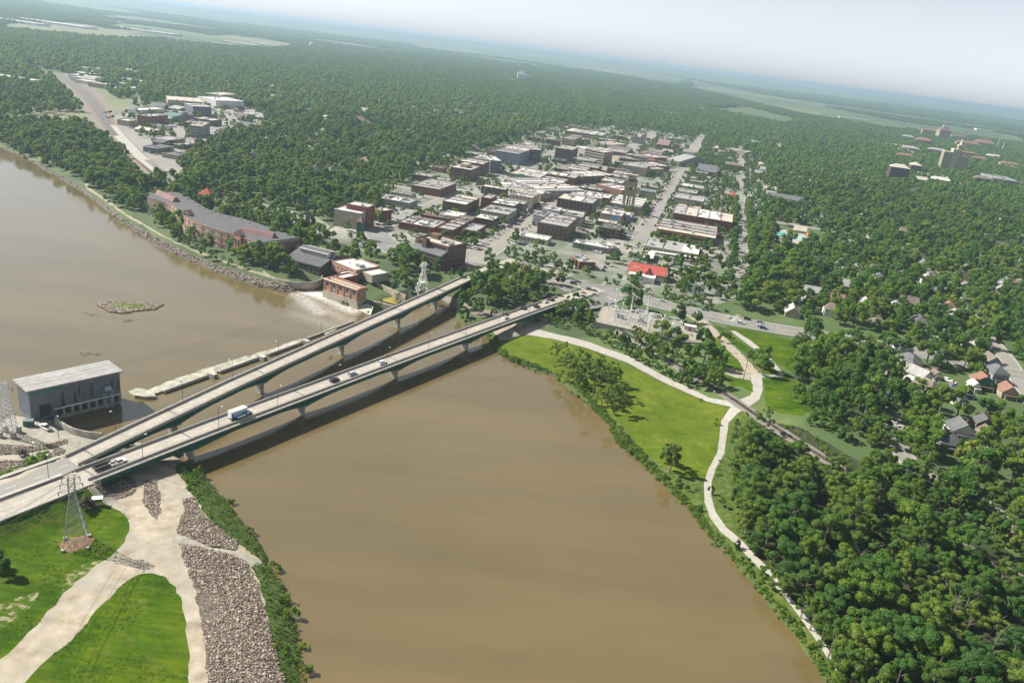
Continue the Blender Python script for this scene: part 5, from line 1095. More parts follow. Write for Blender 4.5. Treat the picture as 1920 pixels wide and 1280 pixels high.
nm_ = {'white': 'white', 'grey': 'grey', 'brown': 'brown', 'tan': 'tan', 'dark': 'black'}
for side, sn in ((-1, 'left'), (1, 'right')):
    s = 20
    while s < 760:
        w = fr_.uniform(24, 36); d = fr_.uniform(8, 15); wl = fr_.choice(walls_); rf = fr_.choice(['white', 'white', 'white', 'grey', 'tan'])
        c = m0+SV*(s+d/2)+EV*side*(13.2+w/2)
        where = 'first half' if s < 380 else 'second half'
        if try_block(c, w, d, fr_.uniform(6.5, 11), wl, rf, f'{cname[wl]} shop, {nm_[rf]} roof, {where} of the main street, {sn} side', f'shops filling the {sn} side of the main street', clear=1.0): s += d+.3
        else: s += 3
for k in range(420):
    x, y = fr_.uniform(700, 1330), fr_.uniform(240, 460); c = W(x, y, 0)
    if not pip([(c.x, c.y)], np.array([(W(a, b, 0).x, W(a, b, 0).y) for a, b in ((705,400),(745,356),(830,316),(930,280),(1050,238),(1200,246),(1300,262),(1340,300),(1330,420),(1300,440),(1150,430),(980,400),(930,440),(800,440))]))[0]: continue
    wl = fr_.choice(walls_); rf = fr_.choice(['white', 'white', 'grey', 'tan', 'brown', 'dark']); w, d = fr_.uniform(11, 28), fr_.uniform(11, 26)
    rg = 'left of the main street' if (c-m0).dot(EV) < 0 else ('between the main street and the bell tower street' if (c-W(1228, 403, 0)).dot(EV) < 0 else 'beyond the bell tower street')
    try_block(c, w, d, fr_.uniform(4.5, 9), wl, rf, f'{cname[wl]} block with a {nm_[rf]} roof {rg}', 'small blocks '+rg, fl=fr_.choice((1, 2)), ac=2, clear=3.5)
# industrial quarter and far warehouses
for k in range(60):
    x, y = fr_.uniform(225, 480), fr_.uniform(200, 300); c = W(x, y, 0)
    if not pip([(c.x, c.y)], np.array([(W(a, b, 0).x, W(a, b, 0).y) for a, b in ((230,235),(330,198),(470,208),(490,238),(372,280),(325,315),(285,290))]))[0]: continue
    wl = fr_.choice(['grey', 'white', 'tan', 'slate', 'red']); rf = fr_.choice(['white', 'grey', 'tan', 'slate']); try_block(c, fr_.uniform(14, 34), fr_.uniform(12, 26), fr_.uniform(4, 7), wl, rf, f'{wl} shed with a {rf} roof in the industrial quarter', 'sheds in the industrial quarter', fl=0, ac=1)
for k in range(46):
    x, y = fr_.uniform(150, 265), fr_.uniform(134, 176); c = W(x, y, 0); wl = fr_.choice(['grey', 'white', 'tan']); rf = fr_.choice(['white', 'white', 'grey', 'tan'])
    if y < 134+(x-150)*.0+0 or y > 150+(x-150)*.22+8: continue
    try_block(c, fr_.uniform(25, 60), fr_.uniform(16, 30), fr_.uniform(5, 8), wl, rf, f'{wl} far shed with a {rf} roof behind the rail yard', 'far sheds behind the rail yard', fl=0, ac=0)
for k, (x, y, w, d, la) in enumerate(((95, 45, 420, 90, 'longest white warehouse near the left horizon'), (20, 41, 330, 70, 'white warehouse at the upper left corner'), (270, 60, 380, 80, 'white warehouse on the far plain right of the longest one'), (205, 42, 180, 60, 'small white warehouse near the left horizon'), (452, 84, 200, 60, 'white roofed store on the plain left of the water tower'), (505, 87, 230, 50, 'pale roofed store just left of the water tower'), (30, 155, 90, 24, 'long white covered basin at the left edge'),
   (950, 152, 90, 40, 'white store just left of the grain silos'), (1005, 148, 160, 50, 'pale store right of the grain silos'), (1040, 156, 120, 50, 'white roofed store below and right of the grain silos'), (1100, 143, 150, 60, 'pale store on the plain right of the silos'), (860, 120, 200, 50, 'white roofed building on the plain left of the silos'), (800, 118, 130, 50, 'small pale building on the plain left of the silos'), (745, 110, 160, 60, 'pale building in the far plain centre left'), (1870, 249, 260, 60, 'long white roofed mall near the right horizon'), (1905, 252, 180, 60, 'white roofed mall at the right edge'), (1830, 242, 220, 50, 'pale roofed mall left of the white ones'), (1600, 225, 150, 40, 'pale building row on the far plain right'), (1290, 203, 120, 40, 'pale low building on the far wooded plain'), (1245, 215, 70, 36, 'red brown low building on the far wooded plain'))):
    c = W(x, y, 0); bldg(la, c-EV*w/2-SV*d/2, c+EV*w/2-SV*d/2, c+EV*w/2+SV*d/2, 9, 'white' if 'red' not in la else 'red', 'white', 0, 0, name='warehouse', cat='warehouse')
# ================================================================ vehicles
def paint(name, c, rough=.3): return mat('car_paint_'+name, [(.3, c), (.7, c)], 1, 1, rough=rough, spec=.6)
CP = {k: paint(k, c) for k, c in dict(white=(.72, .72, .71), black=(.02, .02, .022), silver=(.38, .39, .40), red=(.32, .02, .02), blue=(.03, .06, .16), grey=(.12, .12, .125), maroon=(.12, .02, .025), tan=(.32, .27, .2)).items()}
def car_proto(kind, col):
    "side profile extruded with tumblehome; x is forward"
    L, Wd = (4.7, 1.85) if kind == 'car' else (4.9, 1.95) if kind == 'suv' else (5.9, 2.0)
    h = L/2; y = Wd/2
    if kind == 'car': low = [(-h, .45), (-h+.1, .95), (-h+.9, 1.02), (h-1.3, .98), (h-.1, .80), (h, .45)]; cab = [(-h+.75, 1.0), (-h+1.35, 1.45), (h-2.15, 1.46), (h-1.25, .98)]
    elif kind == 'suv': low = [(-h, .5), (-h+.05, 1.15), (h-1.35, 1.12), (h-.1, .95), (h, .5)]; cab = [(-h+.12, 1.15), (-h+.4, 1.78), (h-2.0, 1.78), (h-1.3, 1.12)]
    else: low = [(-h, .6), (-h, 1.15), (h-1.5, 1.15), (h-.1, 1.05), (h, .6)]; cab = [(-h+2.15, 1.15), (-h+2.3, 1.85), (h-2.1, 1.85), (h-1.4, 1.15)]
    def ext(pr, y0, y1s, zb=None):
        n = len(pr); vs = [(x, -yy, z) for (x, z), yy in zip(pr, y1s)]+[(x, yy, z) for (x, z), yy in zip(pr, y1s)]
        return vs, [tuple(range(n)), tuple(range(2*n-1, n-1, -1))]+[(i, i+n, (i+1) % n+n, (i+1) % n) for i in range(n)]
    t = put(kind if kind != 'car' else 'car', None)
    body = [(-h, .28)]+low+[(h, .28)]; mb = MB(); v, f = ext(body, 0, [y*.96]+[y]*(len(low))+[y*.94]); mb.add(v, f)
    if kind == 'pickup':
        mb = MB(); v, f = ext([(-h, .35)]+[(x, z if x > -h+2.1 or z < 1 else z) for x, z in low]+[(h, .35)], 0, [y]*(len(low)+2)); mb.add(v, f)
    put('body', mb.mesh('body', CP[col]), t)
    v, f = ext(cab, 0, [y*.95, y*.80, y*.80, y*.95]); put('windows', MB().add(v, f).mesh('windows', M['glass']), t)
    a, b = cab[1], cab[2]; put('roof', MB().add([(a[0], -y*.78, a[1]+.03), (b[0], -y*.78, b[1]+.03), (b[0], y*.78, b[1]+.03), (a[0], y*.78, a[1]+.03), (a[0]-.02, -y*.82, a[1]-.03), (b[0]+.02, -y*.82, b[1]-.03), (b[0]+.02, y*.82, b[1]-.03), (a[0]-.02, y*.82, a[1]-.03)], [(0, 1, 2, 3), (4, 5, 1, 0), (5, 6, 2, 1), (6, 7, 3, 2), (7, 4, 0, 3)]).mesh('roof', CP[col]), t)
    if kind == 'pickup': put('cargo_bed', MB().box((-h+1.1, 0, 1.0), (1.9, Wd*.82, .34)).mesh('cargo_bed', M['black']), t)
    wm = MB().bar((0, -.12, 0), (0, .12, 0), .34, 10).mesh('wheel', M['black'])
    for sx in (-h+.95, h-.95):
        for sy in (-y+.08, y-.08): put('wheel', wm, t, loc=(sx, sy, .34))
    for sy in (-.62, .62): put('headlight', MB().box((h-.06, sy, .72), (.1, .36, .16)).mesh('headlight', M['white']), t)
    return t
PROTO = {}
def vehicle(kind, col, p, rz, label, group=None):
    k = (kind, col); nm = {'car': 'car', 'suv': 'suv', 'pickup': 'pickup_truck'}[kind]; cat = {'car': 'car', 'suv': 'car', 'pickup': 'pickup truck'}[kind]
    if k not in PROTO:
        t = car_proto(kind, col); t.name = nm; PROTO[k] = t
        for o in t.children: KIDS.setdefault(t.name, []).append(o)
        t.location = p; t.rotation_euler = (0, 0, rz); t['label'] = label; t['category'] = cat
        if group: t['group'] = group
        return t
    c = clone(PROTO[k], p, rz, label, group); c.name = nm; c['category'] = cat
    if not group and 'group' in c: del c['group']
    return c
hd_b = math.atan2(DV.y, DV.x)
def onb2(px, py, dz=.02):
    p = W(px, py, 2.4); 
    for _ in range(3):
        a = (p-_o).dot(DV); p = W(px, py, zt2(a)+dz)
    return p, a
hb2 = math.atan2((DV+DN*.006).y, (DV+DN*.006).x)
for kind, col, x, y, lab in (('pickup', 'white', 222, 868, 'white pickup towing a black flatbed trailer on the nearer bridge'), ('suv', 'black', 627, 713, 'dark car just ahead of the blue box truck, near midspan'), ('suv', 'silver', 661, 702, 'silver car following the white one at midspan of the nearer bridge'),
   ('suv', 'white', 717, 681, 'white car beside a lamp post at midspan of the nearer bridge'), ('car', 'white', 948, 596, 'white car side by side with a dark one near the town end of the bridge'), ('suv', 'grey', 947, 589, 'dark grey car on the far lane beside a white car near the town end'),
   ('suv', 'black', 982, 578, 'dark car on the far lane approaching the town end of the bridge'), ('suv', 'black', 1006, 575, 'dark car on the near lane approaching the town end of the bridge'), ('car', 'white', 1023, 566, 'white car first behind the junction queue on the bridge'), ('suv', 'maroon', 1034, 562, 'dark red car where the bridge meets the junction')):
    p, a = onb2(x, y+1); vehicle(kind, col, p, hb2 if kind != 'x' else 0, lab)
p, a = onb2(194, 877); t = thing('flatbed_trailer', 'black open flatbed trailer behind the white pickup', 'trailer', p, hb2)
MB().box((0, 0, .75), (6.6, 2.3, .18)).build('bed', M['black'], t)
for s in (-1, 1): MB().box((0, s*1.12, 1.1), (6.6, .08, .55)).build('side_board', M['dark_steel'], t)
MB().box((-3.3, 0, 1.25), (.1, 2.3, 1.2)).build('ramp', M['dark_steel'], t); MB().box((4.0, 0, .6), (1.6, .2, .15)).build('drawbar', M['dark_steel'], t)
for x in (-.5, .5):
    for s in (-1, 1): put('wheel', MB().bar((0, -.12, 0), (0, .12, 0), .38, 10).mesh('wheel', M['black']), t, loc=(x, s*1.0, .38))
# box truck
p, a = onb2(451, 781); t = thing('box_truck', 'white and blue box truck crossing the nearer bridge', 'truck', p, hb2)
blue = mat('truck_blue_graphic', [(.3, (.02, .16, .42)), (.7, (.06, .28, .55))], .6, 3, rough=.4)
MB().box((-1.4, 0, 1.15), (7.6, 2.5, 2.75), base=True).build('cargo_box', blue, t); MB().box((-1.4, 0, 3.9), (7.7, 2.56, .14), base=True).build('box_roof', M['white'], t)
for s in (-1, 1): MB().add([(-4.9, s*1.262, 3.0), (2.2, s*1.262, 2.7), (2.2, s*1.262, 3.88), (-4.9, s*1.262, 3.88)], [(0, 1, 2, 3)]).build('side_stripe', M['white'], t); MB().box((-2.2, s*1.27, 2.2), (3.4, .02, .4)).build('side_band', M['white'], t)
MB().box((-5.22, 0, 1.3), (.08, 2.2, 2.4), base=True).build('rear_door', M['white'], t)
mb = MB(); v = [(2.6, 1.0, .5), (5.0, 1.0, .5), (5.0, 1.0, 1.45), (4.1, 1.0, 1.6), (3.6, .95, 2.55), (2.6, .95, 2.6)]; n = len(v)
mb.add([(x, -y, z) for x, y, z in v]+v, [tuple(range(n)), tuple(range(2*n-1, n-1, -1))]+[(i, i+n, (i+1) % n+n, (i+1) % n) for i in range(n)]); mb.build('cab', M['white'], t)
MB().add([(4.12, -.9, 1.66), (4.12, .9, 1.66), (3.66, .85, 2.5), (3.66, -.85, 2.5)], [(0, 1, 2, 3)]).build('windscreen', M['glass'], t)
MB().box((-.6, 0, .75), (9.2, 1.0, .4)).build('chassis', M['dark_steel'], t)
for x in (-3.9, -2.8, 4.0):
    for s in (-1, 1): put('wheel', MB().bar((0, -.16, 0), (0, .16, 0), .5, 12).mesh('wheel', M['black']), t, loc=(x, s*1.0, .5))
# junction and avenue traffic
def on_road(px, py, off=.24): p = W(px, py, off); return p
he = math.atan2(EV.y, EV.x)-R(4); hs = math.atan2(SV.y, SV.x)
J = [('suv', 'black', 1075, 532, he, 'dark car turning at the top of the junction, left one of two'), ('car', 'grey', 1083, 529, he, 'dark grey car turning at the top of the junction, right one of two'), ('suv', 'white', 1087, 543, he, 'white van like car in the middle of the junction'),
 ('car', 'silver', 1071, 549, hb2, 'silver car nearest the bridge mouth in the junction queue'), ('car', 'red', 1094, 551, he, 'bright red car in the junction queue'), ('suv', 'black', 1105, 544, he, 'dark car at the head of the junction queue'), ('car', 'black', 1114, 546, he, 'black car at the right end of the junction queue'),
 ('car', 'grey', 1079, 556, he, 'grey car in the near lane of the junction queue'), ('suv', 'blue', 1095, 558, he, 'dark blue car in the near lane of the junction queue'), ('car', 'silver', 1115, 553, he, 'silver car at the right of the red car in the junction'),
 ('car', 'white', 1243, 565, he, 'white car alone on the avenue below the red roofed building'), ('car', 'blue', 1322, 582, he, 'dark blue car on the avenue left of the crossing'), ('car', 'white', 1308, 590, he, 'white car waiting left of the avenue crossing'),
 ('car', 'black', 1361, 583, hs, 'black car waiting on the shady street at the crossing'), ('car', 'white', 1366, 595, hs, 'white car entering the avenue crossing'), ('suv', 'white', 1389, 606, he, 'white car just right of the avenue crossing'), ('suv', 'black', 1401, 599, he, 'black car on the far lane right of the crossing'),
 ('car', 'silver', 1425, 604, he, 'silver car on the far lane above two queued cars'), ('car', 'white', 1425, 612, he, 'white car in the queue beside a dark car on the avenue'), ('suv', 'blue', 1431, 616, he, 'dark blue car in the queue beside a white car on the avenue'),
 ('car', 'black', 1574, 643, he, 'black car parked left of another under the avenue trees'), ('suv', 'black', 1586, 641, he, 'black car parked right of another under the avenue trees'),
 ('car', 'white', 953, 425, hs, 'white car parked at the left kerb near the start of the main street'), ('suv', 'silver', 972, 421, hs, 'silver car driving on the main street near its start'), ('suv', 'black', 958, 423, hs, 'black car parked beside a white one on the main street'),
 ('suv', 'white', 1153, 478, hs, 'white car parked in the street past the small dark brick block'), ('car', 'red', 1150, 480, hs, 'red car parked in the street past the small dark brick block'), ('car', 'maroon', 1134, 501, hs, 'dark red car parked by the corner shop'), ('suv', 'blue', 1131, 507, hs, 'dark blue car parked by the corner shop'),
 ('suv', 'white', 1241, 485, he, 'white van in the yard under the white carport'), ('suv', 'white', 1262, 486, hs, 'white van at the right in the carport yard'), ('car', 'red', 1208, 475, he, 'red car beside the long white roofed building'),
 ('suv', 'white', 1331, 488, hs, 'white car parked left of the shady street'), ('car', 'silver', 1363, 556, hs, 'silver car on the shady street above the crossing'), ('car', 'silver', 1395, 475, hs, 'silver car on the shady street beside the tall pole'),
 ('pickup', 'white', 1743, 709, R(-60), 'white pickup parked beside the white gabled house'), ('suv', 'white', 1776, 714, R(-60), 'white car parked left of another on the gravel drive'), ('car', 'white', 1785, 717, R(-60), 'small white car parked on the grass by the gravel drive'), ('suv', 'grey', 1752, 719, R(-60), 'grey car parked lower on the gravel drive'), ('car', 'silver', 1680, 797, R(-70), 'silver car in the shade of the side street')]
for kind, col, x, y, rz, lab in J: vehicle(kind, col, on_road(x, y), rz, lab)
vehicle('pickup', 'white', G(85, 803, .03), R(150), 'white pickup parked in the powerhouse yard'); vehicle('suv', 'white', G(240, 834, .03), hd_b, 'white car parked on the bank between the two bridges')
rc = random.Random(9)
def row(x0, y0, x1, y1, n, rz, where, z=.2):
    for k in range(n):
        if rc.random() < .2: continue
        t = (k+.5)/n; col = rc.choice(['white', 'black', 'silver', 'grey', 'blue', 'maroon', 'tan', 'white', 'black']); kind = rc.choice(['car', 'suv', 'car'])
        colw = {'black': 'black', 'maroon': 'dark red', 'blue': 'dark blue', 'tan': 'tan'}.get(col, col)
        vehicle(kind, col, W(x0+(x1-x0)*t, y0+(y1-y0)*t, z), rz, f'{colw} {"tall car" if kind == "suv" else "low car"} parked {where}', 'cars parked in the row '+where)
row(718, 387, 752, 397, 9, hs, 'in front of the low grey walled building'); row(724, 395, 745, 402, 6, hs, 'nearest the stone mill car park'); row(768, 388, 790, 394, 5, hs, 'right of the grey walled building')
row(1083, 463, 1128, 475, 12, hs, 'beside the long low grey building'); row(1084, 428, 1103, 436, 6, hs, 'left of the small dark brick block'); row(1108, 438, 1135, 447, 6, hs, 'before the small dark brick block'); row(1120, 398, 1150, 405, 7, hs, 'below the blue mural')
row(525, 406, 548, 413, 5, he+R(40), 'in the concrete lot behind the long hotel'); row(790, 325, 850, 318, 10, hs, 'left of the brown brick apartments'); row(700, 373, 712, 377, 3, hs, 'beside the stone mill')
row(1530, 430, 1560, 440, 8, hs+R(30), 'behind the swimming pool'); row(1345, 355, 1357, 400, 9, hs, 'right of the long dark red hall'); row(270, 284, 300, 292, 7, he, 'in the industrial yard'); row(243, 240, 270, 245, 7, he, 'before the red brick warehouse')
row(1225, 372, 1236, 360, 5, hs, 'beside the bell tower street'); row(1186, 470, 1200, 455, 4, hs, 'at the kerb by the library'); row(1045, 372, 1062, 358, 5, hs, 'at the left kerb of the main street'); row(1150, 300, 1170, 285, 6, hs, 'at the far end of the main street')
# ================================================================ lattice pylons, lamps, poles, wires
def lattice(t, h, w0, w1, panels, arms=(), mat_=None, r=.11):
    m_ = mat_ or M['grey_steel']
    def wd(z): k = z/h; return (w0+(w1-w0)*min(1, k/.72))/2
    cs = [(-1, -1), (1, -1), (1, 1), (-1, 1)]
    for sx, sy in cs:
        pts = [Vector((sx*wd(z), sy*wd(z), z)) for z in (0, h*.72, h)]; MB().tube(pts, r, 4).build('leg', m_, t)
    zs = [h*(1-(1-k/panels)**1.15) for k in range(panels+1)]; mb = MB()
    for z0, z1 in zip(zs, zs[1:]):
        for k in range(4):
            a, b = cs[k], cs[(k+1) % 4]; A0 = (a[0]*wd(z0), a[1]*wd(z0), z0); B0 = (b[0]*wd(z0), b[1]*wd(z0), z0); A1 = (a[0]*wd(z1), a[1]*wd(z1), z1); B1 = (b[0]*wd(z1), b[1]*wd(z1), z1)
            mb.bar(A0, B1, r*.6); mb.bar(B0, A1, r*.6); mb.bar(A1, B1, r*.6)
    mb.build('bracing', m_, t, kind='stuff')
    for z, L in arms:
        ab = MB()
        for s in (-1, 1):
            for y in (-wd(z), wd(z)): ab.bar((s*wd(z), y, z), (s*L, 0, z+.25), r*.7); ab.bar((s*wd(z), y, z+1.2), (s*L, 0, z+.25), r*.5)
        ao = ab.build('cross_arm', m_, t)
        for s in (-1, 1): MB().bar((s*L, 0, z+.2), (s*L, 0, z-1.0), .13, 6).build('insulator', M['dark_steel'], ao)
bx = G(143, 1017); t = thing('lattice_pylon', 'grey lattice power pylon standing in a ring of dry brush on the lawn', 'pylon', (bx.x, bx.y, bx.z-.2), R(25)); lattice(t, 23.5, 6.6, 1.7, 9, ((18.2, 3.6), (20.6, 3.0), (22.8, 2.4)))
for s in (-1, 1):
    for q in (-1, 1): MB().box((s*3.3, q*3.3, -.2), (.9, .9, .7), base=True).build('footing', M['pier'], t)
PA = Vector((bx.x, bx.y, bx.z))
b2 = W(18, 812, -3); t = thing('lattice_pylon', 'silvery lattice tower left of the slate grey powerhouse', 'pylon', b2, R(10)); lattice(t, 21, 4.6, 1.8, 12, ((18.5, 2.6),), mat('silver_steel', (.55, .56, .60), 1, 2, rough=.4), .12); 
for s in (-1, 1):
    for q in (-1, 1): MB().box((s*2.3, q*2.3, -.8), (1.5, 1.5, 2.6), base=True).build('footing', M['pier'], t)
b3 = W(791, 551, -1.5); t = thing('lattice_pylon', 'white painted lattice tower between the office building and far bridge', 'pylon', b3, R(30)); lattice(t, 21, 8.0, 2.0, 7, ((19.5, 3.0),), M['white'], .16); MB().box((0, 0, 8), (3.5, 3.5, .3)).build('platform', M['white'], t)
def wires(name, a, b, offs, sag, label, r=.045, n=12):
    t = thing(name, label, 'power line', a)
    d = (b-a); d.z = 0; d.normalize(); nn = Vector((-d.y, d.x, 0))
    for k, (o, z) in enumerate(offs):
        p, q = a+nn*o+Vector((0, 0, z)), b+nn*o+Vector((0, 0, z)); pts = [p.lerp(q, i/n)-Vector((0, 0, sag*4*(i/n)*(1-i/n))) for i in range(n+1)]
        c = MB().tube(pts, r, 3).build('wire', M['grey_steel'] if r > .05 else M['dark_steel'], t); c.matrix_parent_inverse = wlocal(t)
wires('power_line', PA, W(-220, 1240, 14), [(-3.4, 18), (3.4, 18), (-2.8, 20.4), (2.8, 20.4), (0, 23)], 2.5, 'wires running from the near pylon to the lower left', .05)
wires('power_line', b2+Vector((0, 0, 0)), b3, [(-1.5, 18.5), (1.5, 18.5)], 7, 'long wires crossing the river above the dam', .04, 30)
t_ = None
def pole(px, py, h, label, arm=True, mt=None, r=.22):
    g = G(px, py); t = thing('utility_pole', label, 'utility pole', g, R(-30)); MB().bar((0, 0, -.3), (0, 0, h), r, 6, r1=r*.65).build('shaft', mt or M['bark'], t)
    if arm:
        MB().box((0, 0, h-1.2), (2.8, .16, .16)).build('cross_arm', M['bark'], t)
        for s in (-1.2, 0, 1.2): MB().bar((s, 0, h-1.1), (s, 0, h-.75), .09, 5).build('insulator', M['white'], t)
    return g
p1 = pole(1392, 718, 18, 'tall wooden pole beside the park access road', False); MB().box((p1.x, p1.y, p1.z+18), (1.2, .3, .3)).build('floodlight', M['dark_steel'], label='dark floodlight bar on top of the tall pole beside the park road', cat='floodlight')
p2 = pole(1481, 744, 13, 'leaning wooden pole at the left end of the garden edge wires'); p3 = pole(1596, 813, 16.5, 'wooden pole in the middle of the wires along the railway'); p4 = pole(1721, 896, 14, 'wooden pole where the side street curves to the lower right')
p5 = pole(1935, 1050, 14, 'wooden pole at the right edge by the railway'); p6 = pole(1335, 690, 12, 'slim pole left of the park access road', False, r=.14)
for a, b, la in ((p2, p3, 'wires between the left and middle railway poles'), (p3, p4, 'wires between the middle railway pole and the curving street'), (p4, p5, 'wires from the curving street to the right edge')): wires('power_line', a, b, [(-1.2, 12), (0, 12.3), (1.2, 12), (-.5, 9), (.5, 9)], 1.6, la, .045)
wires('power_line', W(1300, 600, 0), p2, [(-1.2, 12), (0, 12.3), (1.2, 12)], 2.5, 'wires from the substation to the garden edge', .06)
for px, py, h, la in ((898, 590, 17, 'tall pale pole among the trees at the town end of the bridges'), (1413, 440, 14, 'tall pole left of the swimming pool'), (1365, 560, 13, 'pole at the lower end of the shady street'), (1345, 575, 10, 'signal pole left of the avenue crossing'), (1200, 547, 12, 'pole on the hedge beside the avenue'), (1392, 508, 12, 'pole beside the shady street'), (1593, 455+60, 10, 'pole at the upper end of the second side street'), (1407, 500, 14, 'tall pole right of the shady street'), (750, 375, 12, 'pole near the low grey walled building'), (688, 352, 14, 'pole behind the stone mill')): pole(px, py, h, la, True, M['pier'], .16)
def lamp(p, rz, label, h=8.5, group=None):
    if 'lamp' not in PROTO:
        t = thing('street_lamp', label, 'street lamp', p, rz, group); MB().bar((0, 0, 0), (0, 0, h), .11, 6, r1=.07).build('post', M['dark_steel'], t); MB().bar((0, 0, h), (0, 1.3, h+.25), .05).build('arm', M['dark_steel'], t); MB().box((0, 1.5, h+.2), (.35, .8, .16)).build('lamp_head', M['white'], t); PROTO['lamp'] = t
        for o in t.children: KIDS.setdefault(t.name, []).append(o)
        return t
    return clone(PROTO['lamp'], p, rz, label, group)
w5 = ['first', 'second', 'third', 'fourth', 'fifth', 'sixth', 'seventh', 'eighth', 'ninth', 'tenth']
for k, a in enumerate((46, 78, 107, 141, 174, 206, 238, 270, 303)): lamp(br(a, c2(a)+3.4, zt2(a)+.9), -DA, f'{w5[k]} lamp post from the left along the near rail of the nearer bridge', group='lamp posts on the nearer bridge')
for k, a in enumerate((50, 82, 110, 140, 172, 205, 240, 276, 312)): lamp(br(a, c1(a)-3.4, zt1(a)+.9), -DA+math.pi, f'{w5[k]} lamp post from the left along the farther bridge', group='lamp posts on the farther bridge')
lamp(G(64, 874), R(20), 'lamp post by the weedy bank left of the bridges'); lamp(G(110, 822), R(20), 'lamp post in the powerhouse yard'); lamp(br(18, -5.5, 1.3), R(20), 'lamp post on the median at the lower left')
for k, (x, y) in enumerate(((1088, 537), (1148, 512), (1112, 566), (1180, 575), (876, 495), (915, 502), (1540, 645), (1448, 632))):
    lamp(W(x, y, .2), R(40*k), ['signal mast in the middle of the junction', 'lamp post at the right corner of the junction', 'lamp post above the substation hedge', 'lamp post on the avenue right of the junction', 'signal mast at the left end of the plaza', 'signal mast where the main street begins', 'lamp post on the avenue under the trees', 'lamp post at the edge of the mown triangle'][k])
# ================================================================ substation
def substation():
    q = [W(*p, 0) for p in ((1115, 603), (1132, 571), (1200, 587), (1290, 607), (1324, 630), (1318, 642), (1280, 641), (1230, 629), (1170, 615))]
    mb = MB(); v = q[::-1]; mb.add([(p.x, p.y, gz(p.x, p.y)*0+.03) for p in v], [tuple(range(len(v)))]).add([(p.x, p.y, .03) for p in v]+[(p.x, p.y, -4) for p in v], [(k, (k+1) % 9, 9+(k+1) % 9, 9+k) for k in range(9)]+[]); mb.build('substation_yard', GM['gravel'], kind='structure')
    fe = thing('wire_fence', 'chain link fence around the electric substation', 'fence', q[0])
    for a, b in zip(q, q[1:]+q[:1]):
        n = max(1, int((b-a).length/4))
        for k in range(n):
            p = a.lerp(b, k/n); o = put('post', FPOST, fe, loc=(p.x, p.y, 0)); o.matrix_parent_inverse = wlocal(fe)
        o = MB().bar((a.x, a.y, 2.0), (b.x, b.y, 2.0), .04).bar((a.x, a.y, 1.0), (b.x, b.y, 1.0), .03).bar((a.x, a.y, .2), (b.x, b.y, .2), .03).build('rail', M['grey_steel'], fe); o.matrix_parent_inverse = wlocal(fe)
    st = mat('pale_substation_steel', (.66, .68, .70), 1, 2, rough=.5)
    def gantry(w=8, h=9):
        t = put('switch_gantry', None)
        for s in (-1, 1): MB().bar((s*w/2, -.6, 0), (s*w/2, 0, h), .13).bar((s*w/2, .6, 0), (s*w/2, 0, h), .13).build('leg', st, t)
        MB().bar((-w/2, -.3, h), (w/2, -.3, h), .11).bar((-w/2, .3, h), (w/2, .3, h), .11).bar((-w/2, 0, h-.7), (w/2, 0, h-.7), .1).build('beam', st, t)
        for k in range(3): MB().bar(((k-1)*w*.28, 0, h-.8), ((k-1)*w*.28, 0, h-2.2), .17, 6).build('insulator', M['pier'], t); MB().bar(((k-1)*w*.28, 0, 0), ((k-1)*w*.28, 0, 3.4), .12, 5).bar(((k-1)*w*.28, 0, 3.4), ((k-1)*w*.28, 0, 4.8), .2, 6).build('switch_column', st, t)
        return t
    g0 = gantry(); 
    for o in g0.children: KIDS.setdefault(g0.name, []).append(o)
    spots = [(1140+dx*13+dy*6, 583+dx*4.2+dy*9) for dx in range(11) for dy in range(3)]; first = True; n = 0
    for x, y in spots:
        p = W(x+rc.uniform(-3, 3), y+rc.uniform(-2, 2), .05)
        if not pip([(p.x, p.y)], np.array([(k.x, k.y) for k in q]))[0]: continue
        s = rc.uniform(.6, 1.15); lab = 'pale steel switch gantry in the fenced substation beside the junction'
        if first: c = g0; first = False
        else: c = clone(g0, (0, 0, 0))
        c.location = p; c.rotation_euler = (0, 0, -GA+rc.choice((0, R(90)))); c.scale = (s*.8, s*.8, s); c['label'] = lab; c['category'] = 'switchgear'; c['group'] = 'switch gantries in the substation'; n += 1
    for k, (x, y) in enumerate(((1163, 596), (1200, 603), (1240, 616), (1262, 622))):
        p = W(x, y, .05); t = thing('transformer', ['leftmost', 'second', 'third', 'rightmost'][k]+' grey transformer tank in the substation', 'transformer', p, -GA)
        MB().box((0, 0, 0), (4, 2.6, 3), base=True).build('tank', M['hvac'], t)
        for s in range(5): MB().box((-1.6+s*.8, -1.6, .4), (.12, .6, 2.2), base=True).build('radiator_fin', M['hvac'], t)
        for s in (-1, 0, 1): MB().bar((s, 0, 3), (s*1.2, 0, 4.6), .18, 6, r1=.08).build('bushing', M['pier'], t)
    for k, (x, y, h) in enumerate(((1170, 578, 16), (1180, 600, 18), (1152, 582, 15), (1212, 592, 14))):
        p = W(x, y, 0); t = thing('lattice_mast', ['slim lattice mast at the upper edge of the substation', 'tallest slim mast in the middle of the substation', 'slim mast at the left end of the substation', 'slim mast right of the tallest one'][k], 'mast', p); lattice(t, h, 1.5, .5, 8, ((h-1, 1.6),), st, .08)
    p = W(1293, 619, 0); t = thing('control_hut', 'small cream hut at the right end of the substation', 'hut', p, -GA); MB().box((0, 0, 0), (7, 4, 3), base=True).build('wall', WM['cream'], t); MB().box((0, 0, 3), (7.6, 4.6, .3), base=True).build('roof', RM['white'], t); MB().box((0, -2.02, 1.1), (1, .06, 2.1)).build('door', M['glass'], t); foot(p, -GA, 7, 4)
    vehicle('suv', 'white', W(1270, 621, .06), he, 'white car parked in the substation yard')
FPOST = MB().bar((0, 0, 0), (0, 0, 2.1), .05).mesh('post', M['grey_steel'])
substation()
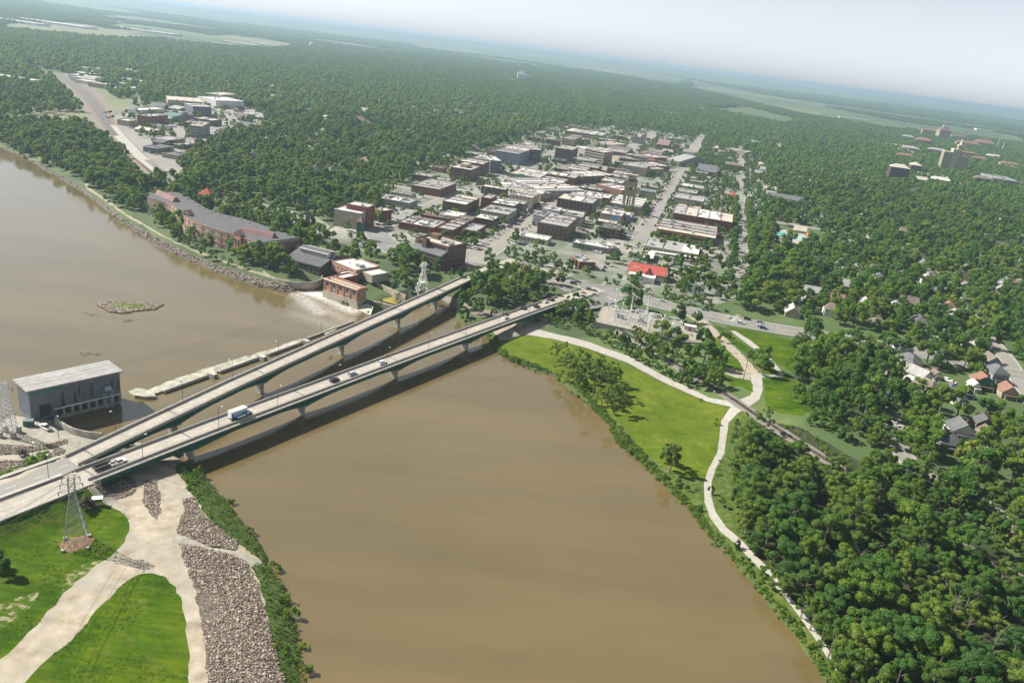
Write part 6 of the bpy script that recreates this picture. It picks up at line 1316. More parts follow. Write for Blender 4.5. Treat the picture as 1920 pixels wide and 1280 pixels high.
# ================================================================ pool
town_poly('pool_deck', [(1445,427),(1522,439),(1538,456),(1500,459),(1450,449)], M['conc'], .2)
wt = mat('pool_water_turquoise', [(.3, (.10, .45, .52)), (.7, (.16, .55, .60))], .4, 3, rough=.05, spec=.5)
pt = thing('swimming_pool', 'turquoise outdoor swimming pool with lane lines between trees', 'swimming pool', W(1480, 441, 0))
q = [W(*p, .28) for p in ((1456, 434), (1492, 439), (1497, 450), (1459, 445))]; c = (q[0]+q[1]+q[2]+q[3])/4
o = MB().quad(q[0], q[3], q[2], q[1]).build('water', wt, pt); o.matrix_parent_inverse = wlocal(pt)
lane = mat('lane_line_blue', (.03, .12, .22), 1, 1)
for k in range(1, 9):
    a, b = q[0].lerp(q[1], k/9), q[3].lerp(q[2], k/9); o = MB().prism([(a-EV*.15).xy, (a+EV*.15).xy, (b+EV*.15).xy, (b-EV*.15).xy], .27, .31).build('lane_line', lane, pt); o.matrix_parent_inverse = wlocal(pt)
q = [W(*p, .28) for p in ((1494, 440), (1508, 443), (1505, 447), (1496, 445))]; o = MB().quad(q[0], q[3], q[2], q[1]).build('leisure_pool', wt, pt); o.matrix_parent_inverse = wlocal(pt)
sl = mat('blue_slide_plastic', (.02, .07, .42), 1, 2, rough=.35); a = [W(x, y, z) for x, y, z in ((1425, 425, 5), (1432, 424, 4.5), (1440, 428, 3.8), (1436, 432, 3), (1446, 434, 2), (1452, 437, .8))]
t = thing('water_slide', 'dark blue curving water slide at the left of the swimming pool', 'water slide', a[0]); o = MB().tube(spl(a, 6), 1.0, 8).build('flume', sl, t); o.matrix_parent_inverse = wlocal(t)
for p in a[:4]: o = MB().bar((p.x, p.y, 0), (p.x, p.y, p.z), .15).build('support', M['grey_steel'], t); o.matrix_parent_inverse = wlocal(t)
a = [W(x, y, z) for x, y, z in ((1521, 435, 6), (1514, 437, 4.5), (1516, 441, 3), (1508, 440, 1.2))]; t = thing('water_slide', 'orange water slide at the right end of the swimming pool', 'water slide', a[0]); o = MB().tube(spl(a, 6), .7, 8).build('flume', mat('orange_slide_plastic', (.55, .20, .03), 1, 2, rough=.4), t); o.matrix_parent_inverse = wlocal(t)
bldg('small pink brick pool house below the turquoise pool', W(1466, 456, 3.5), W(1484, 459, 3.5), W(1490, 454, 3.5), 3.5, 'pink', 'brown', 1, 1)
# ================================================================ houses
HP = {}
def house(px, py, w, d, h, wl, rf, rot, label, hip=False, porch=True, z=0, group=None):
    p = W(px, py, z); p.z = max(gz(p.x, p.y), -3); rz = -GA+R(rot); foot(p, rz, w, d, 1.5); f2_ = p-Vector((0, 7, 0)); foot(f2_, rz, w*.8, 4, 0)
    t = thing('house', label, 'house', p, rz, group); x, y = w/2, d/2; rh = min(w, d)*.42
    k = ('w', w, d, h, wl, hip)
    if k not in HP:
        if hip: HP[k] = MB().box((0, 0, 0), (w, d, h), base=True).mesh('wall', WM[wl])
        else: HP[k] = MB().add([(-x, -y, 0), (x, -y, 0), (x, y, 0), (-x, y, 0), (-x, -y, h), (x, -y, h), (x, y, h), (-x, y, h), (0, -y, h+rh), (0, y, h+rh)], [(0, 1, 5, 8, 4), (1, 2, 6, 5), (2, 3, 7, 9, 6), (3, 0, 4, 7)]).mesh('wall', WM[wl])
    put('wall', HP[k], t); k = ('r', w, d, h, rf, hip)
    if k not in HP:
        e = .5
        if hip: HP[k] = MB().add([(-x-e, -y-e, h-.1), (x+e, -y-e, h-.1), (x+e, y+e, h-.1), (-x-e, y+e, h-.1), (0, -y*.35, h+rh), (0, y*.35, h+rh)], [(0, 1, 4), (1, 2, 5, 4), (2, 3, 5), (3, 0, 4, 5), (3, 2, 1, 0)]).mesh('roof', RM[rf])
        else:
            mb = MB()
            for s in (-1, 1):
                q = [(s*(x+e), -y-e, h-e*rh/x), (s*(x+e), y+e, h-e*rh/x), (0, y+e, h+rh), (0, -y-e, h+rh)]; q = q if s > 0 else q[::-1]
                mb.add([(a, b, c+.06) for a, b, c in q]+[(a, b, c-.16) for a, b, c in q], [(0, 1, 2, 3), (7, 6, 5, 4), (0, 4, 5, 1), (1, 5, 6, 2), (3, 2, 6, 7), (0, 3, 7, 4)])
            HP[k] = mb.mesh('roof', RM[rf])
    r = put('roof', HP[k], t); put('chimney', CHIM, r, loc=(x*.45, y*.3, h+rh*.35))
    fl = 2 if h > 4.6 else 1
    for f in range(fl):
        for s in (-.28, .28):
            put('window', win_mesh(1.1, 1.5), t, loc=(w*s, -y-.02, 1.6+f*2.8))
            put('window', win_mesh(1.1, 1.5), t, loc=(x+.02, d*s, 1.6+f*2.8), rz=R(90)); put('window', win_mesh(1.1, 1.5), t, loc=(-x-.02, d*s, 1.6+f*2.8), rz=R(-90))
    if porch:
        put('porch_roof', MB().box((0, 0, 0), (w*.8, 2.2, .2)).mesh('porch_roof', RM[rf]), t, loc=(0, -y-1.1, 2.6))
        for s in (-1, 1): put('porch_post', MB().box((0, 0, 0), (.2, .2, 2.5), base=True).mesh('porch_post', M['white']), t, loc=(s*w*.36, -y-2.0, 0))
    return t
CHIM = MB().box((0, 0, 0), (.8, .8, 2.4), base=True).mesh('chimney', WM['red'])
HL = [(1690,664,9,11,5.5,'white','dark',10,'dark roofed white house under trees just right of the avenue bend'),(1700,690,9,13,6,'cream','slate',35,'tall cream house with a steep grey brown roof turned to the viewer'),(1718,716,9,12,5.5,'white','grey',40,'white gabled house with a light grey roof beside the gravel drive'),
 (1737,706,5,5,2.6,'white','brown',10,'small white garage left of its twin on the drive'),(1752,707,5,6,2.6,'white','brown',10,'small white garage right of its twin on the drive'),(1735,736,12,16,3.4,'grey','brown',35,'long low brown roofed house below the white gabled one'),
 (1787,752,8,11,3.4,'white','slate',40,'pale blue grey roofed cottage at the end of the drive'),(1823,731,5,6,4,'white','white',15,'small bright white shed beside the teal house'),(1838,726,12,9,5,'teal','tile',5,'teal house with an orange brown tile roof'),(1862,712,10,12,6,'blue','slate',15,'large pale blue house with a grey gabled roof'),
 (1852,690,9,11,6,'blue','brown',10,'blue house with a brown roof half hidden behind the pale blue one'),(1885,742,9,10,4,'tan','tile',5,'low tile roofed wing right of the teal house'),(1810,742,6,6,2.6,'teal','dark',10,'small dark teal shed on the drive'),(1782,730,5,4,2.6,'white','slate',30,'tiny white garden shed beside the drive'),
 (1770,634,9,12,5,'tan','brown',0,'tan house with a brown gable behind the avenue bend trees'),(1733,640,8,8,3.5,'grey','slate',0,'small grey roofed outbuilding behind the avenue bend'),(1790,628,9,9,4.5,'white','brown',10,'white house with a brown roof next to a bare lawn'),
 (1775,585,10,10,5,'tan','tile',5,'house with a rusty red roof in the middle of the right hand trees'),(1788,602,9,12,5,'grey','grey',5,'grey roofed house just below the rusty red roof'),(1676,590,14,10,6,'blue','grey',0,'flat grey roofed block in the shade beside the side street'),(1700,615,10,10,5,'grey','slate',0,'slate roofed house below the shaded block'),(1720,612,9,12,5,'brown','slate',0,'dark house right of the slate roofed one'),
 (1798,815,12,10,4,'white','slate',10,'low slate roofed house left of the orange canopy'),(1848,828,8,9,4.5,'yellow','brown',15,'tan walled small house right of the orange canopy'),(1840,803,8,8,4,'brown','dark',0,'dark roofed small house above the orange canopy'),
 (1775,838,11,12,4,'slate','dark',5,'dark blue roofed low house beside the slate roofed one'),(1830,520,12,10,5,'stone','brown',0,'stone house with a hipped brown roof among upper right trees'),(1640,512,11,10,5,'brown','brown',5,'brick house with a brown hipped roof right of the side street'),(1560,460,9,9,5,'tan','tan',0,'tan house behind the swimming pool trees'),
 (1655,500,9,10,5,'red','red',5,'house with a small red roof near the second side street'),(1692,478,9,9,5,'white','tan',0,'white gabled house alone among the trees right of the pool'),(1645,530,12,10,5,'grey','slate',0,'grey roofed house just below the brown hipped one'),(1690,525,14,10,5,'blue','slate',0,'blue grey roofed house at the end of the hipped roof row'),(1735,530,10,9,5,'white','grey',5,'white and grey house near the upper right trees'),
 (1800,525,12,9,5,'cream','brown',0,'cream house beside the stone one'),(1880,540,10,9,5,'white','slate',0,'white house at the right edge in the upper trees'),(1900,520,10,9,5,'white','brown',0,'white house with a brown roof at the far right edge'),(1860,560,10,10,5,'tan','brown',0,'tan house half hidden at the right below the white ones'),
 (1760,555,10,9,5,'grey','slate',0,'slate roofed house above the rusty red roof'),(1830,480,10,9,5,'white','slate',0,'small white house high in the right hand trees'),(1735,430,14,9,5,'grey','grey',0,'grey roofed house below the curved roof house'),(1632,395,11,11,4,'tan','tan',0,'tan house with a tall hipped pyramid roof'),(1720,410,12,9,6,'blue','slate',0,'pale blue house with a slate roof beside the long tan house'),
 (1880,430,11,9,5,'white','slate',5,'white house with a dark gable at the upper right edge'),(1755,385,12,8,4,'grey','slate',0,'long grey roof among the trees below the hall'),(1800,370,9,9,5,'white','red',0,'white house with a red roof below the hilltop hotel'),(1826,380,9,9,5,'white','grey',0,'white gabled house below the hilltop hotel'),
 (1635,272,11,10,6,'white','grey',0,'white house far away at the upper right'),(1660,270,11,9,8,'white','white',0,'tall white house farther right at the upper right'),(1638,290,12,10,5,'white','grey',0,'large white house above the dark brick hall'),(1580,310,10,9,5,'tan','mauve',0,'house with a mauve roof left of the dark brick hall'),
 (1360,330,9,10,5,'white','grey',0,'white gabled house beside the long yard of old houses'),(1340,345,10,10,5,'cream','brown',0,'cream house with a brown roof in the old house row'),(1372,372,9,11,5,'stone','red',0,'stone house with a dark red gable behind the jagged brick hall'),(1350,362,9,9,5,'white','mauve',0,'white house with a mauve roof behind the jagged brick hall'),
 (598,330,12,12,6,'white','slate',0,'white church like house left of the stone mill'),(588,335,10,14,4,'white','slate',0,'grey roofed white house left of the stone mill'),(620,325,10,10,4,'white','white',0,'small bright white house left of downtown'),(480,300,12,10,4,'grey','slate',0,'grey house among the trees behind the hotel'),(498,302,10,10,4,'white','white',0,'white roofed house among the trees behind the hotel'),
 (660,335,12,10,4,'tan','grey',0,'low grey roofed house behind the big round tree'),(700,325,11,9,4,'brown','mauve',0,'mauve roofed house in the wood left of downtown'),(885,285,20,12,6,'brown','brown',0,'large brown roofed house at the wood edge left of the apartments'),(738,265,22,12,6,'white','white',0,'white and red roofed building deep in the wood left of downtown'),(670,238,40,22,8,'brown','mauve',0,'large old brick school with a dark red roof in the far wood'),(775,262,14,10,5,'brown','slate',0,'brown house deep in the wood')]
for k, (x, y, w_, d_, h_, wl, rf, rot, lab) in enumerate(HL): house(x, y, w_, d_, h_, wl, rf, rot, lab, hip=(k % 4 == 1 or 'hip' in lab), porch=w_ < 13)
bldg('white flat roofed two storey house among the right hand trees', W(1813, 645, 6), W(1841, 650, 6), W(1845, 642, 6), 6, 'white', 'white', 2, 0, name='house', cat='house')
rh_ = random.Random(21); places = [((1440, 1900, 300, 430), 'on the wooded slope below the campus', 150), ((1480, 1920, 430, 640), 'in the leafy blocks right of the pool', 150), ((440, 900, 200, 320), 'in the wood left of downtown', 40), ((1330, 1500, 240, 330), 'beside the far end of the shady street', 30), ((500, 1500, 150, 230), 'in the far wooded plain', 45), ((1395, 1470, 300, 420), 'between the shady street and the next one', 16)]
for (x0, x1, y0, y1), wh, n in places:
    for k in range(n):
        x, y = rh_.uniform(x0, x1), rh_.uniform(y0, y1)
        if x > 1640 and 235 < y < 360: continue
        p = W(x, y, 0); P_ = np.array([(p.x, p.y)])
        if any(np.hypot(f_.mean(0)[0]-p.x, f_.mean(0)[1]-p.y) < 20 for f_ in FOOT) or any(segd(P_, L_)[0][0] < w__/2+11 for L_, w__ in road_lines): continue
        wl = rh_.choice(['white', 'cream', 'tan', 'grey', 'brown', 'white', 'blue']); rf = rh_.choice(['slate', 'brown', 'grey', 'dark', 'tan', 'mauve', 'grey']); big_ = 1.5 if y < 230 else 1.0
        w_, d_ = rh_.choice(((9, 12), (10, 13), (12, 9), (8, 10))); wc = {'grey': 'grey walled'}.get(wl, wl); rn = {'dark': 'black', 'slate': 'slate', 'mauve': 'reddish'}.get(rf, rf)
        house(x, y, w_*big_, d_*big_, rh_.choice((3.4, 5.5)), wl, rf, rh_.choice((0, 90)), f'{wc} house with a {rn} roof {wh}', hip=rh_.random() < .4, porch=False, group='houses '+wh)
# ================================================================ railway, rocks, bank plants
rp = dens([Vector((p.x, p.y, 0)) for p in railL], 4); rp = [Vector((p.x, p.y, 0)) for p in rp]
for dx in (-.72, .72):
    mb = MB(); pts = []
    for i, p in enumerate(rp):
        d = (rp[min(i+1, len(rp)-1)]-rp[max(i-1, 0)]).normalized(); q = p+Vector((d.y, -d.x, 0))*dx; pts.append(Vector((q.x, q.y, gz(q.x, q.y)+.26)))
    mb.tube(pts, .07, 4); mb.build('rail', M['dark_steel'], kind='structure')
mb = MB()
for i in range(len(rp)-1):
    d = (rp[i+1]-rp[i]); L = d.length; d.normalize(); rz = math.atan2(d.y, d.x); zz = gz(rp[i].x, rp[i].y)
    if rp[i].x > 40:
        for k in range(int(L/.65)):
            p = rp[i]+d*k*.65; mb.box((p.x, p.y, zz+.1), (.24, 2.5, .16), rz)
mb.build('railway_sleepers', mat('dark_timber_sleeper', (.06, .045, .035), 1, 3), kind='stuff')
def yard_track(pts, nm, c=None, wd=5): strip_road(nm, spl([W(*p, 0) for p in pts], 6), wd, GM['ballast'], .07)
yard_track([(95, 136), (140, 160), (175, 195), (200, 235), (240, 280), (285, 320), (310, 345)], 'railway_bed', wd=[60, 60, 58, 56, 54, 52, 50, 50, 48, 46, 44, 42, 40, 38, 36, 34, 32, 30]+[24]*19); yard_track([(195, 212), (240, 203), (290, 190)], 'railway_bed', wd=9); yard_track([(200, 222), (235, 212), (282, 205)], 'railway_bed', wd=7)
strip_road('yard_platform', [W(218, 255, 0), W(245, 285, 0), (W(292, 322, 0))], 6, GM['conc'], .12); strip_road('yard_road', spl([W(*p, 0) for p in ((212, 235), (235, 262), (262, 290), (276, 300))], 5), 7, GM['conc'], .14)
for off in (-18, -11, -5, 1, 7, 14):
    pts_ = spl([W(*p, 0) for p in [(98, 137), (140, 160), (175, 195), (205, 238), (240, 280), (300, 335)]], 8); q_ = []
    for i_, p_ in enumerate(pts_):
        d_ = (pts_[min(i_+1, len(pts_)-1)]-pts_[max(i_-1, 0)]).normalized(); k_ = off*max(.25, 1-i_/len(pts_)*.9); q_.append(Vector((p_.x+d_.y*k_, p_.y-d_.x*k_, 0)))
    strip_road('yard_track', q_, 1.9, M['dark_steel'] if off % 2 else GM['mulch'], .1)
t = thing('freight_cars', 'line of dark freight wagons standing in the rail yard', 'train', W(205, 222, 0)) if 0 else None
# rocks
rockm, rt, rb = _nodes('limestone_riprap'); oi = rt.nodes.new('ShaderNodeObjectInfo'); cc = ramp(rt, oi.outputs['Random'], [(0, (.07, .052, .040)), (.3, (.165, .125, .095)), (.65, (.27, .215, .17)), (.9, (.38, .32, .26)), (1, (.47, .43, .37))]); nn_ = ramp(rt, noise(rt, 3, 4), [(.3, (.8, .8, .8)), (.7, (1, 1, 1))]); rt.links.new(mix(rt, cc, nn_, 1.0, 'MULTIPLY'), rb.inputs['Base Color']); rb.inputs['Roughness'].default_value = .9
def rock_mesh(s):
    bm = bmesh.new(); bmesh.ops.create_icosphere(bm, subdivisions=1, radius=.5); r_ = random.Random(s); sc = Vector((r_.uniform(.9, 1.5), r_.uniform(.7, 1.1), r_.uniform(.5, .8)))
    for v in bm.verts: v.co = Vector((v.co.x*sc.x, v.co.y*sc.y, v.co.z*sc.z))*r_.uniform(.75, 1.2)
    me = bpy.data.meshes.new('stone'); bm.to_mesh(me); bm.free(); me.materials.append(rockm); return me
ROCKS = [rock_mesh(i) for i in range(7)]
rz_pts = []
for nm, mk, q in ZN.values():
    if mk != 'rip': continue
    c = q.mean(0); far = np.hypot(*c) > 330; s = 1.1 if far else .42
    mn, mx_ = q.min(0), q.max(0); X, Y = np.meshgrid(np.arange(mn[0], mx_[0], s), np.arange(mn[1], mx_[1], s)); P_ = np.c_[X.ravel(), Y.ravel()]+rng.uniform(-.4, .4, (X.size, 2))*s
    P_ = P_[pip(P_, q)]; d_ = np.hypot(P_[:, 0], P_[:, 1]); P_ = P_[(d_ < 520) | (rng.uniform(0, 1, len(P_)) < .5)]; P_ = P_[d_[:len(P_)] < 1e9] if 0 else P_
    Z_ = hz(P_)+rng.uniform(-.05, .22, len(P_))*(2 if far else 1); rz_pts.append(np.c_[P_, Z_, np.full(len(P_), 1.3 if far else .56)])
rk = np.vstack(rz_pts); print('rocks', len(rk))
gn_scatter('riprap_stones', rk[:, :3], rk[:, 3]*rng.uniform(.45, 1.1, len(rk))*np.where(rng.uniform(0, 1, len(rk)) < .07, 1.7, 1), rng.uniform(.7, 1.2, len(rk)), rng.integers(0, 7, len(rk)), ROCKS)
# gravel island and drift wood
isl = [W(x, y, WATER_Z) for x, y in ((181, 571), (200, 566), (235, 565), (270, 567), (307, 572), (292, 580), (260, 583), (232, 588), (205, 585))]
c = sum(isl, Vector())/len(isl); il = spl(isl+[isl[0]], 4)[:-1]; t_ = MB(); ring = [(p.x, p.y, WATER_Z-.4) for p in il]; r2 = [tuple(c.lerp(p, .7)+Vector((0, 0, .5))) for p in il]; r3 = [tuple(c.lerp(p, .3)+Vector((0, 0, .8))) for p in il]; n = len(ring)
t_.add(ring+r2+r3+[(c.x, c.y, WATER_Z+.9)], [(k, (k+1) % n, n+(k+1) % n, n+k) for k in range(n)]+[(n+k, n+(k+1) % n, 2*n+(k+1) % n, 2*n+k) for k in range(n)]+[(2*n+k, 2*n+(k+1) % n, 3*n) for k in range(n)])
t_.build('gravel_island', GM['bare'], kind='structure')
ip_ = np.array([(p.x, p.y) for p in isl]); mn, mx_ = ip_.min(0), ip_.max(0); P_ = rng.uniform(mn, mx_, (2600, 2)); P_ = P_[pip(P_, ip_)]
gn_scatter('island_stones', np.c_[P_, np.full(len(P_), WATER_Z+.45)], rng.uniform(.5, 1.2, len(P_)), rng.uniform(.7, 1.5, len(P_)), rng.integers(0, 7, len(P_)), ROCKS)
wood_m = mat('grey_driftwood', (.16, .13, .10), 1, 3)
for k, (x, y, n, la) in enumerate(((228, 600, 9, 'tangle of driftwood in the river below the gravel island'), (175, 590, 4, 'small driftwood tangle left of the gravel island'), (168, 664, 12, 'trail of driftwood and stones in the river above the powerhouse'), (750, 620, 8, 'driftwood caught at the second pier of the farther bridge'), (880, 662, 9, 'driftwood caught at the pier of the nearer bridge next to the park'), (637, 672, 6, 'driftwood caught at a middle pier of the farther bridge'))):
    p = W(x, y, WATER_Z); mb = MB()
    for j in range(n):
        a = p+Vector((rc.uniform(-5, 5), rc.uniform(-2.5, 2.5), rc.uniform(-.1, .2))); th = rc.uniform(0, 6.28); L = rc.uniform(1.5, 5); mb.bar(a, a+Vector((math.cos(th)*L, math.sin(th)*L, rc.uniform(0, .8))), rc.uniform(.08, .2), 4, r1=.03)
    mb.build('driftwood', wood_m, label=la, cat='driftwood', kind='stuff')
# foam below the turbine house
fm, ft, fb = _nodes('white_water_foam'); fb.inputs['Base Color'].default_value = (.72, .70, .66, 1); fb.inputs['Roughness'].default_value = .6
g_ = ft.nodes.new('ShaderNodeNewGeometry'); mp_ = ft.nodes.new('ShaderNodeMapping'); mp_.inputs['Scale'].default_value = (.35, .9, 1); mp_.inputs['Rotation'].default_value = (0, 0, .5); ft.links.new(g_.outputs['Position'], mp_.inputs[0])
at_ = ft.nodes.new('ShaderNodeAttribute'); at_.attribute_name = 'strength'; mu = ft.nodes.new('ShaderNodeMath'); mu.operation = 'MULTIPLY'; ft.links.new(ramp(ft, noise(ft, .9, 8, .75, mp_.outputs[0]), [(.36, (0, 0, 0)), (.52, (1, 1, 1))]), mu.inputs[0]); ft.links.new(at_.outputs['Fac'], mu.inputs[1]); ft.links.new(mu.outputs[0], fb.inputs['Alpha'])
fpx = [((585, 549), (606, 556), .95), ((606, 556), (660, 582), .6), ((560, 552), (600, 585), .45), ((600, 575), (650, 600), .3), ((560, 590), (640, 615), .15)]
P0 = W(540, 545, WATER_Z+.05); g1_ = [W(x, y, WATER_Z+.06) for x, y in ((545, 548), (608, 546), (672, 578), (668, 600), (600, 622), (540, 600))]
cx_, cy_ = np.mean([p.x for p in g1_]), np.mean([p.y for p in g1_]); pol = np.array([(p.x, p.y) for p in g1_]); mn, mx_ = pol.min(0), pol.max(0); nx_, ny_ = 50, 40
xs = np.linspace(mn[0], mx_[0], nx_); ys = np.linspace(mn[1], mx_[1], ny_); vv = [(x, y, WATER_Z+.06) for y in ys for x in xs]; ff = [(j*nx_+i, j*nx_+i+1, (j+1)*nx_+i+1, (j+1)*nx_+i) for j in range(ny_-1) for i in range(nx_-1)]
me = bpy.data.meshes.new('river_foam'); me.from_pydata(vv, [], ff); me.materials.append(fm); s_ = np.zeros(len(vv), np.float32); VV = np.array(vv)[:, :2]
for a, b, k in fpx:
    A_, B_ = W(*a, WATER_Z), W(*b, WATER_Z); d_, _ = segd(VV, np.array([(A_.x, A_.y), (B_.x, B_.y)])); s_ = np.maximum(s_, k*np.exp(-(d_/7)**2))
me.attributes.new('strength', 'FLOAT', 'POINT').data.foreach_set('value', s_); put('river_foam', me, kind='stuff')
# small shelter beside the pylon lawn
p = G(183, 944); t = thing('notice_shelter', 'small white roofed notice shelter at the edge of the lawn', 'shelter', p, R(25)); MB().box((0, 0, 2.3), (3.4, 2.2, .14)).build('roof', M['white'], t)
for s in (-1, 1): MB().box((s*1.3, 0, 0), (.14, .14, 2.3), base=True).build('post', M['dark_steel'], t)
MB().box((0, 0, 1.2), (2.4, .1, .9)).build('board', M['dark_steel'], t); MB().box((.3, -1.3, .45), (1.8, .5, .08)).build('bench', M['white'], t)
for k, (x, y, la) in enumerate(((555, 767, 'white navigation board on the first pier cap of the nearer bridge'), (734, 695, 'white navigation board on the middle pier of the nearer bridge'), (872, 647, 'white navigation board on the right pier of the nearer bridge'), (361, 840, 'white navigation board on the left pier of the nearer bridge'))):
    a = [123, 184, 243, 67][k]; q = br(a-1.3, c2(a)+3.9, zt2(a)-4.2); t = thing('navigation_board', la, 'sign', q, hd_b); MB().box((0, 0, 0), (.08, 1.5, 1.2)).build('panel', M['white'], t); MB().box((-.06, 0, .2), (.04, 1.1, .08)).box((-.06, 0, -.15), (.04, 1.1, .08)).build('stripes', M['dark_steel'], t)
t = thing('generator_cabinet', 'dark green equipment cabinet in the powerhouse yard', 'cabinet', G(54, 797), R(20)); MB().box((0, 0, 0), (3.4, 2.2, 2.2), base=True).build('case', WM['teal'], t); MB().box((0, 0, 2.2), (3.6, 2.4, .12), base=True).build('lid', WM['slate'], t)
fe = thing('wire_fence', 'dark posts of a fence along the bank beside the farther bridge', 'fence', G(140, 842))
for k in range(14):
    p = G(127+k*6, 838-k*1.9); o = put('post', FPOST, fe, loc=p); o.matrix_parent_inverse = wlocal(fe)

# street markings and kerbside cars
def mark_line(pts, off, w, m, dash=None, z=.2, name='lane_marking'):
    pts = dens([Vector((p.x, p.y, 0)) for p in pts], 3); mb = MB()
    for i in range(len(pts)-1):
        if dash and i % dash[1] >= dash[0]: continue
        a, b = pts[i], pts[i+1]; d = (b-a).normalized(); n = Vector((d.y, -d.x, 0)); a2, b2 = a+n*off, b+n*off
        mb.add([tuple(a2-n*w)+(), tuple(a2+n*w), tuple(b2+n*w), tuple(b2-n*w)], [(0, 1, 2, 3)])
    mb.v = [(x, y, z) for x, y, _ in mb.v]; mb.build(name, m, kind='structure')
for o_ in (-.25, .25): mark_line(sixth[14:], o_, .1, M['yellow'])
for o_ in (-4.2, 4.2): mark_line(sixth[14:], o_, .09, M['white'], (1, 4))
mark_line(gline(977, 423, -150, 700), 0, .12, M['yellow'], z=.16)
for x0_, y0_, x1_, y1_ in ((1138, 557, 1160, 566), (1385, 590, 1372, 603), (1060, 520, 1075, 513), (905, 487, 925, 492), (1128, 535, 1140, 527)):
    a_, b_ = W(x0_, y0_, 0), W(x1_, y1_, 0); n_ = int((b_-a_).length/2.6); mb = MB(); d_ = (b_-a_).normalized(); nn = Vector((-d_.y, d_.x, 0))
    for k in range(n_): c_ = a_.lerp(b_, (k+.5)/n_); mb.add([(c_-d_*.3-nn*1.5).to_tuple(), (c_+d_*.3-nn*1.5).to_tuple(), (c_+d_*.3+nn*1.5).to_tuple(), (c_-d_*.3+nn*1.5).to_tuple()], [(0, 1, 2, 3)])
    mb.v = [(x, y, .205) for x, y, _ in mb.v]; mb.build('crosswalk', M['white'], kind='structure')
def kerb_cars(px, py, s0, s1, off, p_, rz, where, step=3.2):
    a = W(px, py, 0)
    for s in np.arange(s0, s1, step):
        if rc.random() > p_: continue
        q = a+SV*s+EV*off; col = rc.choice(['white', 'black', 'silver', 'grey', 'blue', 'maroon', 'tan', 'white', 'black', 'red']); kind = rc.choice(['car', 'suv'])
        cw = {'maroon': 'dark red', 'blue': 'dark blue'}.get(col, col); vehicle(kind, col, Vector((q.x, q.y, .15)), rz, f'{cw} {"tall car" if kind == "suv" else "low car"} parked {where}', 'cars parked '+where)
kerb_cars(977, 423, 30, 520, -8.2, .42, hs+R(35), 'along the left side of the main street'); kerb_cars(977, 423, 30, 520, 8.2, .42, hs-R(35)+math.pi, 'along the right side of the main street')
kerb_cars(1228, 403, -70, 420, -6.6, .3, hs, 'along the left side of the bell tower street', 6); kerb_cars(1228, 403, -70, 420, 6.6, .3, hs, 'along the right side of the bell tower street', 6)
kerb_cars(800, 388, -60, 380, 4.8, .35, hs, 'along the street left of the main street', 6)
town_poly('brick_plaza', [(928,488),(985,500),(975,508),(940,503),(925,497)], mat('orange_brick_paving', [(.3, (.30, .16, .10)), (.7, (.40, .24, .16))], .5, 6), .21)

for k in range(60):
    x, y = rc.uniform(700, 1330), rc.uniform(250, 500); c = W(x, y, 0); n = rc.randint(4, 9); L = n*2.7
    q = np.array([(v.x, v.y) for v in (c-EV*L/2-SV*3, c+EV*L/2-SV*3, c+EV*L/2+SV*3, c-EV*L/2+SV*3)])
    if overlaps(q) or near_road(q, 1) or not pip([(c.x, c.y)], np.array([(W(a, b, 0).x, W(a, b, 0).y) for a, b in ((700,410),(745,356),(930,280),(1050,238),(1300,262),(1380,300),(1380,540),(1180,530),(1000,500),(800,450))]))[0]: continue
    FOOT.append(q); rg = 'left of the main street' if (c-m0).dot(EV) < 0 else ('between the main and bell tower streets' if (c-W(1228, 403, 0)).dot(EV) < 0 else 'beyond the bell tower street')
    for j in range(n):
        if rc.random() < .25: continue
        col = rc.choice(['white', 'black', 'silver', 'grey', 'blue', 'maroon', 'tan', 'white', 'black']); kind = rc.choice(['car', 'suv', 'car']); cw = {'maroon': 'dark red', 'blue': 'dark blue'}.get(col, col)
        pp = c+EV*(-L/2+(j+.5)*2.7); vehicle(kind, col, Vector((pp.x, pp.y, .06)), hs, f'{cw} {"tall car" if kind == "suv" else "low car"} in a small lot {rg}', 'cars in small lots '+rg)
# ================================================================ trees
def PX_(pts): return np.array([(W(x, y, 0).x, W(x, y, 0).y) for x, y in pts])
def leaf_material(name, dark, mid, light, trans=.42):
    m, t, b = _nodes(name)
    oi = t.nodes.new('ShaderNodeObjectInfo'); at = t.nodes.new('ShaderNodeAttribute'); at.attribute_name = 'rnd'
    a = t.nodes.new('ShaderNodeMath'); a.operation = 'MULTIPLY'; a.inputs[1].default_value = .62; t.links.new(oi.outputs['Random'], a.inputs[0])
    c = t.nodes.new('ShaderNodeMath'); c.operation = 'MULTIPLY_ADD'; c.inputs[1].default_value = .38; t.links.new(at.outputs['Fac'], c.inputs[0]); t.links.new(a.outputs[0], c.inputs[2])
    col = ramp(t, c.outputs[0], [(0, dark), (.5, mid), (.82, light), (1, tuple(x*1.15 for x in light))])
    t.links.new(col, b.inputs['Base Color']); b.inputs['Roughness'].default_value = .6; b.inputs['Specular IOR Level'].default_value = .25
    tr = t.nodes.new('ShaderNodeBsdfTranslucent'); t.links.new(mix(t, col, (.35, .5, .05), .35, 'MIX'), tr.inputs[0])
    mx = t.nodes.new('ShaderNodeMixShader'); mx.inputs[0].default_value = trans; t.links.new(b.outputs[0], mx.inputs[1]); t.links.new(tr.outputs[0], mx.inputs[2])
    t.links.new(mx.outputs[0], t.nodes['Material Output'].inputs[0]); return m
LEAF = leaf_material('broadleaf_foliage', (.030, .095, .028), (.075, .172, .028), (.150, .240, .028))
LEAF2 = leaf_material('cottonwood_foliage', (.060, .135, .028), (.122, .205, .032), (.20, .265, .042), .45)
LEAFY = leaf_material('yellow_green_foliage', (.12, .18, .018), (.16, .21, .022), (.20, .24, .03), .3)
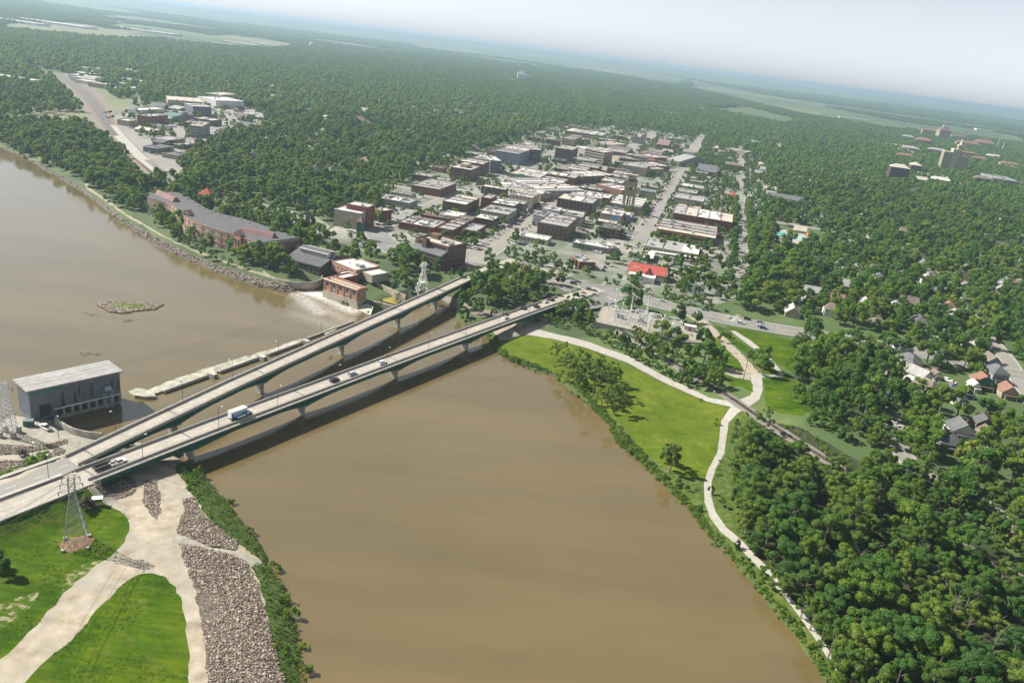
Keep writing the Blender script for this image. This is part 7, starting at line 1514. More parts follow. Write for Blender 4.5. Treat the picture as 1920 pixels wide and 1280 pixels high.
LEAFP = leaf_material('purple_grey_foliage', (.05, .035, .035), (.07, .05, .045), (.08, .07, .06), .1)

def crown_mesh(name, seed, nl, nf, ls, R0=5.0, H=8.5, z0=2.0, m=LEAF, core=True, spread=1.0, lobe_r=(.30, .46)):
    r = np.random.default_rng(seed); V = []; F = []; A = []
    # lobe centres over an irregular dome
    cs = []; rs = []
    for i in range(nl):
        th = r.uniform(0, 2*np.pi); zf = r.uniform(0.05, 1.0)**.8; rad = np.sqrt(max(0, 1-(2*zf-.85)**2/1.5))*R0*r.uniform(.45, .78)*spread
        if i < 2: rad *= .2; zf = .9-.25*i
        cs.append((rad*np.cos(th), rad*np.sin(th), z0+zf*H*.86)); rs.append(R0*r.uniform(*lobe_r)*(1.1-.35*zf))
    cs = np.array(cs); rs = np.array(rs); cen = np.array([0, 0, z0+H*.45])
    w_ = rs**2/np.sum(rs**2); li = r.choice(nl, nf, p=w_); lr = r.uniform(0, 1, nl)
    d = r.normal(size=(nf, 3)); d /= np.linalg.norm(d, axis=1)[:, None]
    oc = cs[li]-cen; oc /= (np.linalg.norm(oc, axis=1)[:, None]+1e-6); d = d+oc*.55; d[:, 2] += .22; d /= np.linalg.norm(d, axis=1)[:, None]
    rr = rs[li]*r.uniform(.72, 1.12, nf); P = cs[li]+d*rr[:, None]*np.array([1, 1, .85])
    # leaf sprays lying along the lobe surface
    n = d+r.normal(size=(nf, 3))*.42; n /= np.linalg.norm(n, axis=1)[:, None]
    t1 = np.cross(n, r.normal(size=(nf, 3))); t1 /= (np.linalg.norm(t1, axis=1)[:, None]+1e-9); t2 = np.cross(n, t1)
    s = ls*r.uniform(.6, 1.35, nf)[:, None]; a = r.uniform(.45, .8, nf)[:, None]
    q = np.stack([P-t1*s*.5, P+t2*s*.5*a, P+t1*s*.55, P-t2*s*.5*a+n*s*.12], 1).reshape(-1, 3)
    col = np.repeat(np.clip(lr[li]*.55+r.uniform(0, .45, nf), 0, 1), 4)
    verts = [q]; faces = [np.arange(nf*4).reshape(-1, 4)]; cols = [col]; nv = nf*4
    fl = [list(map(int, f)) for f in faces[0]]
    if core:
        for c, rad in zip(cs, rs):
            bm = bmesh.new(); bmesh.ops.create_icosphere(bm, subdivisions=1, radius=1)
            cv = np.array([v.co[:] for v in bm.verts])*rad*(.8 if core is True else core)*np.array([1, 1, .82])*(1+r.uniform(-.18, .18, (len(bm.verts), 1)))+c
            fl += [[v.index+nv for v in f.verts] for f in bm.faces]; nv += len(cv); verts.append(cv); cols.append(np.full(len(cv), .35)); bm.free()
    Vv = np.vstack(verts); Cc = np.concatenate(cols)
    me = bpy.data.meshes.new(name); me.from_pydata(Vv.tolist(), [], fl); me.materials.append(m)
    at = me.attributes.new('rnd', 'FLOAT', 'POINT'); at.data.foreach_set('value', Cc.astype(np.float32)); me.update(); return me
def trunk_mesh(seed, h=6.5, r=.32, limbs=5, R0=4):
    rd = random.Random(seed); mb = MB(); p = Vector((0, 0, -.4)); pts = [p]
    for k in range(4): p = p+Vector((rd.uniform(-.25, .25), rd.uniform(-.25, .25), (h+.4)/4)); pts.append(p)
    for k in range(4): mb.bar(pts[k], pts[k+1], r*(1-.17*k), 6, r1=r*(1-.17*(k+1)))
    for k in range(limbs):
        a = rd.uniform(0, 6.28); b = pts[rd.choice((2, 3, 4))]; e = b+Vector((math.cos(a)*R0*.6, math.sin(a)*R0*.6, rd.uniform(1.2, 3.2))); mid = b.lerp(e, .5)+Vector((0, 0, .3))
        mb.bar(b, mid, r*.42, 4, r1=r*.28); mb.bar(mid, e, r*.28, 4, r1=r*.08)
    return mb.mesh('trunk', M['bark'])
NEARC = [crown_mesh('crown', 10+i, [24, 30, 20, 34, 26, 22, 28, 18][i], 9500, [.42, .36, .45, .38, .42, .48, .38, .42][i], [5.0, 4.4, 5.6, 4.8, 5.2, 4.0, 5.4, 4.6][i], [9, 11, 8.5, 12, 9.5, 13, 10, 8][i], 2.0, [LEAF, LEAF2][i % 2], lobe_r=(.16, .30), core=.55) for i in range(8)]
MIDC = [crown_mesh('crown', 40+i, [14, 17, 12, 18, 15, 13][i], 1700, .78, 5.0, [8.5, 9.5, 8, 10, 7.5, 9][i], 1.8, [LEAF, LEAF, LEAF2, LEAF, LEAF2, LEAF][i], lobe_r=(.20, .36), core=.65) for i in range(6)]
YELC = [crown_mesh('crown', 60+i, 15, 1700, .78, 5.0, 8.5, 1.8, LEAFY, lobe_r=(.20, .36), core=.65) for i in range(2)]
FARC = [crown_mesh('far_crown', 80+i, [8, 9, 7, 10][i], 190, 1.7, 5.6, 8.5, 1.2, [LEAF, LEAF, LEAF2, LEAF][i], spread=.95) for i in range(4)]
LEAFB = leaf_material('bright_bank_foliage', (.075, .17, .014), (.13, .235, .020), (.20, .29, .035), .45)
BUSH = [crown_mesh('foliage', 100+i, 6, 420, .42, 2.0, 2.2, 0.0, [LEAFB, LEAFB, LEAF2][i % 3], spread=1.0, core=False) for i in range(3)]
PURP = crown_mesh('foliage', 111, 8, 1100, .5, 3.2, 4.2, .3, LEAFP)
OPENC = [crown_mesh('crown', 130+i, [16, 20, 18][i], 3000, .45, 5.0, [12, 10, 13][i], 2.5, LEAF2, core=False, lobe_r=(.15, .27)) for i in range(3)]
TRK = [trunk_mesh(i) for i in range(4)]
def grove_mesh(seed):
    r = np.random.default_rng(seed); vs = []; fs = []; cs = []; nv = 0
    for k in range(9):
        src = FARC[k % 4]; n = len(src.vertices); a = np.empty(n*3, np.float32); src.vertices.foreach_get('co', a); a = a.reshape(-1, 3)
        c = np.empty(n, np.float32); src.attributes['rnd'].data.foreach_get('value', c)
        th = r.uniform(0, 6.28); R_ = np.array([[np.cos(th), -np.sin(th), 0], [np.sin(th), np.cos(th), 0], [0, 0, 1]]); s = r.uniform(.9, 1.35)
        a = (a@R_.T)*s*[1.1, 1.1, 1]+np.array([r.uniform(-21, 21), r.uniform(-21, 21), 0]); a[:, 2] -= .5
        vs.append(a); cs.append(c*.5+r.uniform(0, .5)); fs += [[i+nv for i in p.vertices] for p in src.polygons]; nv += n
    me = bpy.data.meshes.new('grove'); me.from_pydata(np.vstack(vs).tolist(), [], fs); me.materials.append(LEAF)
    at = me.attributes.new('rnd', 'FLOAT', 'POINT'); at.data.foreach_set('value', np.concatenate(cs).astype(np.float32)); return me
GROVE = [grove_mesh(i) for i in range(3)]
road_lines.append((PX_([(88,132),(140,160),(175,195),(205,238),(240,280),(300,335)]), 46))
# ---- where trees stand
def proj(P, z=8.0):
    P = np.asarray(P, float); v = np.c_[P[:, 0], P[:, 1], np.full(len(P), z-CAM_H)]
    f = np.array(_f); r = np.array(_r); u = np.array(_u); d = v@f
    return 960+FPX*(v@r)/d, 640-FPX*(v@u)/d, d
def cover(P, extra=1.0):
    "True where something else already stands"
    bad = np.zeros(len(P), bool)
    for F_ in FOOT:
        c = F_.mean(0); near = np.hypot(P[:, 0]-c[0], P[:, 1]-c[1]) < np.hypot(*(F_-c).T).max()+4
        if near.any(): bad[near] |= pip(P[near], F_)
    for L, wd in road_lines:
        w0 = max(wd) if isinstance(wd, list) else wd; d, _ = segd(P, L); bad |= d < (w0/2+2.6*extra if w0 > 11 else w0/2-.6)
    return bad
zone_poly = [(nm, q) for nm, mk, q in ZN.values()]
def inzone(P, names=None):
    b = np.zeros(len(P), bool)
    for nm, q in zone_poly:
        if names is None or nm in names: b |= pip(P, q)
    return b
def PX(pts, z=0): return np.array([(W(x, y, z).x, W(x, y, z).y) for x, y in pts])
pave_poly = [PX(p) for p in (
  [(600,470),(640,418),(735,440),(700,395),(745,352),(830,312),(930,275),(1050,232),(1200,240),(1330,262),(1400,285),(1445,330),(1430,400),(1393,470),(1385,560),(1330,574),(1160,540),(1010,520),(870,492),(735,500)],
  [(395,372),(440,372),(520,388),(600,410),(640,425),(600,450),(560,425),(480,398)],
  [(195,228),(240,208),(330,192),(480,205),(520,240),(420,262),(372,285),(330,330),(300,315),(262,282),(225,250)],
  [(90,135),(125,140),(185,165),(220,185),(290,185),(235,212),(262,250),(340,345),(300,340),(215,252),(185,210),(150,180)],
  [(0,225),(70,215),(160,210),(230,245),(200,250),(60,235),(0,240)],
  [(1270,735),(1340,700),(1425,690),(1440,780),(1400,800),(1350,760)],
  [(1120,590),(1150,570),(1250,598),(1300,615),(1318,640),(1290,645),(1240,632),(1190,612),(1130,605)],
  [(1448,425),(1530,425),(1550,458),(1500,460),(1448,450)],
  [(1005,515),(1120,530),(1190,540),(1370,575),(1660,625),(1660,660),(1370,620),(1180,572),(1110,580),(1060,590),(1020,575)],
  [(600,560),(640,500),(740,500),(790,520),(900,480),(900,540),(800,560),(700,600)],
  [(1680,690),(1745,690),(1920,730),(1920,790),(1840,790),(1800,765),(1715,755)],
  [(1440,735),(1500,745),(1560,775),(1640,840),(1700,895),(1620,868),(1540,815),(1470,775)],
)]
field_poly = [PX(p) for p in (
  [(0,45),(130,42),(210,55),(330,62),(300,75),(180,72),(60,60),(0,55)], [(250,62),(480,70),(560,85),(470,92),(330,80)],
  [(350,70),(430,65),(560,88),(500,93)], [(760,78),(1050,108),(1290,150),(1280,162),(1040,120),(780,90)], [(1290,150),(1500,190),(1700,232),(1690,245),(1500,215),(1290,165)],
  [(1320,205),(1400,200),(1500,225),(1480,235)], [(1640,240),(1780,235),(1920,258),(1920,272),(1760,250)])]
def jgrid(x0, x1, y0, y1, s):
    xs = np.arange(x0, x1, s); ys = np.arange(y0, y1, s); X, Y = np.meshgrid(xs, ys); X = X+(np.arange(X.shape[0]) % 2)[:, None]*s/2
    return np.c_[X.ravel(), Y.ravel()]+rng.uniform(-.38, .38, (X.size, 2))*s
def vis(P, m=90, z=8):
    x, y, d = proj(P, z); return (x > -m) & (x < 1920+m) & (y > -m) & (y < 1280+m*2.2) & (d > 0)
# general town and country canopy
def canopy_pts(dmin, dmax, s):
    hw = dmax*.9; P = jgrid(-hw, hw, dmin*.6, dmax, s); dd = np.hypot(P[:, 0], P[:, 1]); P = P[(dd >= dmin) & (dd < dmax)]; P = P[vis(P)]
    P = P[pip(P, polyA)]; d, _ = segd(P, lineA); rs = P[:, 0] > W(905, 600, 0).x
    P = P[(d > np.where(rs, 3, 16)) | (dd[:0].size > 0)]
    if len(P) == 0: return P
    dr, sr = segd(P, rail2); rs = P[:, 0] > W(905, 600, 0).x-10; P = P[~(rs & (sr < 0) & (dr < 400) & (P[:, 1] < 900) & (P[:, 0] < 400))]
    dr, _ = segd(P, rail2); P = P[dr > 7]
    P = P[~inzone(P)]
    for q in pave_poly+field_poly: P = P[~pip(P, q)]
    return P[~cover(P)]
# hidden ridge of the near wood, lawn openings between gardens
houses_clear = HOUSE_CLEAR if 'HOUSE_CLEAR' in globals() else []
T = []   # x, y, z, scale, zscale, kind ; kind: 0 near 1 mid 2 far
def addT(P, s0, s1, var, zs=(.85, 1.15), z=None, tag_=None):
    if not len(P): return
    Z = hz(P) if z is None else np.full(len(P), z)
    for (x, y), zz in zip(P, Z): T.append((x, y, zz, rng.uniform(s0, s1), rng.uniform(*zs), var, tag_))
# near wood on the low bank and beyond the railway
wood = PX([(1390,858),(1380,905),(1388,965),(1424,1022),(1462,1070),(1512,1130),(1560,1200),(1625,1295),(1720,1500),(1850,1800),(2500,1800),(2300,1330),(2000,1165),(1850,1075),(1760,1010),(1650,935),(1560,890),(1480,852),(1430,838)], -3)
P = jgrid(-100, 420, 60, 420, 9.6); P = P[pip(P, wood)]; P = P[vis(P, 120)]; addT(P, .85, 1.75, 'wood', (.75, 1.1), tag_='wood')
strip = PX([(1600,870),(1700,940),(1800,1000),(1920,1065),(2200,1230),(2300,1200),(2050,1050),(1910,970),(1790,915),(1730,908),(1690,890),(1640,866)], -1)
P = jgrid(-100, 460, 60, 420, 7.5); P = P[pip(P, strip)]; addT(P, .65, 1.1, 'wood', tag_='railside wood')
P = canopy_pts(180, 760, 12.2); P = P[rng.uniform(0, 1, len(P)) < .95]; addT(P, .85, 1.8, 'mid', tag_='town')
P = canopy_pts(760, 1500, 12.8); addT(P, .9, 1.65, 'mid2', tag_='town')
farP = canopy_pts(1500, 3000, 15); farG = canopy_pts(3000, 6500, 38)
g2 = canopy_pts(6500, 14000, 95)
# patchy farmland far out
def patch(P, k=.0011, th=.1): return (np.sin(P[:, 0]*k+1.3)*np.cos(P[:, 1]*k*.8+.5)+.5*np.sin(P[:, 0]*k*2.7+P[:, 1]*k*1.9)) > th
farG = farG[(np.hypot(farG[:, 0], farG[:, 1]) < 4800) | patch(farG, .0016, -.75)]; g2 = g2[patch(g2, .0012, -.55)]
# explicit trees: photograph pixel of the trunk base, crown scale
def ex(lst, var, tag_, zs=(.9, 1.1), sj=.08):
    for x, y, s in lst:
        p = G(x, y); T.append((p.x, p.y, p.z, s*(1+rng.uniform(-sj, sj)), rng.uniform(*zs), var, tag_))
ex([(1064,715,1.1),(1085,728,1.2),(1110,742,1.3),(1128,762,1.2),(1150,776,1.15),(1092,700,1.05),(1118,705,1.25),(1145,720,1.2),(1070,690,.9),(1165,750,.95),(1135,735,1.2),(1100,722,1.1),(1140,755,1.1),(1122,725,1.1),(1050,702,.8)], 'open', 'meadow clump', (.8, 1.05))
ex([(1300,725,1.0),(1325,728,1.15),(1342,722,.95),(1312,712,.9),(1285,715,.7)], 'wood', 'path grove')
ex([(1256,885,.95),(1248,868,.6),(1264,874,.6)], 'wood', 'meadow lone', (1.3, 1.5))
ex([(1341,795,.26),(1380,795,.25),(1378,808,.27),(1332,925,.3),(1353,948,.32),(1288,920,.28),(1312,956,.27),(1272,905,.22),(1380,1028,.33),(1400,1058,.26),(1428,1088,.5),(1296,895,.3)], 'bushy', 'sapling', (1.0, 1.3))
ex([(1437,1095,.6),(1452,1108,.7),(1470,1120,.75),(1395,830,.8),(1410,815,.85),(1430,812,.9)], 'open', 'path edge', (1, 1.2))
ex([(1495+i*14+rng.uniform(-5,5), 752+i*7.5+rng.uniform(-9,9), rng.uniform(.7,1.15)) for i in range(12)]+[(1520+i*13, 792+i*7+rng.uniform(-4,4), rng.uniform(.6,.9)) for i in range(6)]+[(1665,770,1.1),(1700,800,1.2),(1655,810,1.0),(1712,840,1.1),(1672,838,.9),(1735,860,1.0),(1650,690,1.0),(1672,720,1.0),(1680,745,1.1)], 'wood', 'garden edge')
ex([(1352,640,.62),(1366,632,.5)], 'mid', 'garden tree')
ex([(1490,660,.9),(1510,668,1.0),(1528,672,.95),(1500,645,.85),(1535,655,.9),(1480,700,.75),(1500,712,.9),(1528,700,1.1),(1560,700,1.1),(1590,690,1.0),(1550,725,1.1),(1600,720,1.0),(1570,745,1.1),(1620,745,1.0),(1540,750,.9),(1590,770,.9),(1640,770,.9)], 'wood', 'garden edge')
# strip between substation and railway, and beside the path
ex([(1010+i*12+rng.uniform(-3,3), 600+i*3.0+rng.uniform(-5,5), rng.uniform(.42,.62)) for i in range(5)]+[(1065+i*9.5, 606+i*5.0+rng.uniform(-4,4), rng.uniform(.32,.5)) for i in range(24)], 'bushy2', 'railway hedge', (.9,1.3))
ex([(1062+i*9, 588+i*3+rng.uniform(-6,6), rng.uniform(.5,.75)) for i in range(6)]+[(1075+i*8, 575+rng.uniform(-4,4), rng.uniform(.4,.6)) for i in range(5)]+[(1150+i*13, 636+i*6+rng.uniform(-4,4), rng.uniform(.4,.62)) for i in range(8)]+[(1205, 640, .8), (1216, 646, .7)], 'mid', 'substation edge')
ex([(1048,592,.9),(1062,598,.8),(1075,590,1.0),(1090,596,.95),(1102,602,.9),(1082,606,.7),(1100,612,.8),(1062,580,.7),(1140,640,.7),(1165,648,.75),(1190,655,.9),(1215,668,.8),(1240,672,.85),(1265,690,.8),(1290,700,.9),(1185,640,.7),(1228,655,.9),(1255,665,.8)], 'wood', 'substation edge')
ex([(1120+i*15, 572+i*3.4, rng.uniform(.3,.42)) for i in range(14)], 'bushy2', 'substation hedge')
# trees by the bridge ends and the plaza
ex([(870,580,1.0),(895,590,.9),(885,560,.9),(868,600,.8),(910,560,1.0),(930,572,.9),(945,560,1.0),(965,570,.9),(905,540,1.1),(930,540,1.05),(955,545,.95),(980,560,.85),(1000,568,.8),(920,520,.95),(940,530,.9),(890,530,.9),(925,592,.6),(1020,548,.6),(1035,552,.6),(1003,548,.55)], 'wood', 'bridge end')
ex([(963,520,1.15),(985,526,1.2),(1005,528,1.1),(1030,532,1.1),(1048,535,.95)], 'yellowish', 'plaza')
ex([(950,480,.7),(965,486,.7),(985,490,.85),(1000,492,.8),(1020,500,.95),(1045,505,1.0),(1065,508,.9),(975,475,.6),(1035,490,.8),(1078,500,.7)], 'mid', 'plaza row')
ex([(635,505,.5),(668,500,.6),(708,482,.75),(738,495,1.0),(755,505,.75),(740,530,1.0),(760,540,1.0),(780,545,.9),(740,545,.7),(758,520,.8),(860,525,.7),(845,520,.6),(740,450,.55),(757,452,.55),(690,470,.5),(672,488,.5),(880,520,.7)], 'mid', 'river office')
ex([(837,455,1.05),(858,462,.8),(820,450,.6),(872,458,.6),(780,440,.6),(790,435,.6),(800,432,.6),(770,442,.5),(765,425,.4),(755,398,.5)], 'mid', 'brown roof')
ex([(775,372,.8),(790,370,.8),(710,360,1.0),(740,352,.6),(848,350,.9),(862,352,.8),(895,355,.6),(905,345,.6),(1010,322,1.1),(1025,325,1.0),(1037,330,.9),(915,350,.9),(925,345,.8),(955,320,.8),(943,322,.7)], 'mid', 'downtown')
# street trees
for i in range(26):
    for px, py, off, vv in ((977, 423, -8.5, .42), (977, 423, 9, .38)):
        p = W(px, py, 0)+SV*(-80+i*13+rng.uniform(-3, 3))+EV*off
        if rng.uniform() < .85: T.append((p.x, p.y, 0.1, vv*rng.uniform(.8, 1.2), 1.1, 'street', 'main street tree'))
    for px, py, off in ((1228, 403, -9.5), (1228, 403, 9.5)):
        p = W(px, py, 0)+SV*(-60+i*15+rng.uniform(-5, 5))+EV*off
        if rng.uniform() < .6: T.append((p.x, p.y, 0.1, rng.uniform(.45, .75), 1.1, 'street', 'second street tree'))
    for off in (-8, 9):
        p = W(1390, 460, 0)+SV*(-90+i*14+rng.uniform(-4, 4))+EV*off
        T.append((p.x, p.y, 0.1, rng.uniform(.7, 1.1), 1.1, 'mid', 'third street tree'))
ex([(1240,465,.9),(1262,470,.8),(1310,478,1.0),(1290,475,.8),(1330,480,.7),(1180,480,.45),(1280,525,1.15),(1300,530,1.2),(1325,535,1.1),(1350,540,1.1),(1285,545,1.0),(1320,550,.9),(1370,545,.8),(1345,560,.8),(1200,545,.5),(1215,550,.5),(1260,565,.7),(1275,570,.7),(1290,570,.7),(1310,575,.7),(1330,580,.7),(1245,558,.6),(1184,480,.4)], 'mid', 'avenue block')
ex([(1295,535,1.0),(1275,530,.9)], 'yellow', 'avenue yellow')
ex([(1370,470,.8),(1375,440,.8),(1378,500,.9),(1368,520,.9),(1372,400,.8),(1375,425,.7)], 'mid', 'avenue block')
ex([(1518,1180,.9),(1536,1208,1.0),(1553,1236,1.1),(1572,1266,1.1),(1502,1158,.7),(1590,1292,1.1),(1378,882,.8),(1374,915,.7),(1380,948,.75),(1392,1000,.8),(1412,1035,.8),(1385,855,.8),(1400,880,.9),(1402,915,.85),(1405,950,.9),(1402,985,.8)], 'wood', 'path edge')
ex([(1040+i*14+rng.uniform(-5,5), 668+i*7+rng.uniform(-8,8), rng.uniform(.7,1.1)) for i in range(9)], 'open', 'meadow clump', (.8, 1.05))
_tp = pave_poly[0]; mn_, mx__ = _tp.min(0), _tp.max(0); P = jgrid(mn_[0], mx__[0], mn_[1], mx__[1], 10.5); P = P[pip(P, _tp)]; P = P[~cover(P, .3)]
_e = (P-np.array([W(1228, 403, 0).x, W(1228, 403, 0).y]))@np.array([EV.x, EV.y]); _s = (P-np.array([W(900, 497, 0).x, W(900, 497, 0).y]))@np.array([SV.x, SV.y])
_cl = np.sin(P[:, 0]*.05+1)*np.sin(P[:, 1]*.043+2); pr_ = np.where(_e > 12, .6, .24)+np.where(_cl > .25, .25, 0)-np.where(_cl < -.3, .12, 0)+np.where(_s > 620, .15, 0)
P = P[rng.uniform(0, 1, len(P)) < pr_]; addT(P, .45, 1.05, 'mid', tag_='downtown')
_tp = pave_poly[2]; mn_, mx__ = _tp.min(0), _tp.max(0); P = jgrid(mn_[0], mx__[0], mn_[1], mx__[1], 14); P = P[pip(P, _tp)]; P = P[~cover(P, .3)]; P = P[(rng.uniform(0, 1, len(P)) < .34+.35*(np.sin(P[:, 0]*.03)*np.sin(P[:, 1]*.03) > .2))]; addT(P, .6, 1.1, 'mid', tag_='town')
# riverside in front of the long brick hotel
ex([(262+i*13, 395+i*8.0+rng.uniform(-3,3), rng.uniform(.75,1.1)) for i in range(5)]+[(300,425,1.0),(318,438,1.0),(330,450,.8),(357,462,.75),(380,480,.6),(400,488,.55),(418,495,.5),(455,503,.55),(505,503,.95),(495,497,.7),(432,498,.4)], 'wood', 'riverside hotel', (.9,1.15))
P_up = jgrid(-900, -120, 350, 1500, 9.5); P_up = P_up[pip(P_up, PX([(-100,235),(40,235),(150,235),(200,262),(240,300),(262,340),(262,390),(245,395),(205,372),(150,335),(100,310),(45,285),(0,262),(-100,230)], -1))]; addT(P_up, .85, 1.3, 'mid', tag_='riverbank')
ex([(40+i*20, 600+0*i, .1) for i in range(0)], 'mid', 'x')
ex([(6,1075,.75)], 'mid', 'pylon lawn left')
# thin yellow-green exceptions
Tn = len(T)
def VAR(v, i):
    r_ = rng.uniform()
    if v == 'wood': return NEARC[rng.integers(8)] if r_ < .82 else OPENC[rng.integers(3)]
    if v == 'open': return OPENC[rng.integers(3)] if r_ < .6 else NEARC[[1, 3, 5][rng.integers(3)]]
    if v in ('yellowish', 'yellow'): return YELC[rng.integers(2)]
    if v.startswith('bushy') or v == 'street': return MIDC[rng.integers(6)]
    return MIDC[rng.integers(6)] if r_ > .035 else YELC[rng.integers(2)]
# individuals: the trees that show largest; the rest one GN-instanced object
arr = np.array([(t[0], t[1], t[2], t[3], t[4]) for t in T]); vs_ = [VAR(t[5], i) for i, t in enumerate(T)]
xx, yy, dd_ = proj(arr[:, :2]); onscr = (xx > -20) & (xx < 1940) & (yy > 0) & (yy < 1330)
size = np.where(onscr, arr[:, 3]/dd_, 0)
# protect special tags
order = np.argsort(-size); big = set(order[:300].tolist())
kindname = {'wood': 'in the wood on the low river bank', 'railside wood': 'between the railway and the curving street', 'town': 'in the tree covered blocks', 'meadow clump': 'in the clump at the river edge of the meadow',
  'path grove': 'in the grove beside the park path and railway', 'meadow lone': 'standing alone on the meadow near the river', 'sapling': 'planted beside the park path', 'path edge': 'at the edge of the park path', 'garden tree': 'on the mown triangle by the avenue',
  'garden edge': 'along the edge of the mown triangle', 'railway hedge': 'in the row between path and railway', 'substation edge': 'beside the electric substation', 'substation hedge': 'in the hedge along the substation', 'bridge end': 'at the town end of the bridges',
  'plaza': 'on the plaza by the junction', 'plaza row': 'in the row behind the plaza', 'river office': 'between the old power house and brown office building', 'brown roof': 'around the brown gravel roofed building', 'downtown': 'among the downtown blocks',
  'main street tree': 'along the main street', 'second street tree': 'along the street past the bell tower', 'third street tree': 'along the shady street right of downtown', 'avenue block': 'around the red roofed corner building', 'avenue yellow': 'behind the red roofed building',
  'riverside hotel': 'on the bank below the long brick hotel', 'riverbank': 'on the wooded river bank upstream', 'pylon lawn left': 'at the left edge of the lawn with the lattice pylon'}
def band_words(x, y):
    "a findable place for a tree among many"
    lm = [((1640, 650), 'near the T junction of the avenue'), ((1600, 700), 'below the bend of the avenue'), ((1750, 700), 'behind the white gabled houses'), ((1850, 650), 'around the white flat roofed house'), ((1780, 830), 'around the house with the orange canopy'), ((1700, 800), 'where the side street dips'),
          ((1850, 960), 'below the right hand houses'), ((1700, 980), 'where the railway bends'), ((1480, 800), 'beside the railway crossing'), ((1440, 900), 'close to the park path'), ((1560, 950), 'in the middle of the near wood'), ((1500, 1080), 'by the leaning path trees'), ((1600, 1180), 'at the foot of the near wood'),
          ((1750, 1130), 'deep in the near wood'), ((1880, 1150), 'at the lower right corner'), ((1500, 540), 'across the avenue from the mown triangle'), ((1420, 560), 'beside the avenue crossing'), ((1560, 580), 'behind the avenue bus lane'), ((1750, 560), 'above the avenue bend'), ((1880, 520), 'at the right edge above the houses'),
          ((1480, 470), 'below the swimming pool'), ((1650, 480), 'right of the swimming pool'), ((560, 330), 'left of downtown'), ((430, 330), 'behind the long brick hotel'), ((120, 250), 'near the rail yard'), ((250, 330), 'upstream of the hotel')]
    return min(lm, key=lambda l: (l[0][0]-x)**2+(l[0][1]-y)**2)[1]
for i in sorted(big):
    x, y, z, s, zs = arr[i]; me = vs_[i]; tg = T[i][6]
    tone = {id(LEAF): 'dark green', id(LEAF2): 'pale green', id(LEAFY): 'yellow green'}[id(me.materials[0])]
    sz = 'tall' if s*zs > 1.1 else ('small' if s < .5 else 'rounded')
    where = kindname[tg]
    if tg in ('wood', 'railside wood', 'town', 'garden edge'): where = band_words(xx[i], yy[i])
    lab = f'{sz} {tone} tree {where}'
    t = thing('tree', lab, 'tree', (x, y, z), rng.uniform(0, 6.28), 'trees '+where); t.scale = (s, s, s*zs)
    put('crown', me, t); put('trunk', TRK[i % 4], t)
rest = [i for i in range(len(T)) if i not in big]
ALLM = NEARC+MIDC+YELC+OPENC; idx = {m_.name: k for k, m_ in enumerate(ALLM)}
gn_scatter('woodland', arr[rest, :3], arr[rest, 3], arr[rest, 4], [idx[vs_[i].name] for i in rest], ALLM)
fz = np.zeros((len(farP), 1)); gn_scatter('far_woodland', np.hstack([farP, fz]), rng.uniform(1.05, 1.75, len(farP)), rng.uniform(.8, 1.1, len(farP)), rng.integers(0, 4, len(farP)), FARC)
P3 = np.vstack([farG, g2]); d3 = np.hypot(P3[:, 0], P3[:, 1])
gn_scatter('far_woodland', np.hstack([P3, np.zeros((len(P3), 1))]), np.where(d3 < 6500, rng.uniform(1, 1.3, len(P3)), rng.uniform(2.2, 2.9, len(P3))), np.where(d3 < 6500, 1.0, .45), rng.integers(0, 3, len(P3)), GROVE)
print('trees', len(T), 'far', len(farP), 'groves', len(P3))

# bank shrubs, weeds and grass clumps
def clump_mesh(seed, n, size, m, spread=.5, name='grass_clump'):
    r = np.random.default_rng(seed); V = []; F = []
    for k in range(n):
        a = r.uniform(0, 6.28); c = np.array([r.uniform(-spread, spread), r.uniform(-spread, spread), 0]); h = size*r.uniform(.5, 1.2); w = size*.35; d = np.array([np.cos(a), np.sin(a), 0]); l = np.array([r.uniform(-.5, .5), r.uniform(-.5, .5), 1])*h
        i = len(V); V += [tuple(c-d*w), tuple(c+d*w), tuple(c+l+d*w*.3), tuple(c+l-d*w*.3)]; F.append((i, i+1, i+2, i+3))
    me = bpy.data.meshes.new(name); me.from_pydata(V, [], F); me.materials.append(m); return me
GRL = leaf_material('grass_blades', (.028, .085, .004), (.052, .12, .006), (.10, .145, .010), .3)
CL = [clump_mesh(i, 14, .30, GRL) for i in range(4)]
def zone_pts(names, s, which=None):
    out = []
    for nm, mk, q in ZN.values():
        if (mk if which is None else nm) not in names: continue
        mn, mx_ = q.min(0), q.max(0); X, Y = np.meshgrid(np.arange(mn[0], mx_[0], s), np.arange(mn[1], mx_[1], s)); P = np.c_[X.ravel(), Y.ravel()]+rng.uniform(-.5, .5, (X.size, 2))*s; P = P[pip(P, q)]; out.append(P[vis(P, 30, -3)])
    return np.vstack(out)
P = zone_pts(['grass'], 1.0); P = P[(P[:, 1] < 330)]; k = (np.sin(P[:, 0]*.35)*np.cos(P[:, 1]*.3+1)+rng.uniform(-1, 1, len(P))) > -.25; P = P[k]
oth = np.zeros(len(P), bool)
for nm, mk, q in ZN.values():
    if mk in ('mulch', 'bare', 'conc', 'dirt') and nm != 'dirt_ground': oth |= pip(P, q)
P = P[~oth]; gn_scatter('grass_tufts', np.c_[P, hz(P)], rng.uniform(.5, 1.1, len(P)), rng.uniform(.3, .7, len(P)), rng.integers(0, 4, len(P)), CL); print('tufts', len(P))
P = zone_pts(['weeds'], .9); P = P[np.hypot(P[:, 0], P[:, 1]) < 520]; dA_, _ = segd(P, lineA); dB_, _ = segd(P, lineB); P = P[(np.minimum(dA_, dB_) < 40)]
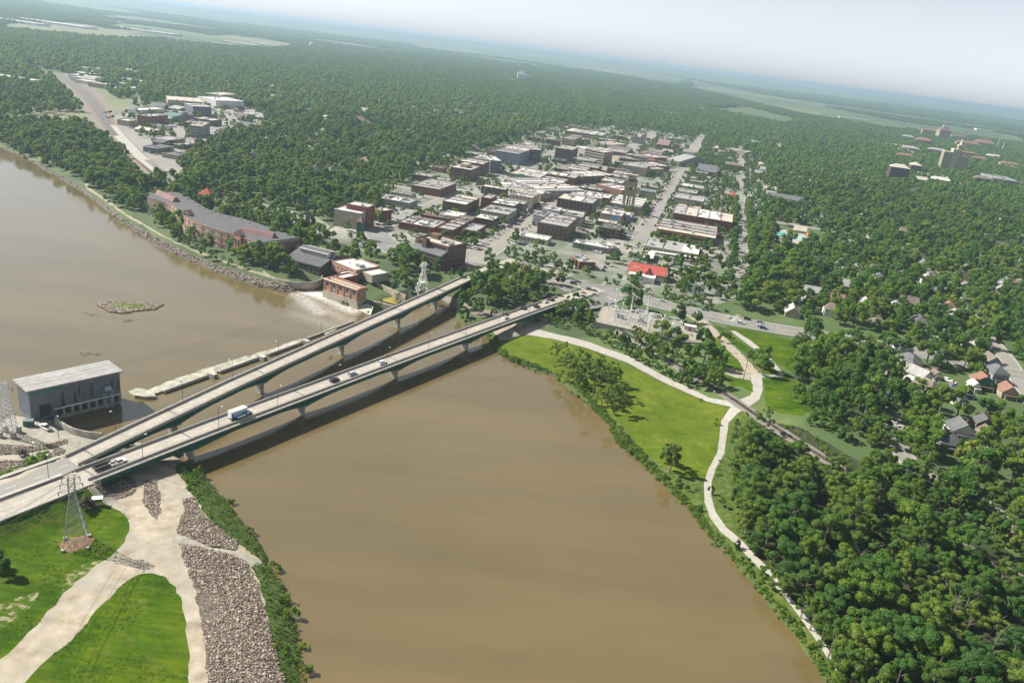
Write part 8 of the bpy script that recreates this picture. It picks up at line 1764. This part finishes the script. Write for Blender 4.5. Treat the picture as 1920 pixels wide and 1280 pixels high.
_b = np.vstack([(lineA[:-1]+(lineA[1:]-lineA[:-1])*t_)+rng.uniform(-1.6, 1.6, (len(lineA)-1, 2)) for t_ in (0, .2, .4, .6, .8)]+[(lineB[:-1]+(lineB[1:]-lineB[:-1])*t_)+rng.uniform(-1.2, 1.2, (len(lineB)-1, 2)) for t_ in (0, .25, .5, .75)]); _b = _b[(np.hypot(_b[:, 0], _b[:, 1]) < 430) & ((_b[:, 0] > -55) | (_b[:, 1] < 240)) & vis(_b, 20, -6)]; P = np.vstack([P, _b])
sz = rng.uniform(.10, .26, len(P))*np.where(rng.uniform(0, 1, len(P)) < .07, 2.2, 1); sz = sz*np.where(P[:, 0] > -40, 1.9, 1.0)
gn_scatter('bank_vegetation', np.c_[P, hz(P)-.05], sz, rng.uniform(.7, 1.3, len(P)), rng.integers(0, 3, len(P)), BUSH); print('bushes', len(P))
P = zone_pts(['floor', 'grass2'], 4.0); P = P[rng.uniform(0, 1, len(P)) < .5]
for nm, mk, q in ZN.values():
    if mk in ('conc', 'ballast', 'grass', 'dirt', 'meadow') and nm != 'dirt_ground': P = P[~pip(P, q)]
    if mk == 'grass2': P = P[~pip(P, q) | (rng.uniform(0, 1, len(P)) < .3)]
gn_scatter('undergrowth', np.c_[P, hz(P)-.1], rng.uniform(.3, .9, len(P)), rng.uniform(.6, 1.1, len(P)), rng.integers(0, 3, len(P)), BUSH)
for k, (x, y, s, la) in enumerate(((372, 888, 1.5, 'first bush from the top'), (398, 905, 1.0, 'second bush from the top'), (430, 945, 1.2, 'third bush from the top'), (468, 998, 1.1, 'bush just above the gravel path end'), (512, 1068, 1.7, 'rounded bush at the gravel path end'), (540, 1125, 1.4, 'bush below the gravel path end'), (548, 1155, 1.8, 'leafy bush casting a shadow on the water'), (566, 1225, 1.9, 'large bush near the lower edge'), (570, 1262, 1.5, 'lowest bush'))):
    p = G(x, y); t = thing('shrub', la+' on the green strip between riprap and river', 'shrub', (p.x, p.y, p.z-.2), k, None); t.scale = (s*.7, s*.7, s); put('foliage', BUSH[k % 3], t)
p = G(157, 952); t = thing('shrub', 'round purple brown bush behind the near lattice pylon', 'shrub', p, 0); t.scale = (1.0, 1.0, .85); put('foliage', PURP, t); put('trunk', TRK[0], t, scale=(.4, .4, .3))
p = G(38, 852); t = thing('shrub', 'reddish twiggy bush in the stones left of the bridges', 'shrub', p, 0); t.scale = (.7, .7, .4); put('foliage', PURP, t)
for k, (x, y, s) in enumerate(((15, 893, 1.3), (30, 886, 1.2), (52, 877, 1.5), (66, 872, 1.6), (80, 864, 1.5), (88, 858, 1.4))):
    p = G(x, y); t = thing('shrub', ['dark green shrub at the left edge beside the approach road', 'second shrub from the left beside the approach road', 'third shrub from the left beside the approach road', 'fourth shrub from the left beside the approach road', 'fifth shrub from the left beside the approach road', 'rightmost shrub beside the approach road'][k], 'shrub', p, k); t.scale = (s, s, s); put('foliage', BUSH[k % 3], t)

# bare dead limbs standing in the near wood
PALEB = mat('bleached_dead_wood', [(.3, (.15, .13, .105)), (.7, (.23, .20, .165))], 2, 4)
for k, (x, y) in enumerate(((1625, 930), (1770, 1150), (1845, 1215), (1590, 1060))):
    p = G(x, y+45); m_ = trunk_mesh(300+k, 11.5, .18, 14, 5.0); m_.materials.clear(); m_.materials.append(PALEB)
    w_ = ['upper', 'right', 'lower right', 'middle'][k]; t = thing('dead_tree', f'bleached bare limbed tree standing out of the {w_} part of the near wood', 'dead tree', p, k*1.3, 'bare dead trees in the near wood'); t.scale = (1, 1, 1.25); put('limbs', m_, t)
# ---------------------------------------------------------------- haze
hm = bpy.data.materials.new('summer_haze'); hm.use_nodes = True
for n in list(hm.node_tree.nodes):
    if n.type != 'OUTPUT_MATERIAL': hm.node_tree.nodes.remove(n)
pv = hm.node_tree.nodes.new('ShaderNodeVolumePrincipled'); pv.inputs['Color'].default_value = (.46, .61, .78, 1)
pv.inputs['Density'].default_value = 1.0e-4; pv.inputs['Anisotropy'].default_value = 0.35
hm.node_tree.links.new(pv.outputs[0], [n for n in hm.node_tree.nodes if n.type == 'OUTPUT_MATERIAL'][0].inputs['Volume'])
MB().box((0, 30000, (CAM_H+8-11)/2), (100000, 64000, CAM_H+8+11)).build('haze', hm, kind='stuff')
